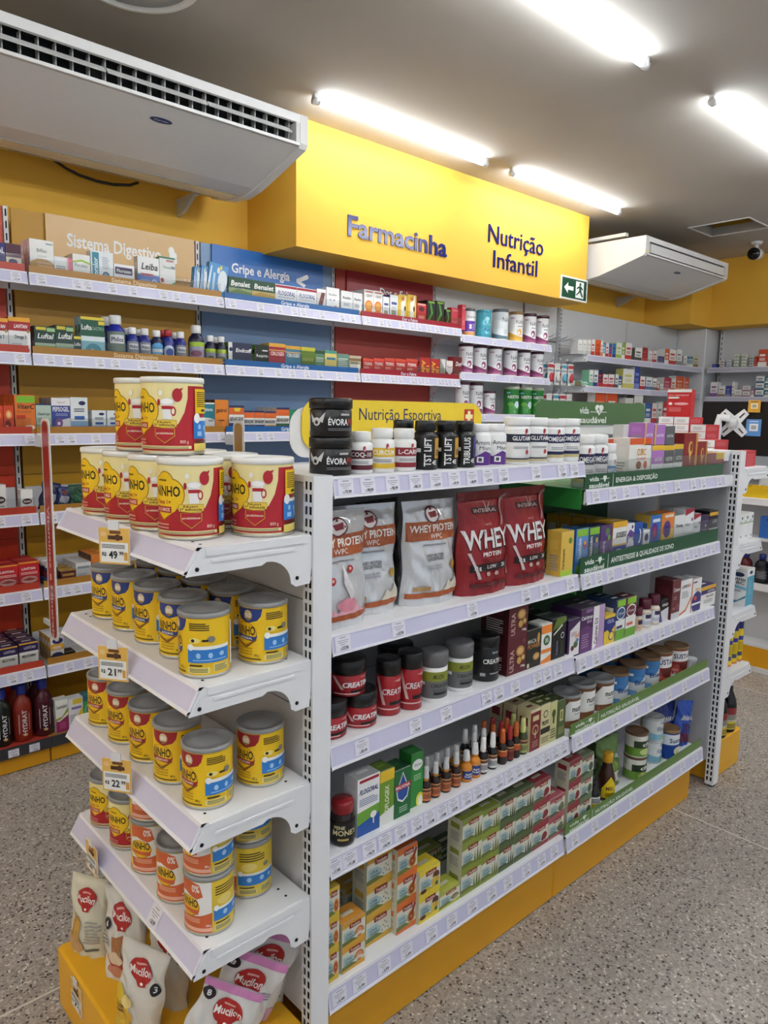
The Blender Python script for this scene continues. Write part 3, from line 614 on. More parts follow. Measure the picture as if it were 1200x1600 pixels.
# --- cartons: (description, category, name, depth, (front, side, top), front art)
def std(t, c, y0=.5, y1=.72, bot=None, top=None, ln=None, x0=.1, x1=.9, b=1, i=0, extra=()):
    p = []
    if top: p.append(('R', 0, 1-top[1], 1, 1, top[0]))
    if bot: p.append(('R', 0, 0, 1, bot[1], bot[0]))
    p += list(extra)
    if t: p.append(('T', t, x0, y0, x1, y1, c, {'b': b, 'i': i}))
    if ln: p.append(('L', x0, y0-.24, x0+(x1-x0)*.8, y0-.06, 3, ln))
    return p
def vert(t, c, x0=.2, x1=.5, y0=.1, y1=.8, extra=(), r=1): return list(extra)+[('T', t, x0, y0, x1, y1, c, {'b': 1, 'r': r})]
def tea(c1, fr, dk='6E7A3A'):
    return [('R', 0, 0, 1, 1, c1), ('P', [(0,.12),(1,.2),(1,.86),(0,.8)], 'DAD9C8'), ('P', [(.05,.2),(.55,.3),(.6,.45),(.4,.62),(.05,.62)], 'A9C2C4'), ('P', [(0,.1),(.7,.16),(.4,.3),(0,.26)], dk)]+fr+[
        ('R', .3, .72, .8, .9, '8C1F22'), T_('Tradição', .34, .76, .76, .86, 'E9D9C0', b=1), T_('chá', .12, .46, .4, .56, '3F5F66'), ('L', .12, .34, .5, .43, 2, '56747A')]
fruit = lambda c, d: [('E', .74, .4, .2, .22, c), ('E', .74, .4, .14, .16, d), ('E', .74, .4, .05, .05, c)]
dots = lambda c, d: [('E', x, y, .07, .07, c) for x, y in ((.62,.3),(.74,.36),(.86,.3),(.66,.46),(.8,.5),(.9,.45),(.72,.58),(.86,.62))]+[('E', x, y, .025, .025, d) for x, y in ((.62,.3),(.74,.36),(.86,.3),(.66,.46),(.8,.5),(.72,.58))]
leafy = lambda c: [('P', [(.6,.1),(.66,.6),(.72,.1)], c), ('P', [(.72,.1),(.8,.72),(.86,.1)], c), ('P', [(.84,.1),(.93,.6),(.98,.1)], c)]
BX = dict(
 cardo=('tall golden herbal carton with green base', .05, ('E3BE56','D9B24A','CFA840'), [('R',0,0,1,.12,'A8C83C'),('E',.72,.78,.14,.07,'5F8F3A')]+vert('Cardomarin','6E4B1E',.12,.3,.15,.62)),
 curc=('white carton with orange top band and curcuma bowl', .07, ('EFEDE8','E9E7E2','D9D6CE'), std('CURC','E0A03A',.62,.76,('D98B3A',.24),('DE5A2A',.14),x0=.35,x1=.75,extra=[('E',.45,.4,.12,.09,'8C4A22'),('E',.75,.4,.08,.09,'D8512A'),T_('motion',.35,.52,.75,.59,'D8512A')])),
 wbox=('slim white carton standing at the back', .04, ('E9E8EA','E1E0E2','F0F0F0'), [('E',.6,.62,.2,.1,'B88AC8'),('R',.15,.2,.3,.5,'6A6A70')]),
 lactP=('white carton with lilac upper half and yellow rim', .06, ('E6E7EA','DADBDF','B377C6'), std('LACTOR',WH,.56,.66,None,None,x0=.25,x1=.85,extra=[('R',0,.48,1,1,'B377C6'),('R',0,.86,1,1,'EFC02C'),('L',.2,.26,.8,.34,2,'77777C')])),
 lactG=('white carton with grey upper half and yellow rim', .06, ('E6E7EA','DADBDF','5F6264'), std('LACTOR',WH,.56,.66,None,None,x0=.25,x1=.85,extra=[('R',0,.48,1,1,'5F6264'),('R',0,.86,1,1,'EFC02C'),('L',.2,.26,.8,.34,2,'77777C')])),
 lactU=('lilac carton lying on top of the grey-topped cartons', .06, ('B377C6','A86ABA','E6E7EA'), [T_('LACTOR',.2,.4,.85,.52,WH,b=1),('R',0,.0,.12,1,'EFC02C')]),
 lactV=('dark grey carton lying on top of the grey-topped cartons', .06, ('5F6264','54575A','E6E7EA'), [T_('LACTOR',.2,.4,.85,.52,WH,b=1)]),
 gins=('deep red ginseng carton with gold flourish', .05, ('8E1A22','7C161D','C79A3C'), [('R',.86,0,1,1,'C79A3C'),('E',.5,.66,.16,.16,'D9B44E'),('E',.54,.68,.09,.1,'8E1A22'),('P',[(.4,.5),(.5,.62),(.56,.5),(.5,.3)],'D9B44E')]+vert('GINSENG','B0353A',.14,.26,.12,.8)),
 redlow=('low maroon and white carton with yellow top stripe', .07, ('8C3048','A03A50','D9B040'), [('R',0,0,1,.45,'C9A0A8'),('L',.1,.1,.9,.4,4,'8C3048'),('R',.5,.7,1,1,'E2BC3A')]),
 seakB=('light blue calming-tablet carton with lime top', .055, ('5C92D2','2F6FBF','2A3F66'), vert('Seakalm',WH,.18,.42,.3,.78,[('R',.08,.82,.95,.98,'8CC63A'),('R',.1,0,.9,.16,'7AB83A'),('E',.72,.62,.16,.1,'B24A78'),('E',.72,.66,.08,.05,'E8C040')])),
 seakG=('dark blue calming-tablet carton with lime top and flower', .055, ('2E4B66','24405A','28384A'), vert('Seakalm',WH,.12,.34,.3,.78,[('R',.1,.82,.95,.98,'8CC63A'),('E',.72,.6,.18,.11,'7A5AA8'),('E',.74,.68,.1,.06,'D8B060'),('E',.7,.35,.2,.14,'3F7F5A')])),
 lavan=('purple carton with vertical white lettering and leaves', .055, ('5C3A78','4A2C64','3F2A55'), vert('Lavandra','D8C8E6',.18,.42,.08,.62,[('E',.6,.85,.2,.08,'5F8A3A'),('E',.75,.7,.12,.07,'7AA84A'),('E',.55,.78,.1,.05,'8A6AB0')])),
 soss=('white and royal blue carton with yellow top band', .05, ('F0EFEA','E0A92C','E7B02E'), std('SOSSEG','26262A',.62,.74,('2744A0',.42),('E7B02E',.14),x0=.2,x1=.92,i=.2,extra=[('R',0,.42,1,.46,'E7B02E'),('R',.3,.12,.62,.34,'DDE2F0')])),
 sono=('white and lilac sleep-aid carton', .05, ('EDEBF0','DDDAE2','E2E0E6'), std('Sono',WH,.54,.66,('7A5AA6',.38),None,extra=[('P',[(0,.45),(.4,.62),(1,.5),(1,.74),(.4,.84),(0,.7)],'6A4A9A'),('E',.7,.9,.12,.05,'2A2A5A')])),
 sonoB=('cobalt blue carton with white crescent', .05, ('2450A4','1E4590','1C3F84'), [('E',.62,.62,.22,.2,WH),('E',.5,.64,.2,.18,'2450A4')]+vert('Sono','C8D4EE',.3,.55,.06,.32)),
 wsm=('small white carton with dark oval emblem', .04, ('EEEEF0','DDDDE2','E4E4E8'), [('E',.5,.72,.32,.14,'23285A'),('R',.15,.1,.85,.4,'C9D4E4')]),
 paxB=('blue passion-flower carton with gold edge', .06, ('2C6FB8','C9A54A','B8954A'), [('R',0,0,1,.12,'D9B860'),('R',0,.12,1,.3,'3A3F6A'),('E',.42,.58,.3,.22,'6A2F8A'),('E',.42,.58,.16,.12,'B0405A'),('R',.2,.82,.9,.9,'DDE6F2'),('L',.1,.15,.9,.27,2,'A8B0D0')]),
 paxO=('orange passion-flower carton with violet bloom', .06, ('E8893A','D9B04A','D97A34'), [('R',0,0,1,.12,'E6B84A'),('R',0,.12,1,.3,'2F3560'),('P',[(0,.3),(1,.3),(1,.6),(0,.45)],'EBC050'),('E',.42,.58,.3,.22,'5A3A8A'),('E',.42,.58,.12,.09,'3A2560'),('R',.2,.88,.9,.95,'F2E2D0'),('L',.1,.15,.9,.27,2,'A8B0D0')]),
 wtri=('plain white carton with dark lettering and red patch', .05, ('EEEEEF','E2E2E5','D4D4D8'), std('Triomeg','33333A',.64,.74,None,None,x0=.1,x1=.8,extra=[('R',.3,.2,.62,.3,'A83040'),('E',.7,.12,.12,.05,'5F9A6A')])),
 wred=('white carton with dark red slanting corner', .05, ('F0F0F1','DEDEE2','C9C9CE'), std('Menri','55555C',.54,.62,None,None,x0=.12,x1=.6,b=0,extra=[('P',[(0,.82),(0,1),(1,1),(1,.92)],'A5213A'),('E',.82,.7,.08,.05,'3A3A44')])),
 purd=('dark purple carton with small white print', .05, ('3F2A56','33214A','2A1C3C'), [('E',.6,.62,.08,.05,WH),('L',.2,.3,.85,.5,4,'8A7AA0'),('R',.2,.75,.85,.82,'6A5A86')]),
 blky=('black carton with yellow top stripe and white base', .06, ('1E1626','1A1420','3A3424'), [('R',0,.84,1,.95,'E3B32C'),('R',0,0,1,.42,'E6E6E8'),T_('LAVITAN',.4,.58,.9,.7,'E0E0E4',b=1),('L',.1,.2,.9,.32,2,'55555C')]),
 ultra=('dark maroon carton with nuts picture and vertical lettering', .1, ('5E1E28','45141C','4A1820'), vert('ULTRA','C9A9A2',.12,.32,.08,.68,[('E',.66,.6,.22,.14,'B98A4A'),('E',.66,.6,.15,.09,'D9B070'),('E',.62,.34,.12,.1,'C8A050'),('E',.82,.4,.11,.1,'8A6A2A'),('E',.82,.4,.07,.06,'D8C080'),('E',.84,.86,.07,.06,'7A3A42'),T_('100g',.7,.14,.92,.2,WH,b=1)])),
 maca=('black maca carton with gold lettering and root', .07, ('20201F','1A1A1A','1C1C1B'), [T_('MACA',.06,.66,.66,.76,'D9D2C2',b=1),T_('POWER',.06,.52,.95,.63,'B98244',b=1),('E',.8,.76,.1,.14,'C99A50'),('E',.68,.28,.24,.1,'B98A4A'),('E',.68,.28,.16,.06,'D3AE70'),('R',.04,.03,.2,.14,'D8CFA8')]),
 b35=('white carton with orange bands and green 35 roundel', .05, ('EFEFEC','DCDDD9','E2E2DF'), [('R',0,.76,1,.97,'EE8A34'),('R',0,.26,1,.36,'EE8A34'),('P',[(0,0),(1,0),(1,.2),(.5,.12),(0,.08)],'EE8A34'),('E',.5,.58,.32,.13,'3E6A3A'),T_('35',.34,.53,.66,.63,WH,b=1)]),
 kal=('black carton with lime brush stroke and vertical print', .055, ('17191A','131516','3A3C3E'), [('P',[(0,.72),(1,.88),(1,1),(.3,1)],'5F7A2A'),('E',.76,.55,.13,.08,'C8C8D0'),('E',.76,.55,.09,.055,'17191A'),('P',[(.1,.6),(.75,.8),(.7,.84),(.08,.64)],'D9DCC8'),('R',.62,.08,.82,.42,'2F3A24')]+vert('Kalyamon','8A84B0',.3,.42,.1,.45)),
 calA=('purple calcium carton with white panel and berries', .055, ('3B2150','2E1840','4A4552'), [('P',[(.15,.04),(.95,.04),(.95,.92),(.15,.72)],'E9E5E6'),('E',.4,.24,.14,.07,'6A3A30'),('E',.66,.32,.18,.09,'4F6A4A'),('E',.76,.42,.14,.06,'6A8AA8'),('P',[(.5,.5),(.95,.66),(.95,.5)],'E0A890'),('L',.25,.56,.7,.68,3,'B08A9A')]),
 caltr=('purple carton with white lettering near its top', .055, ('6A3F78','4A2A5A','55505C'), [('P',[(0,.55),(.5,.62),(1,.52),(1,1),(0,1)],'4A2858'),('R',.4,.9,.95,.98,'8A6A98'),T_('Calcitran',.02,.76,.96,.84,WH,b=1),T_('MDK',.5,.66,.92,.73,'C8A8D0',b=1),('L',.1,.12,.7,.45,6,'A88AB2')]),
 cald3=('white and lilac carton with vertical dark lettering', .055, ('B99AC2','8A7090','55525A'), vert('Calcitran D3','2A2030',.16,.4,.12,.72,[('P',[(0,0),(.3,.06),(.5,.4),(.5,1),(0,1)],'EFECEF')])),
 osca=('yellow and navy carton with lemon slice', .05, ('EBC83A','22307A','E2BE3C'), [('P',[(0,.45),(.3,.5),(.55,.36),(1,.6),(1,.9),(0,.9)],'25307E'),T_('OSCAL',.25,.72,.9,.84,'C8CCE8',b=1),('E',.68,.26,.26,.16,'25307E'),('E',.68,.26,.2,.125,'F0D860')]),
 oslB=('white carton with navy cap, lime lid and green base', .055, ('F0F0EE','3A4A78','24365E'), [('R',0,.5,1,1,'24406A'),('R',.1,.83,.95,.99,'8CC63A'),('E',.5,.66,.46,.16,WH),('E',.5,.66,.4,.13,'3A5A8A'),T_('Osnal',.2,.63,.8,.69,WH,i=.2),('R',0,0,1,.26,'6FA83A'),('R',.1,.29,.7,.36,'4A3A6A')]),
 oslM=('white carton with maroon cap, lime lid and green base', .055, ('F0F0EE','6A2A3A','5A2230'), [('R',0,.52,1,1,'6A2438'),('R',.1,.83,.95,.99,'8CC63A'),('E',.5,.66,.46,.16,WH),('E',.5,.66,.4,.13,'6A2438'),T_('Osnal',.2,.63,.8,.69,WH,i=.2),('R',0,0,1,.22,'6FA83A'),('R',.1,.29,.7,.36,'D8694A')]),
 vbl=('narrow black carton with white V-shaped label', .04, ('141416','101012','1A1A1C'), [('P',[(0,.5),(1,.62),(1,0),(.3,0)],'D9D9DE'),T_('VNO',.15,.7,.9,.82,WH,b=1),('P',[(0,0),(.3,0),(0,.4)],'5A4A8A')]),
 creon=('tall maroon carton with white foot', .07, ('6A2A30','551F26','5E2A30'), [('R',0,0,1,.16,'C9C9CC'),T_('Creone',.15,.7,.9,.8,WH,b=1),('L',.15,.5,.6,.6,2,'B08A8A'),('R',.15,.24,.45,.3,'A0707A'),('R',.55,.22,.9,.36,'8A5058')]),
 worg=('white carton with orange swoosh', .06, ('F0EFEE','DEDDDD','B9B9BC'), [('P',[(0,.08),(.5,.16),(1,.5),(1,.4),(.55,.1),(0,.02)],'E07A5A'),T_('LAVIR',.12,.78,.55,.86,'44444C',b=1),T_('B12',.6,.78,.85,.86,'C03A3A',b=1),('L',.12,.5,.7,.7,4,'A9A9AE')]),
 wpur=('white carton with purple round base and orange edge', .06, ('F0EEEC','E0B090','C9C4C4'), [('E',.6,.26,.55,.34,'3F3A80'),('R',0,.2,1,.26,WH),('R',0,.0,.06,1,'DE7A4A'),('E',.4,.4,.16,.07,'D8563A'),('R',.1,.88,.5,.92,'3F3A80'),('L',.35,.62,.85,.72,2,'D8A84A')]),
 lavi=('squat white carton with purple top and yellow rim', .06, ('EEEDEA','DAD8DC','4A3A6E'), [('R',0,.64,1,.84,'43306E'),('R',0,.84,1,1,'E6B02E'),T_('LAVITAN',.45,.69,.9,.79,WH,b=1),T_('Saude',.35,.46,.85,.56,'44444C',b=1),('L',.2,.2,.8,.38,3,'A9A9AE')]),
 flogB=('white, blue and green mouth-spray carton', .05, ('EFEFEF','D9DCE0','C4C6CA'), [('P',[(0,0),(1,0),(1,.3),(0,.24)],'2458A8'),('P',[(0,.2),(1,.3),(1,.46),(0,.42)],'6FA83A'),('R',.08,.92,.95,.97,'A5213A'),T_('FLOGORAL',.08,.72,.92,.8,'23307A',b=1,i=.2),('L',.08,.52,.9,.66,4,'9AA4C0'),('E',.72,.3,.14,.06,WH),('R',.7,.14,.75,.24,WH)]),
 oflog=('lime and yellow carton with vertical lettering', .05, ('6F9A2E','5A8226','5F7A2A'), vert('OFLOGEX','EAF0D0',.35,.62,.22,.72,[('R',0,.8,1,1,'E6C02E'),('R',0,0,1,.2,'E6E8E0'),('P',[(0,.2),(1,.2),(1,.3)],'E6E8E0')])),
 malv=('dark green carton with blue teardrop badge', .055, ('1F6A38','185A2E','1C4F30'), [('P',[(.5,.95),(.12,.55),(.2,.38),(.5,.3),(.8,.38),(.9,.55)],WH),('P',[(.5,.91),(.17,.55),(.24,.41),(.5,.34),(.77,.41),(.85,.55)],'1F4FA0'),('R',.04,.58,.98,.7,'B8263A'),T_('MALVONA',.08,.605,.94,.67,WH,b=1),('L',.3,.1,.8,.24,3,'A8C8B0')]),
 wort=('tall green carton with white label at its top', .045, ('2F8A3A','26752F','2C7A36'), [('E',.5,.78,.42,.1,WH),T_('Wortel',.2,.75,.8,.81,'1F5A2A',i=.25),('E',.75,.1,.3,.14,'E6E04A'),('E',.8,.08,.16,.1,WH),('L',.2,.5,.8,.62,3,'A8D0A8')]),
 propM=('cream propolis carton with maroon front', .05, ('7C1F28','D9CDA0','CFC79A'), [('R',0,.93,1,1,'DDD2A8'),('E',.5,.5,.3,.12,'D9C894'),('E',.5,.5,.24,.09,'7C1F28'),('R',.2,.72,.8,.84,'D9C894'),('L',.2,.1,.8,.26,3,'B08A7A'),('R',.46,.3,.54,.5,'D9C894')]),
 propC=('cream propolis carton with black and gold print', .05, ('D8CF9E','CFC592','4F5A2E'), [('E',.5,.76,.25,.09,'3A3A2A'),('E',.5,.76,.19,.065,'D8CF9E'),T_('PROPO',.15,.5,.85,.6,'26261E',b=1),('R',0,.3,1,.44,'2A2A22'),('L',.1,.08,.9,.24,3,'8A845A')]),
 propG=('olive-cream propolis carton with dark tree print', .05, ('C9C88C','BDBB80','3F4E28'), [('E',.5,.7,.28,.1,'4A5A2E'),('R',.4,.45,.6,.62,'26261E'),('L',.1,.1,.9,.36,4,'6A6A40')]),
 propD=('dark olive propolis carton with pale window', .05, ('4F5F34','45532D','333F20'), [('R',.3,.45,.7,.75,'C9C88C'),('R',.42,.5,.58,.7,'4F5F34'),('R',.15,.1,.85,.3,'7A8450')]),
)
AISLE = set(BX)
TEA = dict(
 teaP=('yellow tea carton with sliced orange fruit', 'D9B83A', tea('D9B83A', fruit('D98A3A','A8522A'))),
 teaJ=('orange-gold tea carton with grapefruit half', 'D9953A', tea('D9A23A', fruit('C8703A','D99A78')+dots('DDD8C0','9AA080')[:3])),
 teaJ2=('gold tea carton with white chamomile buds', 'D6A63C', tea('D6A63C', dots('D9D6C4','6A6A4A'))),
 teaO=('orange tea carton with papaya half', 'D9702E', tea('D9702E', fruit('C8963A','9A3A2A')+[('P', [(.7,.5),(.9,.9),(.98,.8),(.85,.5)], '9A2A24')])),
 teaY=('bright yellow tea carton with ginger and mint', 'E6CE3A', tea('E6CE3A', [('E',.8,.6,.16,.16,'5A3A28'),('E',.72,.36,.14,.2,'D9B84A'),('E',.86,.4,.1,.14,'CFA83A'),('E',.84,.26,.08,.08,'3F6A3A'),('E',.2,.2,.14,.08,'5A2A2A')], 'C8B23A')),
 teaL=('single lime-green tea carton beside yellow ones', 'B5BC4A', tea('B5BC4A', [('E',.75,.4,.2,.16,'8A7A5A'),('E',.8,.34,.1,.1,'9AA85A')])),
 teaV=('olive-green tea carton with grass blades', '8C9A3C', tea('8C9A3C', leafy('6A7A34'))),
 teaD=('dark green tea carton with slim leaves', '5A6A42', tea('5A6A42', leafy('46583A'), '4A5A38')),
 teaR=('crimson berry tea carton', '9A2F3C', tea('9A3A44', [('E',.76,.4,.16,.18,'8A2A30'),('E',.66,.3,.1,.1,'7A3040')], '5A6A40')),
 teaR2=('pink-topped tea carton with green leaves', 'B05A62', tea('B05A62', [('E',.76,.36,.2,.18,'5F6A4A'),('E',.8,.5,.12,.12,'6F7A56')], '5A6A48')),
 teaG=('sage-green tea carton in a triple stack', '6F8060', tea('6F8060', [('E',.76,.4,.18,.2,'4F6048')], '4A5A40')),
)
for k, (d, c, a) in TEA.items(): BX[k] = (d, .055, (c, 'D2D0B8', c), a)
def wallbx(k, desc, d, cols, art_): BX[k] = (desc, d, cols, art_)
wb = wallbx
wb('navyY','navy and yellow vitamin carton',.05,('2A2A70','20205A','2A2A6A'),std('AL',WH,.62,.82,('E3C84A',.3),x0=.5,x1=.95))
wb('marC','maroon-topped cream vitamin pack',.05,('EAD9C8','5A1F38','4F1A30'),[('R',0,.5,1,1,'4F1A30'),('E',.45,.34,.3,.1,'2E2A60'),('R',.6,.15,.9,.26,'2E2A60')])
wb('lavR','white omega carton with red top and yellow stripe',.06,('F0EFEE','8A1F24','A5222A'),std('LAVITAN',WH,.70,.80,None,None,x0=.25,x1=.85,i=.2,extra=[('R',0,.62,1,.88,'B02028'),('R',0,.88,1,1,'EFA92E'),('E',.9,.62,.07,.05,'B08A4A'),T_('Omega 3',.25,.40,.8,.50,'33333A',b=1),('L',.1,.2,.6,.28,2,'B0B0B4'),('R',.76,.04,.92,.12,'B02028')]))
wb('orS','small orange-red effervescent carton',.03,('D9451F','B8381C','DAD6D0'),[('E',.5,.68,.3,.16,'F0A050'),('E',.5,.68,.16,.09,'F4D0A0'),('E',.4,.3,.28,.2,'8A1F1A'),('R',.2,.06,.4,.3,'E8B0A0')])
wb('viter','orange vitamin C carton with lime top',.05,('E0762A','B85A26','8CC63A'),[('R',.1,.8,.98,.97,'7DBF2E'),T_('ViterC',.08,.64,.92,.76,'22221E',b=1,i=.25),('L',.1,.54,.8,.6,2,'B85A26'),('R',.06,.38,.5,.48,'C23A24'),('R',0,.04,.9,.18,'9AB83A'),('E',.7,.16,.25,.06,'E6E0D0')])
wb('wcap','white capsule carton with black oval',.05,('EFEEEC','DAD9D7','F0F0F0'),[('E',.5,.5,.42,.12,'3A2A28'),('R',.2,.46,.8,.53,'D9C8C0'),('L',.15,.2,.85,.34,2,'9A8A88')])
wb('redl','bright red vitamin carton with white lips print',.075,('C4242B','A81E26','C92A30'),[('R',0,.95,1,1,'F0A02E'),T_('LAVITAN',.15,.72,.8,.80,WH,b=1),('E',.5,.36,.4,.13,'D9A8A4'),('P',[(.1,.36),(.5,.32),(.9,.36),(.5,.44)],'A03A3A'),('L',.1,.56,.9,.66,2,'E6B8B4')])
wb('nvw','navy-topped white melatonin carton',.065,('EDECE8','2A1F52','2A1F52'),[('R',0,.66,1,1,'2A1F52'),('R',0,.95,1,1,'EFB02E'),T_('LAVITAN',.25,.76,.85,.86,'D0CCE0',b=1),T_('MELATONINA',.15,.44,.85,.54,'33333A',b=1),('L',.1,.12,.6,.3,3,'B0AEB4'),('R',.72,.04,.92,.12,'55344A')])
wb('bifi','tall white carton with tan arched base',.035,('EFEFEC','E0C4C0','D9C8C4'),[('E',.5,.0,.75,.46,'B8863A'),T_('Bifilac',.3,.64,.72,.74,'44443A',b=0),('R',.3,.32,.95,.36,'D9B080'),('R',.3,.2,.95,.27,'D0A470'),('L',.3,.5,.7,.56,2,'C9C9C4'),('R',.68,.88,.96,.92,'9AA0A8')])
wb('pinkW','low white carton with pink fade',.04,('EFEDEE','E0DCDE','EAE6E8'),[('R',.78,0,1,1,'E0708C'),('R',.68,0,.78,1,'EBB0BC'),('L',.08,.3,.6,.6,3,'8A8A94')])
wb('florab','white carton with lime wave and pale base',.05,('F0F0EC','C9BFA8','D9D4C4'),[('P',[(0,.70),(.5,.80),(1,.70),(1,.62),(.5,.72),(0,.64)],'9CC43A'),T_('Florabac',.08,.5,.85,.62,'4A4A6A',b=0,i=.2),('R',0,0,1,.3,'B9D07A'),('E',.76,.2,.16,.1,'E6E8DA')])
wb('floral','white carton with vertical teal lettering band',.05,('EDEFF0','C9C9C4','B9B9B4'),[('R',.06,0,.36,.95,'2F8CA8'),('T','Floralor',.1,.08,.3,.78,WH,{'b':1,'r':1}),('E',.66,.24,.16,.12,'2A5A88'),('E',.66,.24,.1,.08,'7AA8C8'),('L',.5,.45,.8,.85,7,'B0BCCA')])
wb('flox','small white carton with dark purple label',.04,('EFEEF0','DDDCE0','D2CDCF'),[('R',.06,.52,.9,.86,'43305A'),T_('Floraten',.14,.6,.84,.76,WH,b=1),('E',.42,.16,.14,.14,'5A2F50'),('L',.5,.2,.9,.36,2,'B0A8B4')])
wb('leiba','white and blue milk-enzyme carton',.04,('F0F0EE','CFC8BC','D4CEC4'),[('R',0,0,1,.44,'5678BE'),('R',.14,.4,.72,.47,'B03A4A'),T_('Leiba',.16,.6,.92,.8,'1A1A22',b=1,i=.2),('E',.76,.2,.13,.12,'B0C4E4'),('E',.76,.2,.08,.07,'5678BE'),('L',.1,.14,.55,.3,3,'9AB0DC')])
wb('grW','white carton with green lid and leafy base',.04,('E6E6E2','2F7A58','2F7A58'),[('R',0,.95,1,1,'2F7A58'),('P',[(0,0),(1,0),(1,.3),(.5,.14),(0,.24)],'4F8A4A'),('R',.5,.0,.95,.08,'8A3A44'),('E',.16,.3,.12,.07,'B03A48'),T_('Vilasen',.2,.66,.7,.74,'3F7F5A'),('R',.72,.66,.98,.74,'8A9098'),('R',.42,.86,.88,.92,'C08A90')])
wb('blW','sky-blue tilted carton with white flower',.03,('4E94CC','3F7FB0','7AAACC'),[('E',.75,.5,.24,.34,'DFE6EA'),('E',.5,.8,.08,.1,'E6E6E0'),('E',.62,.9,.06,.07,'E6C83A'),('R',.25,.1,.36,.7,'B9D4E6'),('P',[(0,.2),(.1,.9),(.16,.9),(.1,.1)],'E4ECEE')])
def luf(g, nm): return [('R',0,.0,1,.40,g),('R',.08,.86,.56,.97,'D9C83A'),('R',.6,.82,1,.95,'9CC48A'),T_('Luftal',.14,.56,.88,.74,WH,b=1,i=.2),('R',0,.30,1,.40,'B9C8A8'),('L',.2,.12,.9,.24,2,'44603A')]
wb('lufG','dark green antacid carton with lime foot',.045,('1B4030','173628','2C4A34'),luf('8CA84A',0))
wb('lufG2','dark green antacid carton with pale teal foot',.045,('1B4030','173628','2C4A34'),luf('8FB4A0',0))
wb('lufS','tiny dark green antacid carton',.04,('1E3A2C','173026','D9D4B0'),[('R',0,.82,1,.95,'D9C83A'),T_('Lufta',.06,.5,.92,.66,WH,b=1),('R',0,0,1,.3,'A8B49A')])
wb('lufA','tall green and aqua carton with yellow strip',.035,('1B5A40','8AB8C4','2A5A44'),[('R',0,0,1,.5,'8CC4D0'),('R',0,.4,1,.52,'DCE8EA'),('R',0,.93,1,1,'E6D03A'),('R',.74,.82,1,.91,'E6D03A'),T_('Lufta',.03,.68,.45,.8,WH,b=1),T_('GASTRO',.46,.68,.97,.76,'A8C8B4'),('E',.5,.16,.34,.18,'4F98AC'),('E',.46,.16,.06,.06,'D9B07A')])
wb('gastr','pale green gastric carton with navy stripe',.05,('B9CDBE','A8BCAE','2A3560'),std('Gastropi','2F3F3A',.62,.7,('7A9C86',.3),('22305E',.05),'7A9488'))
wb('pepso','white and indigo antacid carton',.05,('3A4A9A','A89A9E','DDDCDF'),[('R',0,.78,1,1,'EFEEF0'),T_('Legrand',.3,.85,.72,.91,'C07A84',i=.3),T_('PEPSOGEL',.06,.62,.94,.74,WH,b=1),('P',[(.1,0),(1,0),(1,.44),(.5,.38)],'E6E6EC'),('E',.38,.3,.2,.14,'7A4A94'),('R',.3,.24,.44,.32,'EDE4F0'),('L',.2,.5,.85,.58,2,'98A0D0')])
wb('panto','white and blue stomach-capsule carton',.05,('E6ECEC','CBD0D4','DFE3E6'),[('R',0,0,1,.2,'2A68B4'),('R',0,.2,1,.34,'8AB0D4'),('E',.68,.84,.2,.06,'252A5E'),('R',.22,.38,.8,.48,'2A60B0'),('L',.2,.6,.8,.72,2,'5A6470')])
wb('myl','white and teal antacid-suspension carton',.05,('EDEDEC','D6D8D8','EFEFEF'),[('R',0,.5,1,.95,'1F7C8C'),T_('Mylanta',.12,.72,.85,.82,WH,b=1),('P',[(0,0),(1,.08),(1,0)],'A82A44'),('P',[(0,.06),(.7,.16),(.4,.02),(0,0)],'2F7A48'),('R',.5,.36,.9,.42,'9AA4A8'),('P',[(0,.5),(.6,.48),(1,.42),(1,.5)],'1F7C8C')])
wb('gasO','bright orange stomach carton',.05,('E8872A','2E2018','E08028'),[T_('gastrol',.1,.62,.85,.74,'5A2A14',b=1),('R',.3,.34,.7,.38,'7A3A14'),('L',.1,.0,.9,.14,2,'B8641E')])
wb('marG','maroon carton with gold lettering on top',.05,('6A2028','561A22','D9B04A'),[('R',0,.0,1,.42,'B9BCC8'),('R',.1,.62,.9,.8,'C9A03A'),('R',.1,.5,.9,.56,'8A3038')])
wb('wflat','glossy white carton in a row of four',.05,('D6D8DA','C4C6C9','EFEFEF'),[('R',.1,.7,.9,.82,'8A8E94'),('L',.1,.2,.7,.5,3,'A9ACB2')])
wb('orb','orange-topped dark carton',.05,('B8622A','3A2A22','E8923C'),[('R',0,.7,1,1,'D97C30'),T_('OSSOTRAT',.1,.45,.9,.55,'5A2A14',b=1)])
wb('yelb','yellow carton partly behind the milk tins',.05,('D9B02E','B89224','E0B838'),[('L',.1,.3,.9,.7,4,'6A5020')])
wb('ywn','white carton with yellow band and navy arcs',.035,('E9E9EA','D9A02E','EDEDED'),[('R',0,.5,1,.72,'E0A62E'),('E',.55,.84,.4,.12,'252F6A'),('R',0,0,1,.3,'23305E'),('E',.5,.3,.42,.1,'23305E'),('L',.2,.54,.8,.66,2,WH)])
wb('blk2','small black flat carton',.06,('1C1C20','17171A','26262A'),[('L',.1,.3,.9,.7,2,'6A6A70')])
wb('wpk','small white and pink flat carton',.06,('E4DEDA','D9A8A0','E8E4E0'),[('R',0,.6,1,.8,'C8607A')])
wb('lactu','white and magenta syrup carton with lime swoosh',.05,('EFEFEA','DAD8D2','E8E6E0'),[('P',[(0,0),(1,0),(1,.5),(.3,.34),(0,.36)],'8E2A5E'),('P',[(0,.44),(0,.36),(.4,.40),(1,.6),(1,.74),(.5,.48)],'9CA83A'),T_('Lactulol',.1,.74,.9,.84,'26262A',b=1),('R',.3,.1,.8,.3,'A8487A')])
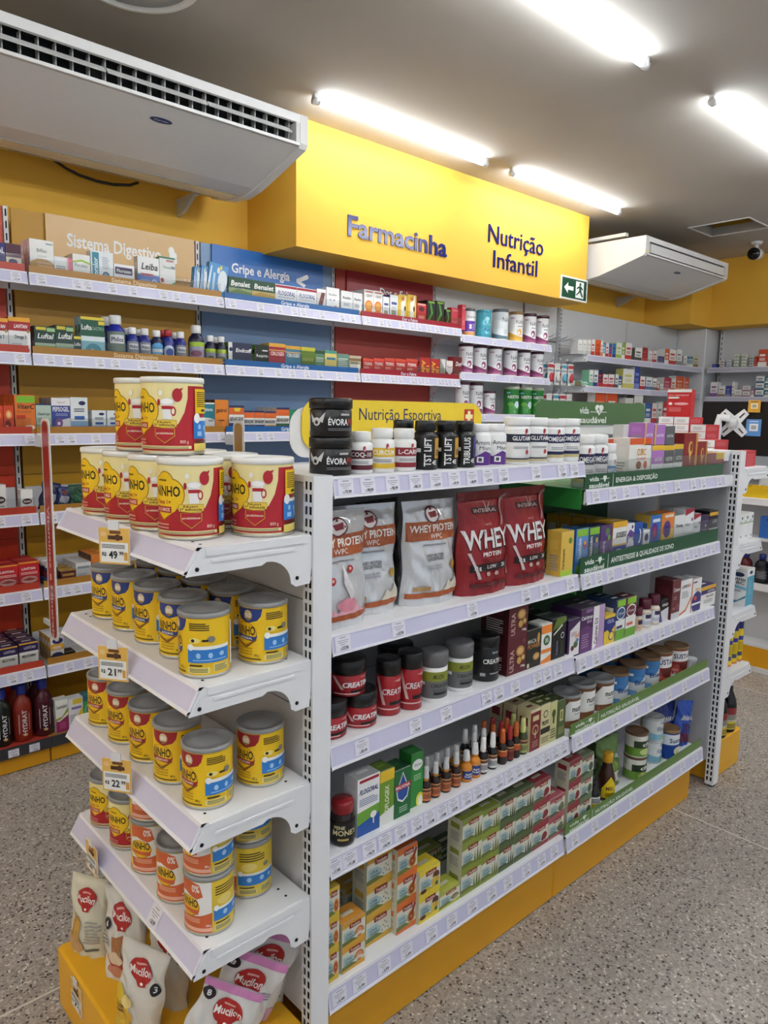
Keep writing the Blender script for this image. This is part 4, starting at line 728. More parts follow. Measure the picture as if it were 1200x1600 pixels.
wb('yw7','white carton with yellow corner shapes',.05,('E4E4E2','CFD0D2','EDEDEC'),[('R',.3,.8,.95,.97,'E6C83A'),('P',[(1,.1),(1,.7),(.6,.4)],'E6C83A'),('R',.2,.64,.9,.72,'8A7AB4'),('L',.1,.2,.6,.5,4,'B0B4BC')])
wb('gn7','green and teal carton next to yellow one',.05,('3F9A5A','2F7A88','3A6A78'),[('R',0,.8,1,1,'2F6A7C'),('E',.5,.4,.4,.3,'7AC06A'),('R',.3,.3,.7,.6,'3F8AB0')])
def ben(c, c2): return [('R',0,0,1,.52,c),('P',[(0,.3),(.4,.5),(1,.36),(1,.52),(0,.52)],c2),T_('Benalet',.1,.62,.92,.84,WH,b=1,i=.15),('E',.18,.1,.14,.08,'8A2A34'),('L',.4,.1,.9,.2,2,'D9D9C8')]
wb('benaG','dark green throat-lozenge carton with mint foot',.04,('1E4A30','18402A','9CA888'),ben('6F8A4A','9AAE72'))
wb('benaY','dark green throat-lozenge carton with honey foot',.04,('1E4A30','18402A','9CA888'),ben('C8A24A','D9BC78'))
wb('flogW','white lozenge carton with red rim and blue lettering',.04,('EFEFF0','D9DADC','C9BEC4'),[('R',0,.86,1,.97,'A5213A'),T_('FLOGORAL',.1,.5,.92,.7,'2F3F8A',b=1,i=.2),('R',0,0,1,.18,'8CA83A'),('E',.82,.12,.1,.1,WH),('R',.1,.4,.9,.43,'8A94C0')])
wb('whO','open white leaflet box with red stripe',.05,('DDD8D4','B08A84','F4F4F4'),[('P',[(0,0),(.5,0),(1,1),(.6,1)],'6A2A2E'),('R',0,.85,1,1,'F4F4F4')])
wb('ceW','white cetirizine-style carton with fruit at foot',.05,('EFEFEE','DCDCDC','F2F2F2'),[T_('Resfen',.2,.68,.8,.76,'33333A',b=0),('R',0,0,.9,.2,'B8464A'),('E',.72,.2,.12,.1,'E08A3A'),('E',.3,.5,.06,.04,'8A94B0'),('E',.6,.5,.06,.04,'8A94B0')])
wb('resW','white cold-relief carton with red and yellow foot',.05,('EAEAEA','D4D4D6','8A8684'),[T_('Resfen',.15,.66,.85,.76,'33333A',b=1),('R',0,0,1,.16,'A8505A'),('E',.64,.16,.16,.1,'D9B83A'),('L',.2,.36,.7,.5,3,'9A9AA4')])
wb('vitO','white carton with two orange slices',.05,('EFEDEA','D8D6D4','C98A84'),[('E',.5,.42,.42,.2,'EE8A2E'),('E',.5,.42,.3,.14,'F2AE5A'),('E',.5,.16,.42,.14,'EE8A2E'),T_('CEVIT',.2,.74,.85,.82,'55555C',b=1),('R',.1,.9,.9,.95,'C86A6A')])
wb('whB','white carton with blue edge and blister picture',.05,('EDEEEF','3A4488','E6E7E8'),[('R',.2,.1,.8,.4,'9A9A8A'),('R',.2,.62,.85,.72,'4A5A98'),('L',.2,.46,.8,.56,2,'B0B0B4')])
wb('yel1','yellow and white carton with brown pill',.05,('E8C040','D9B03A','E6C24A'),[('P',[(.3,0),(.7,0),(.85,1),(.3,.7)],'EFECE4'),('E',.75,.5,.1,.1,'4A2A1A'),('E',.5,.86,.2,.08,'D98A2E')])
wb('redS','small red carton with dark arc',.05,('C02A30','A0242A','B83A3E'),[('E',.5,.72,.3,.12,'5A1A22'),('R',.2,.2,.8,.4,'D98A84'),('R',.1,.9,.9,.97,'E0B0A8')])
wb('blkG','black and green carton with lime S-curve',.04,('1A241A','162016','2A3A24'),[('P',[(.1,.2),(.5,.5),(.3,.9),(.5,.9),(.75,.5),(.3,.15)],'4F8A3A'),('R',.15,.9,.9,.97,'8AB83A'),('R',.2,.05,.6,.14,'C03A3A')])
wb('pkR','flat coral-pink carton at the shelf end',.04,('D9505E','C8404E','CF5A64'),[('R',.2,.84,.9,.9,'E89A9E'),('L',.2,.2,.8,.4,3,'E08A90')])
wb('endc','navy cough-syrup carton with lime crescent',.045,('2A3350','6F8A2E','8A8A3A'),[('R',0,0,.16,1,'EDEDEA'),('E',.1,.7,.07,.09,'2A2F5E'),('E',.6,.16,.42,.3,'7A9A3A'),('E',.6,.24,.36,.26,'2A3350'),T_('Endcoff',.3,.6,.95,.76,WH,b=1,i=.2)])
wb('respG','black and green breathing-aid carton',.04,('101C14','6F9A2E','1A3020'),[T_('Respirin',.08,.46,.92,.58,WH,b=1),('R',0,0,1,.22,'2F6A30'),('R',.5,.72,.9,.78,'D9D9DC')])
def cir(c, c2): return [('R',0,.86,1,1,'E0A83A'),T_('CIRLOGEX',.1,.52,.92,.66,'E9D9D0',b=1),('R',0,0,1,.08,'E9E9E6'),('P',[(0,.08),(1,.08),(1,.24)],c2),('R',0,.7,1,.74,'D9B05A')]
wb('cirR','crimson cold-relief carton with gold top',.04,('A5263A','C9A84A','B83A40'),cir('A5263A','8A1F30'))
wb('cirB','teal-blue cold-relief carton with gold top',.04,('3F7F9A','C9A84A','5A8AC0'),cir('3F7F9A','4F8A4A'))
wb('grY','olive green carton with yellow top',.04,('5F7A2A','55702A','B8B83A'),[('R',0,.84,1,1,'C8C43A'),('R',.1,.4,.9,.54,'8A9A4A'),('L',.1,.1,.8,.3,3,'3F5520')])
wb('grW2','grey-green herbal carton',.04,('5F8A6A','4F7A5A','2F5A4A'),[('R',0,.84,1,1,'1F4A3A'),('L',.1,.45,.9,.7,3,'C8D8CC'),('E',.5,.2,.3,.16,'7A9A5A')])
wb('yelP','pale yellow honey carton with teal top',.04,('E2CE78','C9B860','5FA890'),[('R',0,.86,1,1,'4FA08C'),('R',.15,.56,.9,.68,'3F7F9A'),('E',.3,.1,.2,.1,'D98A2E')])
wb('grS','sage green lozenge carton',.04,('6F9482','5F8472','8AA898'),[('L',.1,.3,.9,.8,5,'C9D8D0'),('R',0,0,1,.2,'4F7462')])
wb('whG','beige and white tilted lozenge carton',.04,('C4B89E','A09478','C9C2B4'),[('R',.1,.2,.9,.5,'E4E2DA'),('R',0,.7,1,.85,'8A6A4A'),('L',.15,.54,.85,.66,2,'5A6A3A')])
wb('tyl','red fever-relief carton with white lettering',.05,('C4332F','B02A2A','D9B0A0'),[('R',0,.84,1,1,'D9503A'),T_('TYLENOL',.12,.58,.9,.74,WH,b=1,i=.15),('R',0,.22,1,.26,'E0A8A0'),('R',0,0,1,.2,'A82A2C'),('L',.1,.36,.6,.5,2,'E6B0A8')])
wb('adv','red pain-relief carton with vertical yellow lettering',.05,('B8262A','B06A70','C0444A'),[('T','Advil',.12,.1,.5,.86,'E8C03A',{'b':1,'r':-1}),('T','12h',.6,.2,.9,.6,'E8C03A',{'b':1,'r':-1})])
wb('slv','silver-grey carton behind red ones',.05,('8F948C','7A7F78','C9CAC4'),[('P',[(0,1),(1,.4),(1,1)],'DADBD6'),('L',.1,.1,.8,.3,3,'5A6A4A')])
wb('dorW','white and wine pain-relief carton',.05,('E6E0DC','9A2A34','DAD2CE'),[('R',0,0,1,.45,'8A2A34'),('P',[(0,.45),(1,.45),(.6,.2)],'E6E0DC'),T_('Doril',.15,.6,.85,.72,'8A2A34',b=1)])
wb('dorR','dark red pain-relief carton leaning at shelf end',.05,('6E1F26','A03038','7A2A30'),[T_('Dori',.3,.6,.95,.78,WH,b=1,i=.2),('R',.15,.1,.5,.16,'C08A80'),('R',.15,.2,.7,.24,'B07A74')])
def bnp(c): return [('R',0,.0,1,.34,c),('R',0,.66,1,.92,'E0692A'),('R',0,.92,1,1,'2A2F5E'),T_('BENEGRIP',.06,.42,.95,.56,'2A2A3A',b=1),('R',.1,.12,.7,.2,'C8503A')]
wb('beneB','orange, white and navy flu carton with yellow seal',.045,('EFEDE8','DAD8D4','D9DCE4'),bnp('2A3A78')+[('P',[(.3,.92),(.8,.92),(.7,.78),(.4,.78)],'E8C83A')])
wb('beneS','small orange, white and navy flu carton',.045,('EFEDE8','DAD8D4','C9602A'),bnp('2A3A78'))
wb('beneY','orange, white and amber flu carton',.045,('EFEDE8','DAD8D4','C98A5A'),bnp('E0A84A'))
wb('beneG','orange, white and dark green flu carton',.045,('EFEDE8','DAD0C8','CFC6BC'),bnp('2F6A38')+[('R',0,.0,1,.3,'3F6A3A')])
wb('grn3','teal green carton at the sign edge',.045,('1F8A6A','187A5C','2A6A58'),[('R',.3,.1,.9,.4,'D9E4DE'),('L',.35,.15,.8,.35,2,'C03A3A'),('R',.2,.6,.9,.7,'BFE0D2')])
def carton_mesh(k, w_, h, d, cols, prims):
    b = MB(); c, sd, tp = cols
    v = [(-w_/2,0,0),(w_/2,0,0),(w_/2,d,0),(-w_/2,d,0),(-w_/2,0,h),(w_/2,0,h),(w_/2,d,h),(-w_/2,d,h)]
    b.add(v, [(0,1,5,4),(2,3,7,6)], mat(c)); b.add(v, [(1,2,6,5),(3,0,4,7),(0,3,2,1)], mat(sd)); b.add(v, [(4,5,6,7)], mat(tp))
    art(b, prims, w_, h, flat(-w_/2, 0, 0))
    # side print facing -X, tuck-flap line on top
    ms = lambda x, y, l: (-w_/2-l, d-x, y)
    art(b, [('L', .2, .12, .8, .5, 6, 'B5B5B2' if sum(lin(sd)) < .9 else '9A9A98'), ('R', .2, .6, .8, .8, c)], d, h, ms)
    mt = lambda x, y, l: (-w_/2+x, y, h+l)
    art(b, [('R', .02, .02, .98, .05, 'D9D9D6' if sum(lin(tp)) < 1 else 'B0B0AE'), ('R', .25, .4, .75, .62, c if c != tp else sd)], w_, d, mt)
    return b.mesh('carton')
NAMES = {}
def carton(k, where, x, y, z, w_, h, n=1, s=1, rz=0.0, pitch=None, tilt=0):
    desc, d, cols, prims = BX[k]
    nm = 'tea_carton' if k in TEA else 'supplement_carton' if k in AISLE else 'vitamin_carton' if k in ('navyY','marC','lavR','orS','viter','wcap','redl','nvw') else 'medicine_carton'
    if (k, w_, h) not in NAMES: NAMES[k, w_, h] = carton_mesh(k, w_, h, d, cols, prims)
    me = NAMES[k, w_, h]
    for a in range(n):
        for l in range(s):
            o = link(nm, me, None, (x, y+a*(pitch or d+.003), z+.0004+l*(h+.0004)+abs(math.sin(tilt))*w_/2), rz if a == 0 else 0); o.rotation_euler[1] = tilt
            reg(o, desc, where, 'carton', x, y+a*.1, l, desc.split(' with ')[0]+' row')
# --- round goods: parts (name, profile [(r, z)] in fractions of d/2 and h, colour, finish), wrap art over z-range
def P_(name, prof, col, kind='plastic'): return (name, prof, col, kind)
def tubp(c, lid, z=.78, k='plastic', lk='plastic'):
    return [P_('tub_body', [(.9,0),(.97,.015),(.97,z-.03),(.9,z)], c, k), P_('screw_lid', [(.93,z),(1,z+.015),(1,.97),(.94,1),(.3,1.0)], lid, lk)]
def botp(c, cap, zs=.72, zn=.78, k='plastic', cr=.72):
    return [P_('bottle_body', [(.92,0),(1,.02),(1,zs-.06),(.93,zs-.02),(.7,zn),(.68,zn+.01)], c, k), P_('cap', [(cr,zn+.005),(cr+.03,zn+.015),(cr+.03,.98),(cr-.04,1),(.2,1)], cap)]
def canp(c, lid=None, rim='B9B9B5', lk='plastic', top=.9):
    p = [P_('can_body', [(.95,0),(1,.006),(1,.02),(.975,.03),(.975,.35),(.967,.36),(.975,.37),(.975,.62),(.967,.63),(.975,.64),(.975,top)], c, 'gloss'), P_('steel_rim', [(.97,-.0),(1.0,.004),(1.0,.022),(.97,.026)], rim, 'metal')]
    p.append(P_('lid', [(.985,top),(1.02,top+.012),(1.02,.985),(.99,1.0),(.93,1.0),(.91,.985),(.3,.985)], lid or 'E9E9E6', lk))
    return p
RD = {}
def R(k, desc, cat, nm, parts, z0, z1, deg, prims, rad=1.0): RD[k] = (desc, cat, nm, parts, z0, z1, deg, prims, rad)
swirl = lambda x, y: [('E', x, y, .045, .10, 'A8303A'), ('E', x+.008, y-.01, .026, .06, 'F0E8E4'), ('E', x-.004, y+.015, .022, .045, 'A8303A')]
R('evora','black workout-powder tub with wing emblem','tub','supplement_tub',tubp('17171A','101012',.72),.04,.68,170,[T_('ÉVORA',.42,.42,.76,.66,WH,b=1),T_('PN',.77,.42,.93,.66,'B8362E',b=1),('E',.22,.55,.07,.17,'C9C9C9'),('P',[(.08,.9),(.2,.6),(.12,.5)],'C9C9C9'),('P',[(.38,.95),(.25,.6),(.33,.5)],'C9C9C9'),('E',.22,.52,.03,.08,'222224'),('L',.42,.2,.9,.32,2,'77777A'),('R',.62,.8,.8,.88,'B0B0B0'),('R',0,.15,.06,.8,'DADADA')],.97)
def vitb(t, c, c2): return swirl(.62,.9)+[('R',0,.52,1,.84,c),T_(t,.22,.6,.86,.76,WH,b=1),('R',0,.1,1,.28,c2),('L',.25,.34,.75,.46,2,'9A9AA0')]+swirl(.62,.88)
R('coq','small white supplement bottle with maroon COQ-10 band','bottle','supplement_bottle',botp('F0F0EE','EDEDEB',.74,.77,cr=.8),.03,.66,165,vitb('COQ-10','5A1F2A','5A1F2A'))
R('curcu','white supplement bottle with yellow curcuma band','bottle','supplement_bottle',botp('F0F0EE','EDEDEB',.74,.77,cr=.8),.03,.66,165,vitb('CURCUM','E2BC3A','E2BC3A'))
R('lcarn','white supplement bottle with dark red L-carnitine band','bottle','supplement_bottle',botp('F0F0EE','EDEDEB',.74,.77,cr=.8),.03,.66,165,vitb('L-CARN','8E2430','8E2430'))
tstart = lambda t, c: [('T',t,.36,.05,.52,.95,WH,{'b':1,'r':1}),('R',.62,.3,.95,.95,c),('R',.62,.1,.95,.28,'0E0E10'),T_('4E',.55,.1,.68,.24,WH,b=1),('L',.66,.4,.92,.6,3,'222224'),('R',.08,.5,.28,.62,'D0D0D0')]
R('tst','black capsule bottle with vertical TST LIFT lettering and gold panel','bottle','supplement_bottle',botp('141416','0D0D0F',.74,.78,cr=.78),.04,.68,190,tstart('TST LIFT','C9983A'))
R('trib','black capsule bottle with vertical TRIBULUS lettering and violet panel','bottle','supplement_bottle',botp('141416','0D0D0F',.74,.78,cr=.78),.04,.68,190,tstart('TRIBULUS','4A3F8A'))
R('amora','white capsule bottle with purple wave and grey Amora lettering','bottle','supplement_bottle',botp('F0F0F0','EDEDEF',.78,.82,cr=.8),.03,.7,170,[('P',[(0,0),(1,0),(1,.36),(.6,.5),(.3,.3),(0,.42)],'5E2F86'),T_('Amora',.28,.72,.78,.88,'4A4A50'),T_('Miura',.42,.54,.85,.68,'4A4A50'),('R',.35,.1,.55,.3,WH),('R',.4,.14,.5,.26,'4A4A50')])
R('glut','large white powder bottle with navy GLUTAMINA band','bottle','supplement_bottle',botp('F1F1F0','EEEEEE',.8,.83,cr=.92),.03,.76,170,swirl(.62,.92)+[('R',0,.6,1,.84,'1C2340'),T_('GLUTAMINA',.26,.66,.96,.78,WH,b=1),('R',0,.1,1,.14,'1C2340'),('R',0,.03,1,.1,'C4B48A'),('L',.3,.42,.7,.5,2,'9A9AA0'),('E',.66,.32,.05,.07,'B03A3A')]+swirl(.62,.9))
R('omega','white fish-oil bottle with navy OMEGA band','bottle','supplement_bottle',botp('F1F1F0','EEEEEE',.8,.83,cr=.92),.03,.76,170,[('R',0,.56,1,.84,'1F2350'),T_('OMEGAFOR',.2,.62,.95,.76,WH,b=1),('R',0,.2,1,.3,'1F2350'),('R',0,.1,1,.2,'C9BA86'),('L',.3,.36,.7,.46,2,'A0A0A6')]+swirl(.5,.9))
R('mega','small white bottle with light blue band','bottle','supplement_bottle',botp('F1F1F0','EEEEEE',.74,.78,cr=.85),.03,.66,170,[('R',0,.3,1,.7,'4A84C0'),T_('MEGA',.25,.42,.8,.6,WH,b=1)]+swirl(.6,.85))
cre = lambda: [('P',[(.05,.95),(.12,.95),(.3,.3),(.24,.3)],'D9B8B4'),T_('CREATINA',.26,.42,.92,.68,'D8CFCF',b=1,i=.15),T_('CREATINA',.27,.43,.93,.68,'EDE6E6',b=1,i=.15),('R',.42,.14,.9,.26,'151516'),('R',.1,.06,.6,.12,'E0B8B4'),('P',[(.6,.9),(.85,.98),(.75,.82)],'C98A88')]
R('creaR','squat red creatine tub with black lid','tub','supplement_tub',tubp('A8222A','131315',.6),.04,.58,170,cre(),.97)
R('creaT','tall slim red creatine tub with black lid','tub','supplement_tub',tubp('A8222A','131315',.72),.08,.7,180,[('P',[(.02,.98),(.1,.98),(.3,.2),(.22,.2)],'D9B8B4'),T_('CREATINA',.2,.5,.98,.66,'E6DEDE',b=1,i=.15),('R',.4,.2,.95,.3,'151516'),('R',.05,.06,.7,.1,'E0B8B4'),('P',[(.5,.9),(.8,.97),(.7,.84)],'C98A88')],.97)
R('muri','grey and white creatine tub with olive band and grey lid','tub','supplement_tub',[P_('tub_body',[(.93,0),(.97,.02),(.97,.1),(.97,.68),(.93,.7)],'EDEDEB'),P_('screw_lid',[(.95,.72),(1,.735),(1,.97),(.95,1),(.3,1)],'6A6A6C')],.08,.62,200,[('R',0,0,1,1,'6E6F70'),('R',0,.64,1,1,'8C9434'),T_('MUON',.4,.74,.62,.9,'3A3F18',b=1,i=.2),T_('CREATINE',.36,.42,.78,.54,'26262A',b=1),('R',.1,.5,.24,.62,WH),('R',.42,.14,.78,.24,'1F1F22'),('L',.4,.28,.7,.36,2,'4A4A4C')],.97)
R('creaB','black creatine tub with white lettering','tub','supplement_tub',tubp('121214','0C0C0E',.78),.06,.76,180,[T_('CREATINE',.34,.5,.9,.64,WH,b=1),T_('BLACK',.55,.82,.72,.88,'C9C9CC',b=1),('R',.28,.1,.4,.2,'B0B0B0'),('R',.5,.16,.8,.2,'9A9A9C'),('R',.04,.1,.2,.9,'232326')],.97)
R('darkjar','wide dark tub standing behind the red tubs','tub','supplement_tub',tubp('1C1B1F','131316',.74),.1,.6,150,[('R',.3,.2,.8,.5,'33262C')],.97)
R('money','dark jar with red lid and gold lettering','jar','paste_jar',[P_('jar_body',[(.86,0),(.97,.03),(1,.2),(1,.55),(.9,.68),(.84,.72)],'1E1512','gloss'),P_('screw_lid',[(.85,.73),(.88,.74),(.88,.96),(.82,1),(.2,1)],'8E1820','gloss')],.1,.58,170,[('R',0,0,1,1,'14100E'),T_('PENE',.2,.66,.5,.82,'D9CFA0',b=1),T_('MONEY',.16,.36,.86,.6,'D9CFA0',b=1),('R',.3,.1,.6,.2,'B8A05A')])
def spr(k, desc, body, lab_, cap, capk='plastic', neck='C88A3A', ltxt=None):
    R(k, desc, 'bottle', 'spray_bottle', [P_('bottle_body',[(.9,0),(1,.02),(1,.44),(.9,.52),(.5,.6),(.45,.62)],body,'gloss'),P_('collar',[(.55,.6),(.58,.61),(.58,.7),(.5,.72)],neck,'plastic'),P_('spray_cap',[(.62,.68),(.6,.7),(.48,.96),(.42,1),(.1,1)],cap,capk)], .06,.42,200,[('R',0,0,1,1,lab_),('R',0,.7,1,1,'D9A070' if lab_ != WH else 'D9D9D6'),('L',.2,.2,.8,.6,4,'3A2A22'),('R',.2,.72,.8,.9,'5A3A28')]+(ltxt or []), 1.005)
spr('spray','brown propolis spray with clear cap and orange label','2A1B16','D27A4A','C9CACB')
spr('apis','orange throat spray with blue round badge','D98A2A','E08E2A','D9D9D9','plastic','D98A2A',[('E',.5,.5,.3,.4,'23408A'),T_('Apis',.34,.52,.66,.68,WH,b=1),T_('Fresh',.32,.3,.68,.46,WH,b=1)])
spr('sprayK','black bottle with white dropper cap','1C1C1E','D9DADA','EFEFEE','plastic','E6E6E6')
spr('sprayO','dark bottle with orange wrapped neck','241A14','2A1C16','C8622E','plastic','C8622E',[('R',0,.5,1,.9,'B8542A')])
spr('sprayR','dark bottle with crimson wrapped neck','241416','8A2A2E','A82E34','plastic','A82E34')
spr('sprayG','dark green bottle with pale lime cap','3F4A2A','A8B46A','D2D88A','plastic','C8CE7A')
R('nutren','brown and white meal-powder can with grey lid','can','powder_can',canp('7A5236','9A9B9E'),.05,.86,240,[('P',[(.2,.0),(.95,.0),(.95,.95),(.4,.95),(.28,.6)],'F0EEEA'),('P',[(.2,.0),(.95,.0),(.9,.16),(.55,.24),(.3,.2)],'8A5A3A'),T_('nutren',.46,.56,.8,.76,'17171A',b=1),T_('senior',.5,.44,.68,.52,'55555A'),('R',.04,.2,.16,.85,'E4E2DC'),('E',.3,.84,.04,.06,'17171A')],.975)
R('ensure','blue nutrition can with white mountain and brown lid','can','powder_can',canp('3A78B4','7A5A3A'),.05,.86,220,[('P',[(0,0),(1,0),(1,.5),(.75,.8),(.5,.45),(.3,.5),(0,.36)],'C9CED2'),('P',[(0,0),(1,0),(1,.12),(0,.2)],'5F8FBE'),('R',.28,.76,.38,.86,WH),T_('Ensure',.42,.4,.86,.58,'17306A',b=1),('E',.6,.12,.14,.08,'D9CFA8')],.975)
R('sust','white and red-brown nutrition can with brown lid','can','powder_can',canp('9A3A34','8A6A44'),.05,.86,220,[('P',[(0,.5),(1,.56),(1,1),(0,1)],'EDEBE8'),T_('SUSTAGEN',.28,.66,.92,.86,'1E2A66',b=1),('E',.55,.34,.14,.2,'6A2A22'),('E',.75,.2,.12,.14,'B84A3A'),('R',.2,.08,.4,.2,'C87A70')],.975)
R('sustB','royal blue nutrition can with pale drink picture','can','powder_can',canp('24489A','8A6A44'),.05,.86,220,[('P',[(0,.55),(1,.6),(1,1),(0,1)],'DDE4EC'),T_('Sustagen',.34,.66,.92,.84,'1E2A66',b=1),('E',.6,.3,.14,.18,'E6DFC0')],.975)
R('supra','large navy supplement tub at the shelf end','tub','supplement_tub',tubp('1E2344','171B36',.8),.06,.78,200,[T_('SUPRA',.3,.66,.8,.78,WH,b=1),T_('NUTRI',.36,.52,.8,.62,WH,b=1),('L',.3,.1,.8,.3,3,'6A70A0')],.97)
R('cup','translucent white measuring cup','cup','measuring_cup',[P_('cup_body',[(.7,0),(.74,.02),(1,.98),(1,1)],'D6DBDD')],.1,.5,60,[('L',.1,.1,.9,.8,4,'B0B6BA')])
R('cha','green-labelled chai can with brown lid','can','powder_can',canp('E6E6DE','6A4A30'),.05,.86,220,[('R',0,.0,1,.45,'6F9A3A'),('R',.3,.44,1,.8,'26361E'),T_('chá',.5,.52,.84,.72,WH,b=1),('E',.6,.24,.16,.16,'C9D88A')],.975)
R('fiber','pale blue and white fibre can','can','powder_can',canp('E9EDEE','C9CCCE'),.05,.86,220,[('P',[(0,0),(1,0),(1,.4),(.5,.3),(0,.55)],'8AC4DC'),T_('fiber',.46,.5,.8,.74,'3A5A86',i=.2),('E',.7,.1,.12,.1,'9CC46A'),('R',.55,.9,.8,.96,'6A8AB0')],.975)
R('mel','brown honey bottle with yellow cap and label','bottle','honey_bottle',[P_('bottle_body',[(.9,0),(1,.02),(1,.45),(.8,.6),(.5,.78),(.48,.8)],'3A1E0C','gloss'),P_('cap',[(.56,.8),(.6,.81),(.6,.97),(.54,1),(.2,1)],'E0A81E')],.08,.55,150,[('P',[(.1,0),(.9,0),(.9,.4),(.5,1),(.1,.4)],'E6C81E'),T_('MEL',.3,.36,.7,.52,'5A2A10',b=1),('L',.28,.08,.72,.26,3,'6A3A14')])
R('molho','small dark sauce bottle with white and yellow label','bottle','sauce_bottle',[P_('bottle_body',[(.9,0),(1,.02),(1,.55),(.6,.75),(.4,.85)],'161214','gloss'),P_('cap',[(.45,.85),(.48,.86),(.48,.98),(.4,1),(.1,1)],'1E1E22')],.1,.5,170,[('R',0,0,1,.4,'E0B83A'),('R',0,.4,1,1,'E6E6E2'),('L',.2,.5,.8,.9,3,'26262A')])
nana = lambda c2, c3, t='NAN': [('P',[(0,0),(1,0),(1,.12),(.6,.16),(.3,.3),(0,.42)],c2),('P',[(0,0),(1,0),(1,.06),(.4,.1),(0,.22)],c3),T_(t,.46,.66,.76,.82,'2A2F4A'),('R',.5,.56,.7,.6,'8A8A94'),('E',.58,.34,.085,.13,c2),('E',.56,.31,.045,.07,'EDE6EA'),('R',.26,.88,.4,.93,'B88AA8')]
R('nan','white baby-milk tin with plum swoosh and lid','can','milk_tin',canp('ECECEE','4A2436'),.04,.86,240,nana('8A3A68','A85A88'),.975)
R('nanS','short white baby-milk tin with plum swoosh','can','milk_tin',canp('ECECEE','4A2436'),.04,.86,240,nana('8A3A68','A85A88'),.975)
R('nanW','silver-white baby-milk tin with grey lid','can','milk_tin',canp('DFE3E6','5A5F68'),.04,.86,240,[('P',[(0,0),(1,0),(1,.1),(.5,.12),(.2,.22),(0,.3)],'5F7A88'),T_('NAN',.5,.66,.84,.84,'2A2F4A'),('R',.74,.44,.84,.5,'3A5A88'),('L',.55,.2,.7,.4,3,'B0B8C0')],.975)
R('nanY','white baby-milk tin with golden base','can','milk_tin',canp('ECECEA','8A6A3A'),.04,.86,240,nana('E0A83A','E6BC5A'),.975)
R('fort','white baby-milk tin with violet panel','can','milk_tin',canp('EEEEEE','5A5A60'),.04,.86,240,[('R',0,.16,1,.62,'6A3AA8'),('R',0,0,1,.14,'E0A060'),T_('Fortini',.42,.74,.78,.84,'3A3A44'),('E',.52,.42,.05,.06,WH),('E',.52,.32,.05,.06,WH),('L',.6,.25,.85,.52,4,'B8A0D8')],.975)
R('apt','turquoise baby-milk tin','can','milk_tin',canp('4FB0C4','4AA8BC'),.04,.86,240,[('E',.55,.78,.08,.08,'A8DCE4'),T_('Apta',.4,.26,.8,.4,'2A5A9A',i=.25),('L',.4,.5,.7,.6,2,'8AD0DC'),('R',.3,.05,.8,.12,'3A98B0')],.975)
R('nestog','green baby-milk tin with white drop','can','milk_tin',canp('2F8238','B9C0A8'),.04,.86,240,[T_('NESTOU',.34,.66,.78,.78,WH,b=1),('E',.66,.38,.1,.16,'CFE2EA'),('E',.44,.4,.1,.1,'6FB04A'),('E',.5,.24,.12,.1,'4F9A4A'),('R',.3,.86,.42,.93,'7AB8C8')],.975)
phl = lambda c: [('R',.0,.0,1,1,c),('R',.16,.5,.84,.86,'D9DBE0'),T_('Philos',.22,.58,.78,.76,'33334A',b=1),('R',.0,.05,1,.16,'4F6A3A')]
sq = lambda body, cap, z=.72: [P_('bottle_body',[(.94,0),(1,.02),(1,z-.12),(.9,z-.04),(.55,z+.05),(.5,z+.07)],body,'plastic'),P_('cap',[(.6,z+.07),(.64,z+.08),(.64,.98),(.58,1),(.2,1)],cap)]
R('phil','large cobalt blue antacid bottle with white cap','bottle','medicine_bottle',sq('1F2A9A','EDEDEC'),.08,.62,130,phl('7A8A7A'))
R('philS','small cobalt blue antacid bottle with white cap','bottle','medicine_bottle',sq('1F2A86','EDEDEC'),.08,.56,130,phl('8A8F98'))
R('philW','navy bottle with sky-blue oval label and white cap','bottle','medicine_bottle',sq('1E2548','EDEDEC'),.06,.6,130,[('R',0,0,1,.7,'5AA8DC'),('E',.5,.7,.5,.28,'5AA8DC'),('R',0,.42,1,.62,'E6ECF0'),('E',.5,.2,.3,.16,'9ACCE8')])
R('redcap','blue bottle with red cap','bottle','medicine_bottle',sq('1F2F86','B02A2E'),.08,.56,130,[('E',.5,.5,.45,.4,'C9D4E8'),('E',.55,.45,.3,.25,'2A4AA0'),('R',.2,.1,.8,.24,'24389A')])
R('navyb','tall navy syrup bottle with lime and lilac label','bottle','medicine_bottle',sq('1B1B3A','EDEDEC'),.06,.56,140,[('R',0,0,1,1,'A8A4BC'),('R',0,.76,1,1,'A8C83A'),('E',.4,.4,.3,.16,'8A4A6A'),('R',.1,.06,.9,.2,'D9D6E4')])
R('navyS','small navy syrup bottle with lime label','bottle','medicine_bottle',sq('1B1B3A','EDEDEC'),.06,.54,140,[('R',0,0,1,1,'9A98AC'),('R',0,.72,1,1,'A8C03A'),('E',.5,.3,.3,.2,'5A6A4A')])
R('jarW','maroon and navy vitamin jar with white lid','jar','vitamin_jar',[P_('jar_body',[(.92,0),(1,.03),(1,.66),(.9,.76)],'24365E'),P_('screw_lid',[(.92,.78),(.95,.79),(.95,.97),(.9,1),(.2,1)],'E4E2E2')],.06,.64,200,[('R',0,.5,1,1,'6A2030'),('R',0,.28,1,.46,'3A70B0'),('L',.2,.05,.8,.2,2,'9AA8C8')])
R('marb','maroon-capped cream vitamin bottle','bottle','supplement_bottle',botp('E6DACB','5A1C30',.6,.66,cr=.9),.04,.56,190,[('E',.5,.5,.5,.5,'D9B890'),('E',.52,.5,.42,.44,'DDE0EA'),('R',.4,.6,.8,.86,'3A2A50'),('L',.3,.2,.8,.44,3,'9AA0B8')])
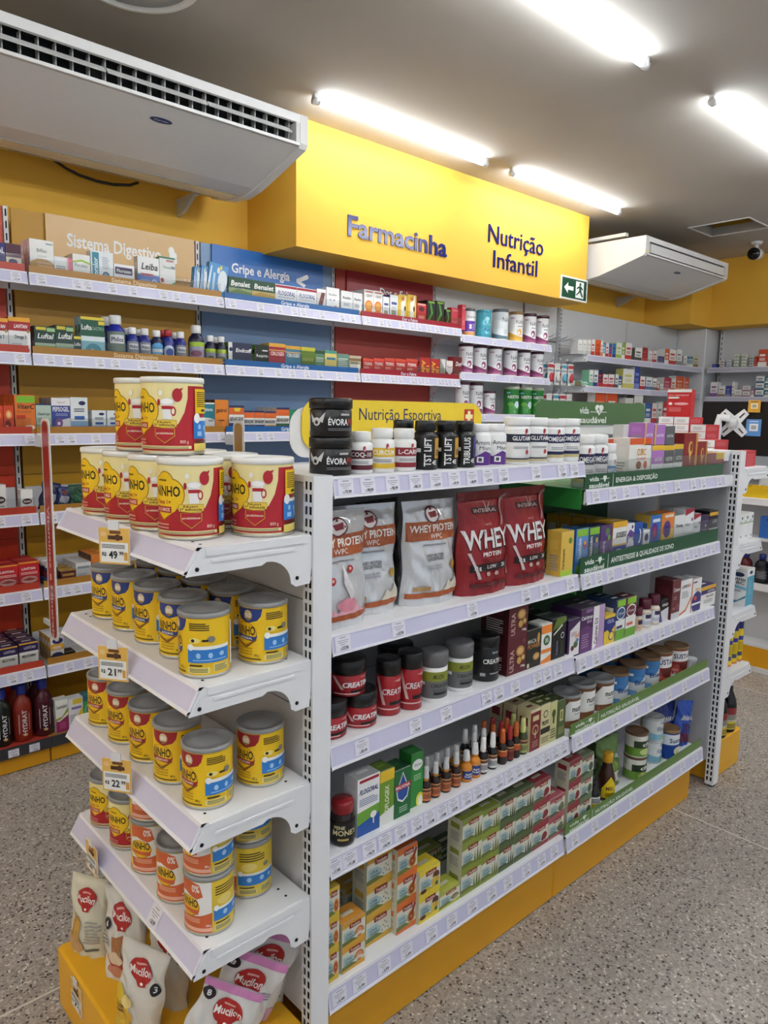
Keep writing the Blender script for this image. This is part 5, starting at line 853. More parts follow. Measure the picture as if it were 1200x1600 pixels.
R('marbS','small maroon-capped cream vitamin bottle','bottle','supplement_bottle',botp('E6DACB','5A1C30',.6,.66,cr=.9),.04,.56,190,[('E',.5,.5,.5,.5,'D9B890'),('R',.4,.5,.8,.86,'3A2A50'),('L',.3,.2,.8,.4,3,'9AA0B8')])
def gelb(k, desc, c): R(k, desc, 'bottle', 'drink_bottle', [P_('bottle_body',[(.86,0),(1,.03),(.98,.3),(1,.5),(.98,.62),(.8,.72),(.42,.78),(.40,.82)],c,'gel'),P_('cap',[(.46,.82),(.5,.83),(.5,.97),(.44,1),(.2,1)],'1E2F8A')],.1,.6,150,[('T','HYDRAT',.45,.06,.62,.94,'D9D4D8',{'b':1,'r':1}),('R',.3,.1,.33,.8,'C9BEC4'),('R',.72,.2,.74,.8,'C9BEC4'),('E',.55,.04,.08,.03,'D9B03A')],1.0)
gelb('gel','green-black sports-drink bottle with blue cap','26302A'); gelb('gelO','orange-red sports-drink bottle with blue cap','A83A2A'); gelb('gelP','wine-red sports-drink bottle with blue cap','5A2230')
PROTO = {}
def make_round(k, d, h):
    desc, cat, nm, parts, z0, z1, deg, prims, rad = RD[k]
    root = link(nm, None)
    for name, prof, col, kind in parts:
        b = MB(); m = gel(col) if kind == 'gel' else mat(col, kind)
        b.lathe([(rr*d/2, z*h) for rr, z in prof], m, 24 if d > .05 else 16); b.build(name, root)
    if prims:
        b = MB(); rr = d/2*rad; wd = rr*math.radians(deg); art(b, prims, wd, (z1-z0)*h, cylmap(rr, wd, z0*h), rr*.14, 0, .0004, .0001)
        b.build('printed_label', root)
    return root
FACE = dict(evora=-.6, coq=-.8, curcu=-.6, lcarn=-.4, tst=-.4, trib=-.4, amora=-.55, glut=-.42, omega=-.45, mega=-.5, spray=-.4, apis=-.5, money=-.5, creaR=-.3, creaT=-.3, muri=-.4, creaB=-.5, nutren=-.42, ensure=-.5, sust=-.5, sustB=-.5, supra=-.6, cha=-.5, fiber=-.5)
def round_item(k, where, x, y, z, d, h, n=1, s=1, rz=0.0, pitch=None):
    desc, cat, nm = RD[k][:3]; key = (k, round(d, 3), round(h, 2))
    yc = y+d/2; first = True
    for a in range(n):
        for l in range(s):
            loc = (x, yc+a*(pitch or d+.006), z+.0004+l*(h+.0006)); rr = rz+FACE.get(k, -.5 if y < 3 else -.8*math.atan2(x, y)+.12)+random.uniform(-.08, .08)
            if key not in PROTO: o = PROTO[key] = make_round(k, d, h); o.location = loc; o.rotation_euler[2] = rr
            else: o = dup(PROTO[key], loc, rr)
            reg(o, desc, where, cat, x, y+a*.1, l, desc.split(' with ')[0]+' row')
# ---- (kind, x, width, height, options) along each shelf, metres
ROWS=[
('a1',1.222,1.437,'top shelf of near aisle bay',[('evora',0.992,0.094,0.082,{'s':2,'yo':-0.015}),('coq',1.074,0.054,0.093),('curcu',1.141,0.06,0.1),('lcarn',1.211,0.06,0.099),('tst',1.278,0.064,0.118,{'yo':0.07}),('tst',1.285,0.064,0.118),('tst',1.358,0.064,0.118),('trib',1.425,0.06,0.118),('amora',1.486,0.058,0.11),('amora',1.551,0.058,0.11),('glut',1.652,0.076,0.128),('glut',1.737,0.076,0.129),('omega',1.821,0.068,0.125),('omega',1.901,0.068,0.126)]),
('b1',1.235,1.350,'top shelf of far aisle bay',[('omega',2.009,0.068,0.163),('omega',2.087,0.068,0.163),('mega',2.145,0.042,0.134),('curc',2.239,0.123,0.146,{'yo':0.06}),('curc',2.3,0.145,0.15),('wbox',2.444,0.068,0.191,{'yo':0.13}),('wbox',2.512,0.063,0.191,{'yo':0.13}),('lactP',2.422,0.084,0.124),('lactG',2.503,0.075,0.122),('lactG',2.576,0.068,0.125),('gins',2.668,0.111,0.164),('gins',2.768,0.084,0.132),('redlow',2.892,0.147,0.085)]),
('b1u',1.235,1.476,'upper tier on top shelf of far aisle bay',[('lactU',2.353,0.064,0.075),('lactU',2.427,0.075,0.069),('lactV',2.501,0.069,0.064)]),
('a3u',1.228,0.921,'stacked on third shelf of near aisle bay',[('creaR',1.062,0.088,0.084)]),
('b2',1.235,1.087,'second shelf of far aisle bay',[('seakB',1.976,0.068,0.138),('seakG',2.044,0.065,0.137),('lavan',2.116,0.07,0.135),('soss',2.201,0.089,0.14,{'n':5}),('sono',2.271,0.047,0.127),('sonoB',2.324,0.054,0.126),('wsm',2.381,0.044,0.094),('paxB',2.442,0.074,0.141),('paxO',2.535,0.092,0.142),('wtri',2.626,0.08,0.125),('wred',2.703,0.071,0.144,{'n':2}),('wred',2.771,0.06,0.118),('purd',2.839,0.07,0.107),('blky',2.916,0.077,0.119)]),
('a2b',1.222,1.092,'second shelf of near aisle bay',[('cardo',1.876,0.065,0.136)]),
('a3',1.222,0.837,'third shelf of near aisle bay',[('creaR',1.001,0.088,0.081),('creaR',1.094,0.088,0.083),('darkjar',1.341,0.1,0.113,{'yo':0.13}),('creaT',1.187,0.064,0.14,{'yo':0.01}),('creaT',1.253,0.064,0.146),('muri',1.339,0.078,0.13,{'yo':-0.005}),('muri',1.445,0.078,0.132),('creaB',1.557,0.082,0.127),('ultra',1.65,0.088,0.108,{'s':2}),('maca',1.73,0.069,0.114),('b35',1.792,0.051,0.12),('kal',1.856,0.071,0.126,{'n':3})]),
('b3',1.222,0.822,'third shelf of far aisle bay',[('calA',1.939,0.067,0.122,{'n':2}),('caltr',2.009,0.069,0.144,{'n':2}),('cald3',2.08,0.068,0.143,{'n':2}),('osca',2.15,0.066,0.098),('oslB',2.217,0.061,0.139,{'n':2}),('oslM',2.285,0.067,0.138),('marbS',2.365,0.04,0.084),('marb',2.424,0.046,0.104),('marb',2.489,0.046,0.11),('vbl',2.55,0.061,0.082,{'yo':0.01}),('creon',2.614,0.064,0.149),('worg',2.695,0.093,0.138),('wpur',2.784,0.08,0.13),('lavi',2.893,0.131,0.085)]),
('a4',1.222,0.570,'fourth shelf of near aisle bay',[('money',1.025,0.06,0.105,{'yo':-0.012}),('flogB',1.091,0.07,0.146),('oflog',1.151,0.047,0.141),('malv',1.204,0.056,0.125),('wort',1.265,0.044,0.145,{'yo':0.01}),('spray',1.302,0.028,0.094,{'n':2}),('spray',1.338,0.028,0.096,{'n':2}),('spray',1.379,0.028,0.094,{'n':2}),('spray',1.419,0.028,0.096,{'n':2}),('apis',1.465,0.034,0.086,{'n':2}),('apis',1.5,0.034,0.098),('sprayK',1.532,0.028,0.106,{'n':3}),('sprayK',1.574,0.028,0.106,{'n':3}),('sprayO',1.619,0.029,0.104,{'n':3}),('sprayR',1.651,0.027,0.106,{'n':3}),('sprayO',1.681,0.029,0.107,{'n':2}),('sprayG',1.716,0.03,0.11,{'n':2}),('propM',1.757,0.05,0.131,{'n':3}),('propC',1.808,0.048,0.133,{'n':3}),('propG',1.851,0.035,0.13,{'n':2}),('propD',1.893,0.044,0.123,{'n':2})]),
('b4',1.235,0.565,'fourth shelf of far aisle bay',[('nutren',2.009,0.094,0.111),('nutren',2.105,0.094,0.12,{'yo':0.005}),('nutren',2.216,0.094,0.113),('ensure',2.315,0.093,0.111,{'n':2}),('ensure',2.436,0.093,0.112,{'n':2}),('ensure',2.544,0.093,0.117,{'n':2}),('sust',2.641,0.093,0.12,{'n':2}),('sust',2.775,0.093,0.11),('supra',3.114,0.11,0.055,{'yo':0.1}),('cup',2.867,0.05,0.038)]),
('b5',1.224,0.224,'bottom shelf of far aisle bay',[('teaR',1.996,0.071,0.079,{'s':3}),('teaG',2.069,0.072,0.077,{'s':3}),('molho',2.155,0.045,0.102),('mel',2.25,0.06,0.172),('cha',2.474,0.085,0.092,{'s':2}),('fiber',2.653,0.08,0.091,{'s':2,'yo':0.03}),('sustB',2.735,0.08,0.12)]),
('a5',1.222,0.234,'bottom shelf of near aisle bay',[('teaP',0.985,0.038,0.08,{'s':3}),('teaJ',1.05,0.072,0.064,{'s':2}),('teaJ2',1.159,0.086,0.079,{'s':3,'yo':0.03}),('teaO',1.238,0.07,0.078,{'s':3,'yo':0.01}),('teaY',1.313,0.078,0.074,{'s':2}),('teaL',1.395,0.081,0.05),('teaV',1.482,0.084,0.076,{'s':3}),('teaV',1.564,0.078,0.074,{'s':3}),('teaD',1.641,0.073,0.075,{'s':3}),('teaD',1.723,0.088,0.075,{'s':3}),('teaR',1.811,0.085,0.074,{'s':3}),('teaR2',1.897,0.083,0.068,{'s':2}),('teaV',1.474,0.095,0.027,{'s':2,'yo':0.15}),('teaD',1.562,0.079,0.021,{'s':2,'yo':0.15}),('teaJ2',1.159,0.071,0.051,{'s':2,'yo':0.12})]),
('o1',3.275,2.106,'top shelf of orange bay',[('navyY',0.9,0.056,0.103),('marC',0.959,0.057,0.105)]),
('o2',3.275,1.783,'second shelf of orange bay',[('lavR',0.884,0.08,0.133),('lavR',0.967,0.083,0.141)]),
('o3',3.275,1.452,'third shelf of orange bay',[('orS',0.867,0.043,0.114),('orS',0.91,0.039,0.115),('viter',0.974,0.08,0.16,{'n':5})]),
('o4',3.275,1.117,'fourth shelf of orange bay',[('wcap',0.86,0.048,0.126),('wcap',0.964,0.046,0.101)]),
('o5',3.275,0.788,'fifth shelf of orange bay',[('redl',0.874,0.081,0.115,{'n':2}),('redl',0.958,0.083,0.12,{'n':2})]),
('o6',3.275,0.440,'sixth shelf of orange bay',[('nvw',0.86,0.073,0.11,{'n':4}),('nvw',0.941,0.077,0.115,{'n':4})]),
('o7',3.275,0.112,'bottom shelf of orange bay',[('gel',0.829,0.075,0.253,{'n':2}),('gelO',0.912,0.078,0.254,{'n':2})]),
('d1',3.275,2.106,'top shelf of tan bay',[('bifi',1.068,0.094,0.138,{'n':3}),('pinkW',1.154,0.074,0.082),('florab',1.229,0.073,0.104,{'n':3}),('floral',1.318,0.098,0.13),('flox',1.416,0.093,0.088),('leiba',1.53,0.102,0.137),('grW',1.622,0.078,0.151),('blW',1.764,0.03,0.128,{'t':0.1}),('blW',1.799,0.034,0.139,{'t':0.12}),('blW',1.872,0.105,0.152,{'t':0.14})]),
('d2',3.275,1.783,'second shelf of tan bay',[('lufG',1.066,0.083,0.114,{'n':2}),('lufG2',1.146,0.074,0.124,{'n':2}),('lufS',1.199,0.03,0.088),('lufA',1.267,0.103,0.17,{'n':2}),('phil',1.384,0.084,0.192,{'n':3}),('philS',1.456,0.056,0.145,{'n':2}),('philS',1.515,0.056,0.142,{'n':2}),('philW',1.573,0.056,0.141),('redcap',1.631,0.056,0.149,{'n':2}),('philS',1.694,0.056,0.142,{'n':2}),('navyb',1.782,0.076,0.183),('navyS',1.851,0.054,0.14),('navyS',1.912,0.054,0.142,{'n':2})]),
('d3',3.275,1.452,'third shelf of tan bay',[('gastr',1.047,0.061,0.125,{'n':3}),('pepso',1.118,0.077,0.151,{'n':3}),('panto',1.195,0.074,0.155,{'n':3}),('myl',1.75,0.069,0.144),('myl',1.821,0.07,0.145),('gasO',1.896,0.076,0.16,{'n':2})]),
('d5',3.275,0.788,'fifth shelf of tan bay',[('jarW',1.057,0.055,0.103,{'n':3}),('marG',1.12,0.063,0.059,{'n':3}),('wflat',1.187,0.067,0.088,{'n':3}),('orb',1.256,0.067,0.117,{'n':3}),('yelb',1.402,0.08,0.057)]),
('d6',3.275,0.440,'sixth shelf of tan bay',[('ywn',1.059,0.057,0.117,{'n':4}),('blk2',1.113,0.045,0.038),('wpk',1.161,0.046,0.034)]),
('d7',3.275,0.112,'bottom shelf of tan bay',[('gelP',0.999,0.078,0.259,{'n':2}),('lactu',1.067,0.055,0.151),('yw7',1.128,0.064,0.143),('gn7',1.184,0.045,0.147)]),
('g1',3.275,2.106,'top shelf of blue bay',[('benaG',2.009,0.132,0.11,{'n':2}),('benaY',2.147,0.141,0.109,{'n':2}),('flogW',2.286,0.134,0.107),('flogW',2.42,0.13,0.107),('whO',2.518,0.061,0.115),('ceW',2.598,0.09,0.132),('resW',2.699,0.084,0.126,{'n':3}),('resW',2.778,0.069,0.125,{'n':2})]),
('r1',3.275,2.106,'top shelf of red bay',[('vitO',2.862,0.071,0.153,{'n':3}),('vitO',2.934,0.068,0.154,{'n':2}),('whB',2.997,0.051,0.129),('whB',3.06,0.065,0.147),('yel1',3.133,0.075,0.155),('yel1',3.21,0.074,0.164),('redS',3.294,0.084,0.124),('blkG',3.379,0.075,0.149,{'n':2}),('blkG',3.461,0.077,0.154),('blkG',3.535,0.048,0.111),('pkR',3.654,0.068,0.139,{'yo':0.05}),('pkR',3.707,0.035,0.161,{'yo':0.02})]),
('g2',3.275,1.783,'second shelf of blue bay',[('endc',2.007,0.138,0.115),('respG',2.136,0.082,0.114,{'n':2}),('cirR',2.23,0.103,0.128,{'n':2}),('cirB',2.332,0.098,0.122,{'n':2}),('grY',2.43,0.093,0.122),('grW2',2.51,0.064,0.11),('yelP',2.587,0.084,0.115),('grS',2.674,0.086,0.103,{'n':2}),('whG',2.764,0.089,0.098,{'n':3})]),
('r2',3.275,1.783,'second shelf of red bay',[('tyl',2.863,0.079,0.089),('tyl',2.947,0.084,0.094),('tyl',3.035,0.086,0.1),('tyl',3.125,0.089,0.101),('tyl',3.221,0.097,0.107),('adv',3.34,0.086,0.122),('adv',3.43,0.082,0.119),('slv',3.5,0.051,0.123),('dorW',3.562,0.061,0.115),('dorR',3.638,0.084,0.144)]),
('g3',3.275,1.452,'third shelf of blue bay',[('beneB',1.981,0.086,0.133,{'n':3}),('beneS',2.055,0.059,0.108),('beneS',2.117,0.061,0.108),('beneY',2.185,0.07,0.106,{'n':2}),('beneG',2.264,0.084,0.127,{'n':4}),('grn3',2.345,0.074,0.118)]),
('n1',3.275,2.071,'top shelf of baby milk bay',[('fort',3.783,0.09,0.179),('apt',3.947,0.105,0.187),('nanW',4.133,0.115,0.211),('nanY',4.303,0.105,0.211),('nan',4.461,0.1,0.213),('nan',4.615,0.1,0.215)]),
('n2',3.275,1.830,'second shelf of baby milk bay',[('nan',3.774,0.1,0.192),('nan',3.917,0.1,0.194),('nan',4.08,0.1,0.197),('nan',4.254,0.1,0.196),('nan',4.409,0.1,0.193),('nan',4.571,0.1,0.194)]),
('n3',3.275,1.560,'third shelf of baby milk bay',[('nan',3.749,0.1,0.21),('nan',3.889,0.1,0.207),('nanS',4.029,0.085,0.16),('nestog',4.29,0.112,0.199),('nestog',4.443,0.112,0.2),('nestog',4.591,0.112,0.2)]),
]
FAR=[
('w1',3.270,2.036,'upper shelf of white corner bay',[('ECECE8','C9C9C9',5.047,0.059,0.107),('ECECE8','C9C9C9',5.112,0.056,0.112),('ECECE8','C9C9C9',5.174,0.052,0.117),('ECECE8','C23A30',5.229,0.044,0.121),('E0602A','C23A30',5.297,0.077,0.126),('ECECE8','DD8855',5.358,0.032,0.126),('5FA8CF','ECECE8',5.396,0.033,0.103),('ECECE8','B33A3A',5.44,0.043,0.111),('2C55A8','D33A3A',5.49,0.045,0.11),('2F7FA6','1B3F8F',5.545,0.052,0.114),('ECECE8','A8C455',5.621,0.083,0.125),('8DB04A','ECECE8',5.694,0.051,0.13),('ECECE8','D23B33',5.778,0.102,0.136),('ECECE8','555555',5.944,0.117,0.105),('9A2233','C84A4A',6.055,0.091,0.118),('ECECE8','BBBBBB',6.153,0.071,0.097),('ECECE8','C33A48',6.231,0.066,0.102),('2E2F5E','8A8AB0',6.348,0.116,0.06),('E0602A','ECECE8',6.453,0.076,0.134),('ECECE8','C33333',6.563,0.127,0.136),('ECECE8','909090',6.689,0.105,0.144),('ECECE8','B0B0B0',6.814,0.062,0.094),('3E67B0','ECECE8',6.876,0.043,0.092),('3F8F8A','ECECE8',6.942,0.07,0.096),('D9CFAE','8A7A50',7.036,0.099,0.114)]),
('w2',3.270,1.794,'lower shelf of white corner bay',[('2FA37A','B0392E',5.044,0.095,0.035,{'s':2}),('2FA37A','ECECE8',5.148,0.089,0.04,{'s':2}),('ECECE8','7FB59A',5.229,0.058,0.128),('ECECE8','2A3F8A',5.295,0.059,0.126),('262B55','C33333',5.361,0.061,0.135),('ECECE8','C94040',5.442,0.075,0.103),('ECECE8','C03040',5.533,0.092,0.107),('ECECE8','555555',5.616,0.048,0.111),('2C4F9A','ECECE8',5.672,0.051,0.097),('ECECE8','D8D070',5.804,0.177,0.162),('2A3F98','7F90D0',5.946,0.09,0.19),('ECECE8','C33333',6.048,0.086,0.113),('ECECE8','5A7AB0',6.161,0.111,0.113),('ECECE8','707070',6.262,0.073,0.106),('ECECE8','B33333',6.327,0.038,0.08),('ECECE8','AAAAAA',6.395,0.057,0.06),('B23A50','D99AA5',6.499,0.132,0.121),('ECECE8','D96A3A',6.613,0.078,0.115),('D9582A','E9B090',6.74,0.158,0.143),('D9582A','E9B090',6.88,0.089,0.137)]),
('w3',3.270,1.500,'lowest visible shelf of white corner bay',[('D9531F','E9A080',5.387,0.172,0.25),('D9531F','ECECE8',5.563,0.163,0.255),('D5D5D0','9A9A9A',5.846,0.126,0.215),('ECECE8','707070',5.999,0.152,0.246),('2A5FA8','ECECE8',6.179,0.112,0.178),('ECECE8','C33A3A',6.295,0.091,0.18),('ECECE8','888888',6.393,0.087,0.182),('C23A45','ECECE8',6.496,0.101,0.196),('3B3355','B33A50',6.627,0.142,0.175)]),
('q1',7.140,2.032,'upper shelf of right-hand white bay',[('2F3F95','6A7AC0',3.136,0.04,0.034),('ECECE8','702030',3.065,0.036,0.068,{'s':3}),('ECECE8','3A5F95',3.002,0.041,0.066,{'s':3}),('ECECE8','5F9A50',2.933,0.038,0.116,{'s':4}),('ECECE8','6F8F50',2.866,0.043,0.113,{'s':4}),('ECECE8','222A35',2.796,0.034,0.093,{'s':4}),('B03030','D06A50',2.758,0.025,0.092),('D9502A','ECECE8',2.702,0.075,0.152)]),
('q2',7.140,1.758,'lower shelf of right-hand white bay',[('ECECE8','8A5A9A',3.121,0.067,0.139),('ECECE8','8A7A6A',3.047,0.063,0.102),('2F3F95','8A8AB0',2.985,0.048,0.102),('ECECE8','AAAAAA',2.941,0.024,0.137),('ECECE8','999999',2.893,0.061,0.065),('ECECE8','A07080',2.82,0.066,0.1,{'s':2}),('B08090','ECECE8',2.763,0.031,0.07),('ECECE8','2A5F80',2.704,0.07,0.185,{'s':3}),('2A6F78','ECECE8',2.63,0.066,0.184,{'s':3})]),
]
# ---- rows of goods on the aisle and wall shelves
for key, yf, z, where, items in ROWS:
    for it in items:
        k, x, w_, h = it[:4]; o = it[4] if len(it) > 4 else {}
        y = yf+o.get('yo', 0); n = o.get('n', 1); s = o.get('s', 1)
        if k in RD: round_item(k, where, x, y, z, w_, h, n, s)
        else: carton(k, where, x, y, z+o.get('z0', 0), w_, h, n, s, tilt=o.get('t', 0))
# ---- stretches of the wall shelves that the end cap hides or the frame cuts off
def fill(z, x0, x1, kinds, where):
    x = x0; i = 0
    while True:
        k = kinds[(i//3) % len(kinds)]; w_ = .062+.012*((i//3*7) % 3); h = .10+.012*((i//3*5) % 4)
        if x+w_ > x1: break
        carton(k, where, round(x+w_/2, 4), 3.275, z, w_, h); x += w_+.005; i += 1
for z, ks, sh_ in ((2.106, ('marC', 'worg'), 'top'), (1.783, ('lavR', 'wpur'), 'second'), (1.452, ('viter', 'orS'), 'third'), (1.117, ('wcap', 'wtri'), 'fourth'), (.788, ('redl', 'creon'), 'fifth'), (.44, ('nvw', 'purd'), 'sixth'), (.112, ('paxO', 'worg'), 'bottom')):
    fill(z, .13, .80, ks, 'out-of-frame part of %s shelf, orange bay' % sh_)
for z, xa, ks, sh_ in ((1.452, 1.25, ('panto', 'myl', 'pepso'), 'third'), (1.117, 1.42, ('gastr', 'flox'), 'fourth'), (.788, 1.46, ('leiba', 'grW'), 'fifth'), (.44, 1.21, ('ywn', 'wtri'), 'sixth'), (.112, 1.23, ('yw7', 'lactu'), 'bottom')):
    fill(z, xa, 1.70 if z > 1.4 else 1.885, ks, 'hidden part of %s shelf, tan bay' % sh_)
# ---- far white bays: simple cartons
def cname(h):
    r_, g_, b_ = [int(h[i:i+2], 16) for i in (0, 2, 4)]; mx, mn = max(r_, g_, b_), min(r_, g_, b_)
    if mx-mn < 26: return 'white' if mx > 205 else 'grey' if mx > 90 else 'black'
    if mx == r_:
        if g_ > r_*.72: return 'cream' if b_ > 120 else 'yellow'
        if g_ > b_+28: return 'orange' if mx > 150 else 'brown'
        return 'pink' if mx > 190 and mn > 120 else 'red' if mx > 130 else 'maroon'
    if mx == g_: return 'green'
    return ('purple' if r_ > g_+12 else 'navy' if mx < 110 else 'blue')
for key, pl, z, where, items in FAR:
    isx = key[0] == 'q'
    for it in items:
        c, ac_, cx, w_, h = it[:5]; o = it[5] if len(it) > 5 else {}; s = o.get('s', 1); h = h/s
        b = MB(); d = .07
        v = [(-w_/2,0,0),(w_/2,0,0),(w_/2,d,0),(-w_/2,d,0),(-w_/2,0,h),(w_/2,0,h),(w_/2,d,h),(-w_/2,d,h)]
        b.add(v, [(0,1,5,4),(2,3,7,6),(1,2,6,5),(0,3,2,1),(4,5,6,7)], mat(c)); b.add(v, [(3,0,4,7)], mat('DCDCD8' if c != 'ECECE8' else ac_))
        art(b, [('R', .0, .0, 1, .26, ac_), ('R', .15, .6, .8, .72, ac_), ('L', .15, .34, .8, .52, 3, ac_)], w_, h, flat(-w_/2, 0, 0)); me = b.mesh('medicine_carton')
        desc = ('tiny ' if h < .06 else 'small ' if h < .12 else '')+cname(c)+' carton with '+cname(ac_)+' print'
        for l in range(s):
            loc = (pl, cx, z+.0004+l*(h+.0004)) if isx else (cx, pl, z+.0004+l*(h+.0004))
            ob = link('medicine_carton', me, None, loc, -PI/2 if isx else 0)
            reg(ob, desc, where, 'carton', -cx if isx else cx, 0, l, desc+' row')
# ================================================================ milk tins on the end shelves
CR = 'F2E3A4'; RDD = 'B51F2B'; YY = 'F4C81E'; MB_ = '2F7FCF'; NB = '2A3F86'
def lines(x0, y0, x1, y1, n, c): return ('L', x0, y0, x1, y1, n, c)
def cup(x, y, s): # a mug of milk with a red teapot-shaped lid beside it
    return [('P', [(x-.045*s, y+.11*s), (x+.045*s, y+.11*s), (x+.036*s, y-.13*s), (x-.036*s, y-.13*s)], 'F3F0EE'), ('E', x+.05*s, y-.01*s, .022*s, .07*s, RDD), ('E', x+.048*s, y-.01*s, .013*s, .045*s, 'F3EBC8'), ('R', x-.045*s, y+.02*s, x+.045*s, y+.07*s, RDD), ('E', x, y+.13*s, .06*s, .055*s, 'E4DEDC'), ('E', x, y+.135*s, .05*s, .042*s, 'FAF8F4'),
        ('E', x+.085*s, y+.23*s, .042*s, .10*s, RDD), ('P', [(x+.11*s, y+.26*s), (x+.135*s, y+.34*s), (x+.10*s, y+.32*s)], RDD), ('E', x-.055*s, y+.26*s, .016*s, .04*s, 'F6F2EA'), ('E', x-.07*s, y+.12*s, .012*s, .05*s, RDD)]
def fases(small=False):
    p = [('R', 0, 0, 1, 1, CR), ('P', [(0,.0),(.66,.0),(.66,.26),(.5,.32),(.3,.40),(0,.40)], RDD), ('R', .66, 0, 1, .97, RDD), ('P', [(.635,.97),(.665,.97),(.665,.25),(.49,.31),(.55,.42),(.60,.58),(.63,.78)], RDD)]
    # lobed yellow badge with a gold edge
    for c, e in (('B8860E', .008), (YY, 0)):
        p += [('E', .13, .64, .105+e, .20+e*2, c), ('E', .27, .60, .105+e, .21+e*2, c), ('E', .2, .76, .085+e, .15+e*2, c), ('E', .2, .56, .17+e, .20+e*2, c), ('P', [(.03-e,.56),(.37+e,.56),(.3,.36),(.18,.24-e*3),(.08,.36)], c)]
    p += [T_('NINHO', .075, .57, .345, .71, '1B1A18', b=1), T_('Fases 1+', .10, .455, .26, .515, RDD, b=1), ('R', .075, .33, .265, .42, RDD), T_('1 A 3 ANOS', .09, .35, .25, .40, 'F4E9D0', b=1), ('R', .12, .78, .22, .805, '7A5A1A')]
    p += cup(.455, .60, 1.0)
    p += [('P', [(.33,.46),(.53,.46),(.53,.36),(.43,.34),(.33,.36)], 'C79A22'), ('P', [(.335,.45),(.525,.45),(.525,.365),(.43,.345),(.335,.365)], 'E9C94A'), T_('Nutri', .37, .415, .48, .443, '5A2A14', b=1), T_('1ª infância', .345, .37, .515, .405, '5A2A14', b=1), ('P', [(.345,.34),(.515,.34),(.515,.22),(.43,.11),(.345,.22)], 'C79A22'), ('P', [(.352,.335),(.508,.335),(.508,.225),(.43,.125),(.352,.225)], RDD), T_('probióticos', .36, .25, .50, .28, 'F4E9D0', b=1)]
    p += [T_('800 g', .555, .115, .63, .16, 'E8B8A8', b=1), lines(.05, .10, .24, .2, 2, 'D98A84'), ('R', 0, .03, .655, .075, CR), lines(.02, .036, .63, .07, 2, '4A443A')]
    p += [('R', .70, .56, .95, .93, 'F0C81E'), lines(.72, .66, .93, .90, 8, '5A4A14'), ('R', .78, .59, .86, .625, '2A2418'), ('R', .68, .18, .95, .48, MB_), ('E', .72, .49, .035, .075, 'F4F4F0'), ('R', .74, .45, .95, .5, 'F0F0EE'), ('E', .75, .36, .02, .04, '9CC8F0'), ('E', .84, .34, .022, .045, '9CC8F0'), ('R', .72, .22, .78, .29, '9CC8F0'), ('R', .84, .22, .90, .29, '9CC8F0'), ('R', .68, .0, 1, .11, 'E9D26A'), lines(.7, .11, .9, .17, 2, '3A2A1A')]
    return p
def yellow_tin(c, txt):
    p = [('R', 0, 0, 1, 1, YY), ('P', [(.06,1),(.42,1),(.40,.86),(.36,.78),(.24,.72),(.12,.78),(.07,.86)], c), ('E', .24, .87, .055, .10, 'D9C49A'), T_('80', .203, .835, .277, .91, 'F8F3E8', b=1), ('R', .2, .78, .28, .81, '8A6A3A')]
    p += [('E', .2, .52, .155, .22, 'B5851A'), ('E', .2, .525, .145, .205, 'F0BE18'), T_('NINHO', .07, .50, .335, .66, '1B1A18', b=1), ('P', [(.05,.42),(.34,.38),(.36,.5),(.33,.47),(.05,.5)], c), T_(txt, .12, .415, .3, .455, 'F0EEE8', b=1), ('P', [(.06,.34),(.22,.24),(.36,.42),(.33,.42),(.21,.29),(.06,.37)], '8A5A14'), lines(.1, .12, .3, .28, 3, 'C49A1A'), ('R', .0, .03, .4, .06, '6A5A1A'), T_('380 g', .32, .1, .38, .14, '6A5A1A', b=1)]
    p += [('R', .46, .84, .64, .93, 'C9A41A'), lines(.46, .80, .68, .95, 4, '4A3F12'), ('E', .52, .62, .06, .05, 'F6E28A'), ('E', .5, .62, .02, .03, '2A2418'), ('E', .70, .64, .045, .06, '8A8478'), ('R', .60, .6, .67, .64, '2A2418'), ('R', .44, .22, .92, .50, MB_), ('R', .48, .46, .92, .52, 'F2F2EE'), ('E', .475, .5, .035, .06, 'F6F6F2'), ('E', .56, .35, .025, .05, 'A8CFF2'), ('E', .69, .35, .025, .05, 'A8CFF2'), ('E', .82, .36, .03, .04, 'A8CFF2'), lines(.5, .26, .88, .29, 1, 'A8CFF2'), ('R', .46, .16, .6, .185, '2A2418'), ('R', .44, .03, .68, .14, 'E9DA86'), lines(.46, .05, .66, .13, 3, '5A5020'), ('R', .72, .05, .9, .19, 'E9DA86'), lines(.73, .06, .89, .18, 5, '5A5020'), ('R', .96, .1, 1, .9, 'F4F2EC')]
    return p
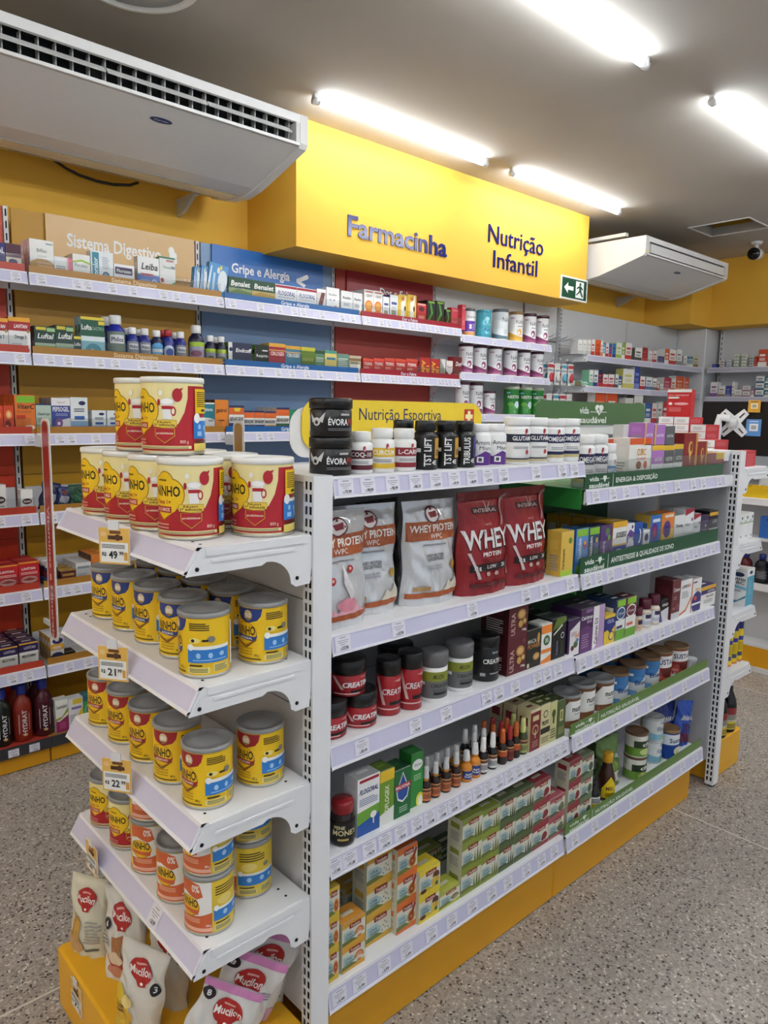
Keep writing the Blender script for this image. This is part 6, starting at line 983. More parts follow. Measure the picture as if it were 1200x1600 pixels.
def orange_tin():
    o = 'D9683A'
    p = [('R', 0, 0, 1, 1, 'EFEDEA'), ('P', [(0,0),(.44,0),(.44,.4),(.3,.34),(0,.28)], o), ('P', [(0,.72),(.1,.76),(.26,.66),(.34,.72),(.30,.95),(.2,1),(0,1)], o), T_('0%', .2, .80, .30, .93, 'F6F2EE', b=1), ('E', .15, .5, .15, .2, 'B5851A'), ('E', .15, .505, .14, .185, 'F0BE18'), T_('NINHO', .03, .50, .28, .65, '1B1A18', b=1), ('P', [(0,.40),(.28,.36),(.3,.48),(.27,.45),(0,.47)], o), lines(.06, .2, .3, .3, 3, 'F0B89A'), ('R', 0, .03, .44, .1, 'F4B8A0'), T_('380 g', .37, .13, .43, .17, 'F6E8E0', b=1),
        ('R', .44, 0, 1, 1, 'E9C83A'), lines(.48, .72, .8, .92, 4, '4A3F12'), ('E', .6, .6, .1, .09, 'F2DA7A'), ('E', .82, .6, .04, .05, '8A8478'), ('R', .46, .22, .95, .46, MB_), ('R', .5, .43, .95, .48, 'F2F2EE'), ('E', .49, .47, .03, .055, 'F6F6F2'), ('E', .6, .34, .03, .05, 'A8CFF2'), ('E', .76, .34, .03, .05, 'A8CFF2'), ('E', .88, .33, .025, .04, 'A8CFF2'), ('R', .48, .16, .66, .185, '2A2418'), ('R', .46, .03, .7, .14, 'E2D48A'), lines(.48, .05, .68, .13, 3, '5A5020'), ('R', .74, .05, .92, .18, 'E2D48A'), lines(.75, .06, .91, .17, 5, '5A5020')]
    return p
TINP = {}
def milk_tin(kind, x, y, z, rz, desc, where, lev=0):
    D, H = {'F': (.128, .158)}.get(kind, (.104, .13))
    if kind not in TINP:
        root = link('milk_tin', None); base = {'F': CR, 'I': YY, 'R': YY, 'S': CR, 'O': 'E9C83A'}[kind]; lid, lk = ('EFEFEC', 'plastic') if kind == 'F' else ('9B9C9D', 'plastic')
        rr = D/2; b = MB(); pr = [(rr*.95, .0012), (rr*.97, .006)]
        for i in range(1, 9): zz = H*(.05+.86*i/9); pr += [(rr*.975, zz-.004), (rr*.972, zz), (rr*.975, zz+.004)]
        pr += [(rr*.975, H*.93)]
        b.lathe(pr, mat(base, 'gloss'), 40); b.build('tin_body', root)
        b = MB(); b.lathe([(rr*.96, 0), (rr, .0008), (rr, .005), (rr*.975, .0065)], mat('C4C0B4', 'metal'), 40); b.build('steel_rim', root)
        b = MB(); b.lathe([(rr*.98, H*.925), (rr*1.015, H*.932), (rr*1.015, H*.985), (rr*.99, H), (rr*.92, H), (rr*.9, H*.985), (rr*.55, H*.983), (rr*.52, H*.99), (rr*.1, H*.99)], mat(lid, lk), 40); b.build('plastic_lid', root)
        art_ = {'F': fases, 'S': fases, 'I': lambda: yellow_tin(NB, 'INTEGRAL'), 'R': lambda: yellow_tin('A5222C', 'INSTANTANEO'), 'O': orange_tin}[kind]()
        b = MB(); wd = rr*.977*math.radians(215 if kind in 'FS' else 200)
        art(b, art_, wd, H*.86, cylmap(rr*.977, wd, H*.055), rr*.09, 0, .0004, .00006); b.build('printed_label', root)
        TINP[kind] = root; o = root; o.location = (x, y, z+.0005); o.rotation_euler[2] = rz
    else: o = dup(TINP[kind], (x, y, z+.0005), rz)
    o['place'] = 0
    reg(o, desc, where, 'tin', -y, x, lev, desc.split(' with ')[0]+' group')
    del o['place']
rj = lambda: random.uniform(-.09, .09)
E1 = 'top end shelf'; dF = 'large cream and red milk tin with white lid'
RZ = -.62    # label centre turned towards the aisle corner
for i, y in enumerate((1.338, 1.472, 1.606, 1.74)): milk_tin('F', .702, y, 1.32, (-.22 if y < 1.4 else -.36)+rj(), dF, E1)
for i, y in enumerate((1.285, 1.42, 1.555, 1.69)): milk_tin('F', .838, y, 1.32, -.55+rj(), dF, E1)
for y in (1.449, 1.583): milk_tin('F', .703+.02, y, 1.479, -.48+rj(), dF, E1, 1)
E2 = 'second end shelf'; dI = 'yellow milk tin with navy shield and grey lid'
for y in (1.292, 1.42, 1.545, 1.668, 1.795): milk_tin('I', .703+(.02 if y > 1.3 else 0), y, 1.05, (-.93 if y < 1.3 else -.24)+rj(), dI, E2)
for y in (1.283, 1.41, 1.535, 1.66, 1.785): milk_tin('I', .836, y, 1.05, -.3+rj(), dI, E2)
E3 = 'third end shelf'; dR = 'yellow milk tin with crimson shield and grey lid'
for y in (1.293, 1.425, 1.55, 1.675, 1.80): milk_tin('R', .705, y, .772, (-.38 if y < 1.3 else -.18)+rj(), dR, E3)
milk_tin('R', .837, 1.298, .772, -.3, dR, E3)
E4 = 'lowest end shelf'; dO = 'orange and white lactose-free milk tin'
for y in (1.80, 1.675): milk_tin('S', .70, y, .50, -.12+rj(), 'small cream and red milk tin with grey lid', E4)
for y, s, rz in ((1.55, 2, .22), (1.415, 1, .05), (1.285, 2, -.2)):
    for l in range(s): milk_tin('O', .70, y, .50+l*.1312, rz+rj()*.5, dO, E4, l)
for l in range(2): milk_tin('O', .826, 1.33, .50+l*.1312, -.9, dO, E4, l)
# ================================================================ promotion cards on the end shelves
def promo(x, y, z, price, where, rz=-.95):
    t = thing('promotion_card', 'orange and white %s promotion card clipped to the %s' % (price, where), 'price tag', (x, y, z), rz)
    b = MB(); w_, h = .070, .076; b.box(-w_/2, w_/2, 0, .0016, -h, 0, mat('F2F2EE', 'card'))
    a, c = price.split(',')
    art(b, [('R', 0, 0, 1, 1, 'E9B95C'), ('R', .05, .05, .95, .60, 'F3F3F0'), ('E', .15, .82, .1, .07, 'F0C98A'), ('R', .36, .84, .72, .92, '7A4A22'), ('R', .3, .68, .78, .79, '4A2A1A'), ('E', .62, .74, .1, .09, '5A3420'), ('L', .1, .44, .85, .56, 3, '6A6A70'), T_('R$', .1, .22, .24, .32, '26262A', b=1), T_(a, .32, .16, .60, .36, '1B1B1E', b=1), T_(',', .61, .16, .63, .2, '1B1B1E', b=1), T_(c, .66, .26, .80, .36, '1B1B1E', b=1), ('R', .82, .12, .93, .34, 'D9A24A')], w_, h, lambda px, py, l: (-w_/2+px, -l, -h+py)); b.build('card', t)
    b = MB(); b.box(-.012, .012, -.003, .0, -.004, .016, mat('E4E4E6', 'plastic')); b.build('clip', t)
    return t
promo(.598, 1.472, 1.328, '49,99', 'top end shelf'); promo(.598, 1.50, 1.067, '21,99', 'second end shelf')
promo(.598, 1.50, .812, '22,99', 'third end shelf'); promo(.610, 1.705, .508, '26,99', 'lowest end shelf', -PI/2)
promo(.5622, 1.715, .146, '7,99', 'yellow plinth', -PI/2)
# ================================================================ pouches
def pouch_fn(w_, h, d, top=.06, base=1.0, amp=.004, seed=0, waist=.0):
    rnd = random.Random(seed); ph = [rnd.uniform(0, 6) for _ in range(8)]
    def sec(v):
        a = w_/2*(1-.03*math.sin(v*PI)-waist*math.sin(v*PI*1.0))
        t = d/2*max(.02, (1-max(0, (v-.25)/.75)**1.6)) if v > .25 else d/2*(base+(1-base)*(v/.25))
        if v > 1-top: t = .0016
        return a, t
    def pt(u_, v, l=0, side=-1):
        a, t = sec(v); e = (1-abs(u_)**2.6)**.55 if abs(u_) < 1 else 0
        y = t*e
        wr = amp*min(1, t/.01)*(math.sin(17*u_*w_*6+9*v+ph[0])*.5+math.sin(23*v+6*u_+ph[1])*.6+math.sin(40*v*h+31*u_*w_+ph[2])*.4+math.sin(11*u_+27*v+ph[3])*.5)*.5*(1 if abs(u_) < .93 else .3)
        x = a*u_+amp*.6*math.sin(12*v+ph[4]+u_)
        return (x, side*(y+max(-y*.7, wr)+l), v*h)
    return pt
def pouch(nm, w_, h, d, col, prims, seed, top=.06, amp=.004, waist=0, sealcol=None, kind='bag', back=None):
    pt = pouch_fn(w_, h, d, top, 1, amp, seed, waist); NU, NV = 24, 32
    root = link(nm, None)
    for side, name in ((-1, 'front_sheet'), (1, 'back_sheet')):
        vs = []; fs = []
        for j in range(NV+1):
            for i in range(NU+1): vs.append(pt(-1+2*i/NU, j/NV, 0, side))
        for j in range(NV):
            for i in range(NU):
                q = [j*(NU+1)+i, j*(NU+1)+i+1, (j+1)*(NU+1)+i+1, (j+1)*(NU+1)+i]
                fs.append(q if side < 0 else q[::-1])
        b = MB(); b.add(vs, fs, mat(col if side < 0 else (back or col), kind), True); b.build(name, root)
    vs = [pt(-1+2*i/NU, 0, 0, -1) for i in range(NU+1)]+[pt(1-2*i/NU, 0, 0, 1) for i in range(1, NU)]
    b = MB(); b.add(vs, [tuple(range(len(vs)))[::-1]], mat(col, kind)); b.build('gusset_base', root)
    b = MB(); art(b, prims, w_, h, lambda x, y, l: pt(max(-.999, min(.999, (x-w_/2)/(w_/2))), max(0, min(1, y/h)), l+.0012), w_/NU, h/NV, .0012, .00016); b.build('printed_face', root)
    if sealcol:
        b = MB(); vs = []; fs = []
        for i in range(9): vs += [pt(-1+2*i/8, 1-top, .0012, -1), pt(-1+2*i/8, 1, .0012, -1)]
        for i in range(8): fs.append((2*i, 2*i+2, 2*i+3, 2*i+1))
        for i in range(9): vs += [pt(-1+2*i/8, 1-top, .0012, 1), pt(-1+2*i/8, 1, .0012, 1)]
        for i in range(8): fs.append((18+2*i, 18+2*i+1, 18+2*i+3, 18+2*i+2))
        b.add(vs, fs, mat(sealcol, kind)); b.build('top_seal', root)
    return root
ORB = 'A8552A'
def whey(flavor):
    p = [('R', .02, .62, .98, .80, ORB), ('E', .5, .86, .14, .085, '6A2428'), ('E', .5, .86, .12, .07, 'E4DCDA'), ('P', [(.42,.88),(.58,.90),(.58,.84),(.46,.83)], '8A2A30'), T_('WHEY PROTEIN', .08, .70, .94, .765, 'F1EEE9', b=1), T_('WPC', .4, .635, .62, .68, 'F1EEE9'), ('R', .02, .07, .98, .12, ORB), ('L', .3, .57, .7, .60, 1, '8A8A8E')]
    if flavor == 's': p += [('E', x, y, .05, .035, 'B02A30') for x, y in ((.62,.50),(.3,.42),(.24,.32),(.14,.26),(.55,.22))]+[('E', x, y+.005, .022, .015, 'E8B0A8') for x, y in ((.62,.50),(.3,.42),(.24,.32))]+[('P', [(.1,.12),(.2,.22),(.4,.14),(.6,.26),(.8,.14),(.9,.12)], 'E0A8B4'), ('E', .55, .2, .16, .06, 'D88A9A'), ('P', [(.5,.55),(.46,.4),(.6,.24),(.66,.3),(.55,.42)], 'DDD9DC')]
    else: p += [T_('WHEY PROTEIN', .3, .46, .66, .49, '4A4A4E', b=1), T_('CONCENTRADO', .3, .425, .66, .455, '4A4A4E', b=1), ('L', .3, .34, .6, .40, 2, 'A0A0A4'), ('E', .86, .36, .06, .045, 'B8923A'), ('P', [(.62,.12),(.7,.22),(.78,.18),(.86,.28),(.95,.2),(.95,.12)], 'D8CFBC'), ('R', .1, .14, .34, .18, 'B08A5A')]
    return p
def redw():
    return [('R', .22, .79, .74, .85, '2A1416'), ('P', [(.46,.92),(.5,.80),(.54,.80),(.58,.9),(.52,.83)], 'B89A9A'), T_('INTEGRAL', .25, .80, .71, .835, 'C9A8A4', b=1), T_('NUTRI', .42, .67, .55, .69, 'D0A8A4'),
        T_('WHEY', .04, .44, .94, .62, '3A2022', b=1, i=-.1), T_('WHEY', .03, .455, .93, .63, 'DAD6D6', b=1, i=-.1), T_('PROTEIN', .33, .375, .72, .415, 'E9E4E4', b=1), ('R', .1, .235, .9, .305, '1C1214'), T_('11g', .16, .255, .28, .29, 'E0D8D8', b=1), T_('LOW', .4, .255, .58, .29, 'E0D8D8', b=1), T_('30', .7, .255, .82, .29, 'E0D8D8', b=1),
        ('P', [(.08,.42),(.13,.42),(.27,.16),(.22,.16)], 'CDBCBC'), ('P', [(.93,.46),(.97,.46),(.9,.16),(.86,.16)], 'B8A4A4'), ('P', [(.8,.92),(.98,.96),(.98,.94),(.84,.9),(.78,.66),(.75,.66)], 'A88A8A'), ('E', .42, .2, .035, .022, 'C9A8A4'), ('E', .58, .2, .035, .022, 'C9A8A4'), ('R', .12, .08, .85, .12, '5A1A1E'), ('L', .35, .33, .65, .36, 1, '6A1F24')]
W2 = 'second shelf of near aisle bay'
def put(o, x, y, z, rz, desc, where, cat='pouch', lev=0, rx=0, ry=0):
    o.location = (x, y, z); o.rotation_euler = (rx, ry, rz); reg(o, desc, where, cat, x, y, lev, desc.split(' with ')[0]+' group')
put(pouch('protein_pouch', .19, .262, .075, 'D5D7DA', whey('s'), 1, .07, .004, .03, None, 'foil'), 1.014, 1.268, 1.0925, .06, 'silver and orange protein pouch printed with strawberries', W2)
o = pouch('protein_pouch', .182, .262, .08, 'D5D7DA', whey('w'), 2, .07, .005, .03, None, 'foil'); put(o, 1.146, 1.312, 1.0925, -.10, 'silver and orange protein pouch printed with milk splash', W2)
o2 = dup(o, (0,0,0), 0); put(o2, 1.338, 1.288, 1.0925, -.06, 'silver and orange protein pouch printed with milk splash', W2)
put(pouch('protein_pouch', .19, .25, .06, '26272B', [('R', .1, .3, .9, .6, '33343A')], 3, .06), 1.29, 1.43, 1.0925, .2, 'dark grey pouch in shadow behind silver pouches', W2)
o = pouch('protein_pouch', .20, .275, .085, '8E1C22', redw(), 4, .08, .004, .01, '7E181E'); put(o, 1.527, 1.27, 1.0925, 0, 'red protein pouch with chrome WHEY lettering', W2)
o2 = dup(o, (0,0,0), 0); put(o2, 1.717, 1.272, 1.0925, .03, 'red protein pouch with chrome WHEY lettering', W2)
# cereal bags on the yellow plinth
def mucilon(v):
    p = [('E', .52, .74, .26, .13, 'B82A26'), ('P', [(.3,.74),(.74,.74),(.62,.58),(.46,.58)], 'B82A26'), T_('Mucilon', .28, .70, .76, .775, 'F6F2EC', b=1), ('R', .42, .80, .62, .82, 'E0A8A0'), ('E', .55, .615, .03, .016, 'F6F2EC')]
    if v == 'wheat': p += [('P', [(.1,.16),(.22,.5),(.36,.52),(.4,.3),(.5,.16)], 'D2A24A'), ('P', [(.14,.2),(.26,.56),(.3,.56),(.2,.2)], 'B8863A'), ('E', .3, .14, .26, .10, 'C9A070'), ('R', .62, .1, .9, .13, '6A6A60'), ('L', .55, .2, .9, .5, 7, 'A8A49A')]
    elif v == 'cereal': p += [('E', .18, .62, .1, .065, '211E22'), T_('6', .145, .59, .215, .65, WH, b=1), ('P', [(.36,.5),(.62,.54),(.66,.3),(.4,.28)], 'B57A4A'), ('E', .48, .22, .28, .12, 'A8322E'), ('E', .46, .27, .2, .07, 'E6D2B4'), ('E', .5, .12, .3, .07, 'C98A70'), ('L', .06, .38, .3, .52, 4, '8A867E')]
    elif v == 'banana': p += [('E', .86, .6, .1, .06, '211E22'), T_('3', .83, .575, .89, .625, WH, b=1), ('P', [(0,0),(.5,0),(.4,.3),(.1,.5),(0,.48)], 'E0BC3A'), ('E', .3, .2, .2, .08, 'D9A63A'), ('E', .35, .36, .12, .07, 'E9D488'), ('L', .06, .2, .3, .32, 3, '6A5020')]
    else: p += [('E', .12, .86, .12, .06, '2A1F24'), T_('8', .08, .835, .16, .885, WH, b=1), ('L', .78, .6, .98, .68, 3, '8A8A8E'), ('P', [(0,0),(1,0),(1,.24),(0,.34)], 'E0B0CC'), T_('arroz', .1, .42, .5, .5, '26262A', b=1)]
    return p
PZ = .1685; MW = 'yellow plinth of end cap'
def bag(v, seed, sealcol=None, w_=.14, h=.22, d=.07, col='DEDAD0'): return pouch('cereal_bag', w_, h, d, col, mucilon(v), seed, .09, .006, 0, sealcol)
BG = -PI/2
def base_pt(x, y, dz=0): return x, y, PZ+dz
put(bag('wheat', 11, None, .115, .205, .065, 'DCD6BE'), .632, 1.785, PZ, BG+.5, 'upright cereal bag with wheat picture and folded top', MW)
put(bag('cereal', 12, None, .12, .225, .065), .665, 1.645, PZ, BG+.45, 'upright cereal bag with red bowl and brown cereal picture', MW)
put(bag('cereal', 17, None, .12, .235, .055), .79, 1.79, PZ, BG+.4, 'cereal bag mostly hidden at the far back corner', MW)
put(bag('banana', 13, None, .12, .215, .045), .615, 1.47, PZ, BG+.5, 'slumped cereal bag with banana picture leaning left', MW, rx=0, ry=.14)
put(bag('banana', 14, None, .12, .235, .05, 'D2CEC4'), .70, 1.50, PZ, BG+.45, 'shaded cereal bag standing behind the banana bag', MW, ry=.1)
put(bag('rice', 15, 'D98CC2', .135, .205, .035, 'E2E0DC'), .665, 1.29, PZ, BG+.95, 'pink-topped cereal bag nearest the aisle post', MW, ry=.45)
put(bag('rice', 16, 'D98CC2', .135, .222, .035, 'E2E0DC'), .735, 1.318, PZ, BG+.95, 'pink-topped cereal bag second from the aisle post', MW, ry=.45)
put(bag('rice', 18, 'D98CC2', .135, .235, .035, 'E2E0DC'), .795, 1.335, PZ, BG+1.05, 'pink-topped cereal bag leaning on the back panel', MW, ry=.42)
put(bag('wheat', 19, None, .13, .245, .03, 'D6D2C8'), .855, 1.345, PZ, BG+1.2, 'cream cereal bag against the back panel by the post', MW, ry=.2)
# ================================================================ red and white cartons stacked on the far end
def rw_mesh():
    dx, dy, h = .137, .068, .0312; b = MB(); rd = 'C22A33'; wh_ = 'EDEDEE'
    v = [(0,0,0),(dx,0,0),(dx,dy,0),(0,dy,0),(0,0,h),(dx,0,h),(dx,dy,h),(0,dy,h)]
    b.add(v, [(0,1,5,4),(1,2,6,5),(2,3,7,6),(4,5,6,7),(0,3,2,1)], mat(rd)); b.add(v, [(3,0,4,7)], mat(wh_))
    art(b, [('R', .0, 0, 1, .06, rd), ('L', .2, .3, .75, .75, 3, 'B9B9BE')], dy, h, lambda x, y, l: (-l, dy-x, y)); art(b, [('L', .1, .2, .8, .8, 4, 'D8707A')], dx, h, flat(0, 0, 0))
    return b.mesh('medicine_carton')
RW = rw_mesh()
for y, x, n in ((1.34, 3.114, 5), (1.411, 3.178, 7), (1.482, 3.166, 8), (1.553, 3.166, 8)):
    for l in range(n): reg(link('medicine_carton', RW, None, (x, y, 1.3205+l*.0313)), 'flat red carton with white end', 'stack on far end cap top shelf', 'carton', 3.1, (y-1.34)/.07*.1, l, 'red and white carton stack')
b = MB(); dx, dy, h = .036, .11, .12
v = [(0,0,0),(dx,0,0),(dx,dy,0),(0,dy,0),(0,0,h),(dx,0,h),(dx,dy,h),(0,dy,h)]
b.add(v, [(0,1,5,4),(1,2,6,5),(2,3,7,6),(3,0,4,7),(4,5,6,7),(0,3,2,1)], mat('C42830'))
art(b, [('R', 0, .9, 1, 1, 'EFEFEF'), T_('dipirona', .05, .77, .3, .83, 'F0C8C8'), T_('paracetamol', .35, .77, .88, .83, 'F0C8C8', b=1), ('R', .05, .67, .5, .73, WH), ('E', .6, .48, .3, .05, 'E9B0B4'), ('E', .15, .48, .08, .05, WH), ('L', .1, .2, .6, .36, 3, 'E08A90')], dy, h, lambda x, y, l: (-l, dy-x, y))
o = b.build('medicine_carton', None, (3.19, 1.49, 1.5715)); tag(o, 'tall red carton standing on top of the red and white carton stack', 'carton')
# ================================================================ goods on the far end cap
def simple_box(lab_, x0, x1, y0, y1, z, h, cols, prims, sprims=(), rz=0):
    b = MB(); w_, d = x1-x0, y1-y0; c, sd, tp = cols
    v = [(0,0,0),(w_,0,0),(w_,d,0),(0,d,0),(0,0,h),(w_,0,h),(w_,d,h),(0,d,h)]
    b.add(v, [(0,1,5,4),(2,3,7,6)], mat(c)); b.add(v, [(1,2,6,5),(3,0,4,7),(0,3,2,1)], mat(sd)); b.add(v, [(4,5,6,7)], mat(tp))
    art(b, prims, w_, h, flat(0, 0, 0)); art(b, sprims, d, h, lambda x, y, l: (-l, d-x, y))
    o = b.build('medicine_carton', None, (x0, y0, z+.0006), rz); tag(o, lab_, 'carton'); return o
simple_box('red carton with barcode on the far end cap beside the post', 3.20, 3.31, 1.245, 1.29, 1.32, .115, ('C22A30', 'A8242A', 'C22A30'), [('L', .15, .3, .85, .9, 9, 'D8606A'), ('R', .1, .04, .85, .16, WH)]+[('R', .15+.09*i, .06, .19+.09*i+.02*(i % 2), .14, '1A1A1C') for i in range(7)])
for i, l_ in enumerate(('left', 'middle', 'right')):
    simple_box('white carton with thin green line, %s of three on far end cap' % l_, 3.20+.054*i, 3.2525+.054*i, 1.25, 1.30, 1.05, .112, ('EDEFEE', 'E2E4E3', 'D9DCD9'), [('R', 0, .62, 1, .66, '8AA878'), ('E', .75, .84, .12, .06, '2A2A44'), ('E', .7, .12, .08, .04, '55304A'), ('L', .2, .68, .7, .76, 2, 'A8B4A4')])
simple_box('white and blue appetite tonic carton on the far end cap', 3.285, 3.365, 1.226, 1.34, .752, .165, ('5AAAC4', 'ECEDEC', 'E9EAEA'), [('R', .0, .8, 1, 1, 'ECEDEC'), ('E', .5, .9, .2, .05, '23305A'), ('L', .3, .3, .7, .7, 8, '8AC4D8')],
    [('E', .7, .84, .2, .06, '23305A'), T_('Apevitin', .06, .68, .95, .76, '2A2A30', b=1), T_('BC', .62, .58, .92, .66, '2A2A30', b=1), ('P', [(0,.62),(.5,.56),(1,.5),(1,.44),(.4,.48),(0,.54)], '7AC0D8'), ('L', .1, .38, .8, .44, 2, '5A6A74'), ('P', [(0,.1),(.7,.14),(1,.3),(1,.24),(.6,.06),(0,.04)], '3A8AA8')])
def can_thing(nm, lab_, cat, parts, x, y, z, d, h, prims=None, z0=.1, z1=.7, deg=160, group=None, face=-.6):
    t = thing(nm, lab_, cat, (x, y, z+.0005), face, group)
    for name, prof, col, kind in parts:
        b = MB(); b.lathe([(rr*d/2, zz*h) for rr, zz in prof], gel(col) if kind == 'gel' else mat(col, kind), 22); b.build(name, t)
    if prims:
        b = MB(); wd = d/2*math.radians(deg); art(b, prims, wd, (z1-z0)*h, cylmap(d/2, wd, z0*h), d*.08, 0); b.build('printed_label', t)
    return t
sprayc = [P_('can_body', [(.95,0),(1,.015),(1,.70),(.86,.76),(.8,.77)], 'E6C820', 'gloss'), P_('base_ring', [(.98,-.0),(1.02,.002),(1.02,.045),(.98,.05)], 'D9822A', 'gloss'), P_('cap', [(.82,.765),(.9,.775),(.9,.97),(.84,1),(.3,1)], '20287E')]
for i, x in enumerate((3.225, 3.282, 3.338)):
    can_thing('spray_can', 'yellow insect spray can with blue cap, %s on far end cap' % ('left one', 'middle one', 'right one')[i], 'spray can', sprayc, x, 1.262, .49, .045, .195, [('R', .3, .68, .7, .84, '2A3A9A'), ('L', .3, .3, .75, .62, 7, 'A88A1A'), ('R', .32, .06, .66, .22, '3A4A6A')], group='yellow spray cans')
bot = [P_('bottle_body', [(.92,0),(1,.02),(1,.5),(.85,.6),(.45,.74),(.38,.84)], '151012', 'gloss'), P_('cap', [(.44,.85),(.47,.86),(.47,.985),(.42,1),(.1,1)], 'D9D9D6')]
BL = [('R', 0, 0, 1, .34, 'E0C83A'), ('R', 0, .34, 1, .8, 'C9C4B0'), ('E', .5, .8, .4, .16, '8A2A2A'), ('R', .15, .42, .85, .66, '8A8A80'), ('L', .2, .06, .8, .28, 3, '3A3A30')]
can_thing('sauce_bottle', 'dark glass bottle with white cap on the yellow far plinth', 'bottle', bot, 3.30, 1.265, .168, .072, .25, BL, .06, .48, 190)
can_thing('sauce_bottle', 'dark glass bottle half hidden behind the far white post', 'bottle', bot, 3.205, 1.265, .168, .072, .25, BL, .06, .48, 190)
# ================================================================ checkout counter
t = thing('checkout_counter', 'white checkout counter with yellow kick panel at the right edge', 'counter', (4.69, .9, 0))
b = MB(); b.box(.17, .65, -1.6, 1.35, .165, 1.045, mat('C9CACC', 'paint')); b.build('cabinet_body', t)
b = MB(); b.box(.012, .65, -1.6, 1.35, .032, .155, mat('E0A010', 'paint')); b.build('kick_panel', t)
b = MB(); b.box(.0, .65, -1.6, 1.35, .0005, .03, mat('DCDDDF', 'paint')); b.build('toe_rail', t)
b = MB(); b.box(.01, .65, -1.6, 1.35, .156, .170, mat('DDDEE0', 'paint')); b.box(.005, .17, -1.6, 1.35, .53, .548, mat('E2E3E5', 'paint')); b.box(.002, .012, -1.6, 1.35, .515, .56, mat('E9EAEC', 'paint')); b.build('front_shelf', t)
b = MB(); b.box(-.03, .70, -1.63, 1.38, 1.045, 1.085, mat('E8E8EA', 'paint')); b.build('counter_top', t)
b = MB(); b.box(.02, .165, -1.6, 1.35, .82, .838, mat('E2E3E5', 'paint')); b.build('upper_shelf', t)
o = simple_box('blue carton display leaning on the counter front upper shelf', 0, .2, 0, .04, 0, .135, ('2F6FC8', '2458A8', '2F6FC8'), [('R', .3, .15, .85, .7, '4F90DC'), ('L', .35, .5, .8, .66, 2, 'C8DCF4'), ('E', .3, .85, .12, .1, '1F4A98')]); o.location = (4.735, 1.72, .8386); o.rotation_euler[2] = -PI/2
for i, (y, c) in enumerate(((1.80, '6A2228'), (1.70, '25222A'), (1.61, '25222A'))):
    can_thing('drink_bottle', ('red-brown drink bottle with dark cap on counter shelf', 'dark drink bottle with blue cap on counter shelf', 'rightmost dark drink bottle on counter shelf')[i], 'bottle', [P_('bottle_body', [(.9,0),(1,.03),(1,.6),(.8,.72),(.4,.8)], c, 'gel'), P_('cap', [(.44,.81),(.48,.82),(.48,.98),(.4,1),(.1,1)], '1C2A7A')], 4.775, y, .548, .085, .185, [('R', .1, 0, .9, 1, c), ('L', .2, .2, .8, .8, 5, '8A8A90')], .1, .55, 150, 'bottles on the counter front', -1.2)
b = MB(); b.box(0, .2, 0, .34, 0, .012, mat('D9B41E', 'plastic')); b.box(0, .008, 0, .34, .012, .06, mat('D9B41E', 'plastic')); b.box(.192, .2, 0, .34, .012, .06, mat('D9B41E', 'plastic')); b.box(.008, .192, 0, .008, .012, .06, mat('D9B41E', 'plastic')); b.box(.008, .192, .332, .34, .012, .06, mat('D9B41E', 'plastic'))
o = b.build('counter_tray', None, (4.70, 1.52, 1.0855)); tag(o, 'yellow plastic tray on the checkout counter', 'tray')
for i, y in enumerate((1.80, 1.70, 1.59)):
    can_thing('glass_jar', 'small clear glass jar on the counter, %s of three' % ('left', 'middle', 'right')[i], 'jar', [P_('jar_body', [(.7,0),(1,.1),(1,.55),(.6,.74),(.58,.78)], 'DDE2E2', 'gel'), P_('stopper', [(.66,.78),(.7,.8),(.7,.98),(.6,1),(.1,1)], 'B9BCC0', 'plastic')], 5.0, y, 1.085, .085, .16, None, group='glass jars on the counter')
# monitor seen from behind on its white arm
t = thing('monitor', 'black monitor seen from behind with white arm at right edge', 'monitor', (5.10, 1.90, 1.085))
b = MB(); b.bbox(0, .045, -.36, .40, .235, .592, mat('0E0E10', 'plastic'), .006); b.build('back_shell', t)
b = MB(); b.box(-.012, .0, -.25, .25, .33, .5, mat('0B0B0D', 'plastic')); b.build('rear_bulge', t)
b = MB(); cy, cz = .17, .448; pts = []
for a in range(4):
    th_ = math.radians(45+90*a); u_ = Vector((math.cos(th_), math.sin(th_))); n_ = Vector((-u_.y, u_.x))
    pts += [tuple(Vector((cy, cz))+u_*.108-n_*.024), tuple(Vector((cy, cz))+u_*.108+n_*.024)]
    v2 = Vector((math.cos(th_+PI/4), math.sin(th_+PI/4))); pts.append(tuple(Vector((cy, cz))+v2*.046))
b.prism(pts, 'x', -.022, -.013, mat('E6E6E8', 'plastic')); hm = mat('17171A', 'hole')
for a in range(4):
    th_ = math.radians(45+90*a); u_ = Vector((math.cos(th_), math.sin(th_))); n_ = Vector((-u_.y, u_.x)); c0 = Vector((cy, cz))
    b.prism([tuple(c0+u_*.05-n_*.004), tuple(c0+u_*.095-n_*.004), tuple(c0+u_*.095+n_*.004), tuple(c0+u_*.05+n_*.004)], 'x', -.0235, -.021, hm)
b.build('mount_plate', t)
b = MB(); b.tube([(-.02, cy, cz), (-.06, cy+.01, cz)], .032, mat('DCDCDE', 'plastic'), 16); b.tube([(-.06, cy+.012, cz+.03), (-.085, cy+.07, cz+.035), (-.09, cy+.075, cz-.02), (-.09, cy+.075, 0.002)], .026, mat('E6E6E8', 'plastic'), 14); b.build('monitor_arm', t)
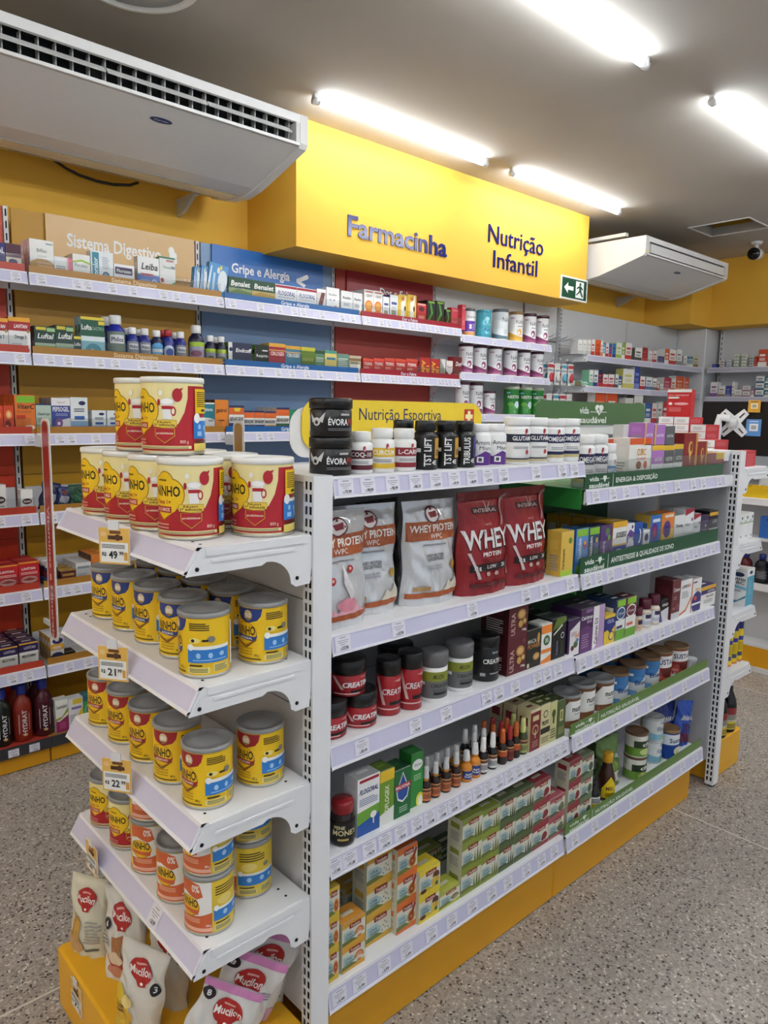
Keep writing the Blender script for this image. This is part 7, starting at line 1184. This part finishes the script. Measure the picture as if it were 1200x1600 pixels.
for y0, y1, z0, z1, c, ci in ((.01, .088, .52, .60, 'D9A23A', 'F0E2B8'), (-.005, .09, .365, .475, '5A90D0', 'E9EDF2')):
    b = MB(); b.box(-.0145, -.0132, y0, y1, z0, z1, mat(c, 'card')); w_ = y1-y0; h = z1-z0
    art(b, [('R', .22, .3, .8, .74, ci), ('R', .2, .84, .8, .9, '6A5030' if c[0] == 'D' else 'C9DCF0'), ('R', .34, .4, .68, .64, 'A9A9AC')], w_, h, lambda x, y, l: (-.0145-l, y1-x, z0+y)); b.build('taped_notice', t)
# ================================================================ odds and ends
for i, (x, y, w_, h, d, c, tl, d_) in enumerate(((2.345, 1.30, .11, .19, .05, '6A8A4A', -.12, 'crinkled green seed bag between honey bottle and chai cans'), (2.40, 1.39, .12, .21, .05, '4A5F3A', .05, 'darker green bag behind the green seed bag'), (2.80, 1.33, .12, .185, .05, '22357E', .1, 'dark blue snack bag leaning behind the other blue bag'), (2.868, 1.29, .10, .185, .055, '2A54B4', .22, 'bright blue snack bag leaning at the end of the bottom shelf'))):
    o = pouch('snack_bag', w_, h, d, c, [('R', .2, .1, .8, .3, 'D9D4D0' if i < 2 else '6A2A4A'), ('T', 'chia' if i < 2 else 'BANANAS', .15, .58, .85, .68, 'E6E6E2', {'b': 1, 'i': .1}), ('E', .5, .42, .25, .1, '8AA85A' if i < 2 else '3A2A6A')], 60+i, .09, .006); o.location = (x, y, .2245); o.rotation_euler = (0, tl, -.2); tag(o, d_, 'bag')
for i, (x, w_, h, c, ry, d_) in enumerate(((1.055, .075, .125, '1F2450', .25, 'navy foil sachet slumped on fourth shelf of tan bay'), (1.12, .06, .10, '26306A', .2, 'blue and grey sachet beside the navy one, tan bay'), (1.20, .10, .105, '1B4A2E', 0, 'dark green bag on fourth shelf of tan bay'), (1.31, .09, .10, '1B4A2E', 0, 'second dark green bag behind the milk tins, tan bay'))):
    o = pouch('medicine_sachet', w_, h, .045, c, [('R', .2, .3, .8, .6, 'A8AAB4' if i < 2 else '2F6A44'), ('E', .5, .75, .2, .1, '8A4A3A' if i == 1 else c)], 30+i, .1, .006, 0, None, 'bag'); o.location = (x, 3.33, 1.1175); o.rotation_euler = (0, ry, 0); tag(o, d_, 'sachet')
o = pouch('pink_bag', .20, .085, .06, 'C8406E', [('R', .2, .3, .8, .7, 'E08AAE')], 41, .1, .006); o.location = (3.12, 3.34, 1.4525); tag(o, 'pink bag on the red bay shelf just above the yellow sign', 'bag')
HC = ['C03A44', '3A8AA8', 'D9D4D0', 'C8506A', '5AA0B8', 'B03040']
n = 0
for x, z in HOOKS:
    if z > 2.1: continue
    for k in range(2):
        c = HC[n % 6]; b = MB(); y = 3.305+.045*k; hh = .16
        b.box(x-.035, x+.035, y, y+.002, z-hh, z+.004, mat('E4E2E0', 'card')); t = link('blister_pack', b.mesh('backing_card')); n += 1
        b = MB(); b.lathe([(.001, .0), (.02, .004), (.026, .02), (.02, .05), (.008, .07), (.001, .072)], mat(c, 'gloss'), 14, (x, y-.012, z-hh+.02), sy=.45, cap=False); b.build('dummy', t)
        b = MB(); art(b, [('R', 0, .8, 1, .95, c), ('R', .1, .62, .9, .72, '9AA4B0')], .07, .16, flat(x-.035, y, z-hh)); b.build('printed_strip', t)
        reg(t, 'hanging %s baby accessory blister pack' % {'C03A44': 'red', '3A8AA8': 'teal', 'D9D4D0': 'white', 'C8506A': 'rose', '5AA0B8': 'sky-blue', 'B03040': 'crimson'}[c], '%s hooks of white peg panel' % ('upper' if z > 1.8 else 'lower'), 'blister pack', x, k*.1, 0, 'blister packs on the hooks')
# ================================================================ labels: single out each thing
from collections import defaultdict
def clusters(vals, tol):
    out = []
    for v in sorted(vals):
        if not out or v-out[-1] > tol: out.append(v)
    return out
BYK = defaultdict(list)
for it in ITEMS: BYK[it[1], it[2]].append(it)
for (desc, where), L in BYK.items():
    ys = clusters([i[5] for i in L], .05); ls = sorted(set(i[6] for i in L))
    for o, d_, w_, cat, x, y, lev, grp in L:
        parts_ = []
        row_ = max(k for k, v in enumerate(ys) if y >= v-.001)
        same = [i for i in L if max(k for k, v in enumerate(ys) if i[5] >= v-.001) == row_]
        xs = clusters([i[4] for i in same], .012)
        if len(xs) > 1: parts_.append('%s from left' % ORD[min(11, max(k for k, v in enumerate(xs) if x >= v-.001))])
        if len(ls) > 1: parts_.append('%s layer' % ('bottom' if lev == ls[0] else 'top' if lev == ls[-1] else 'middle' if len(ls) == 3 else ORD[lev]))
        if len(ys) > 1: parts_.append('front row' if row_ == 0 else '%s row back' % ORD[row_])
        tail = (' '+' '.join(parts_) if False else (', '+', '.join(parts_) if parts_ else ''))+', '+w_
        dd = d_.split()
        while len(dd)+len(tail.replace(',', ' ').split()) > 16: dd.pop()
        while dd[-1] in ('with', 'and', 'of', 'in', 'on', 'its', 'the', 'behind', 'at', 'a'): dd.pop()
        tag(o, ' '.join(dd)+tail, cat, grp if len(L) > 1 else None)
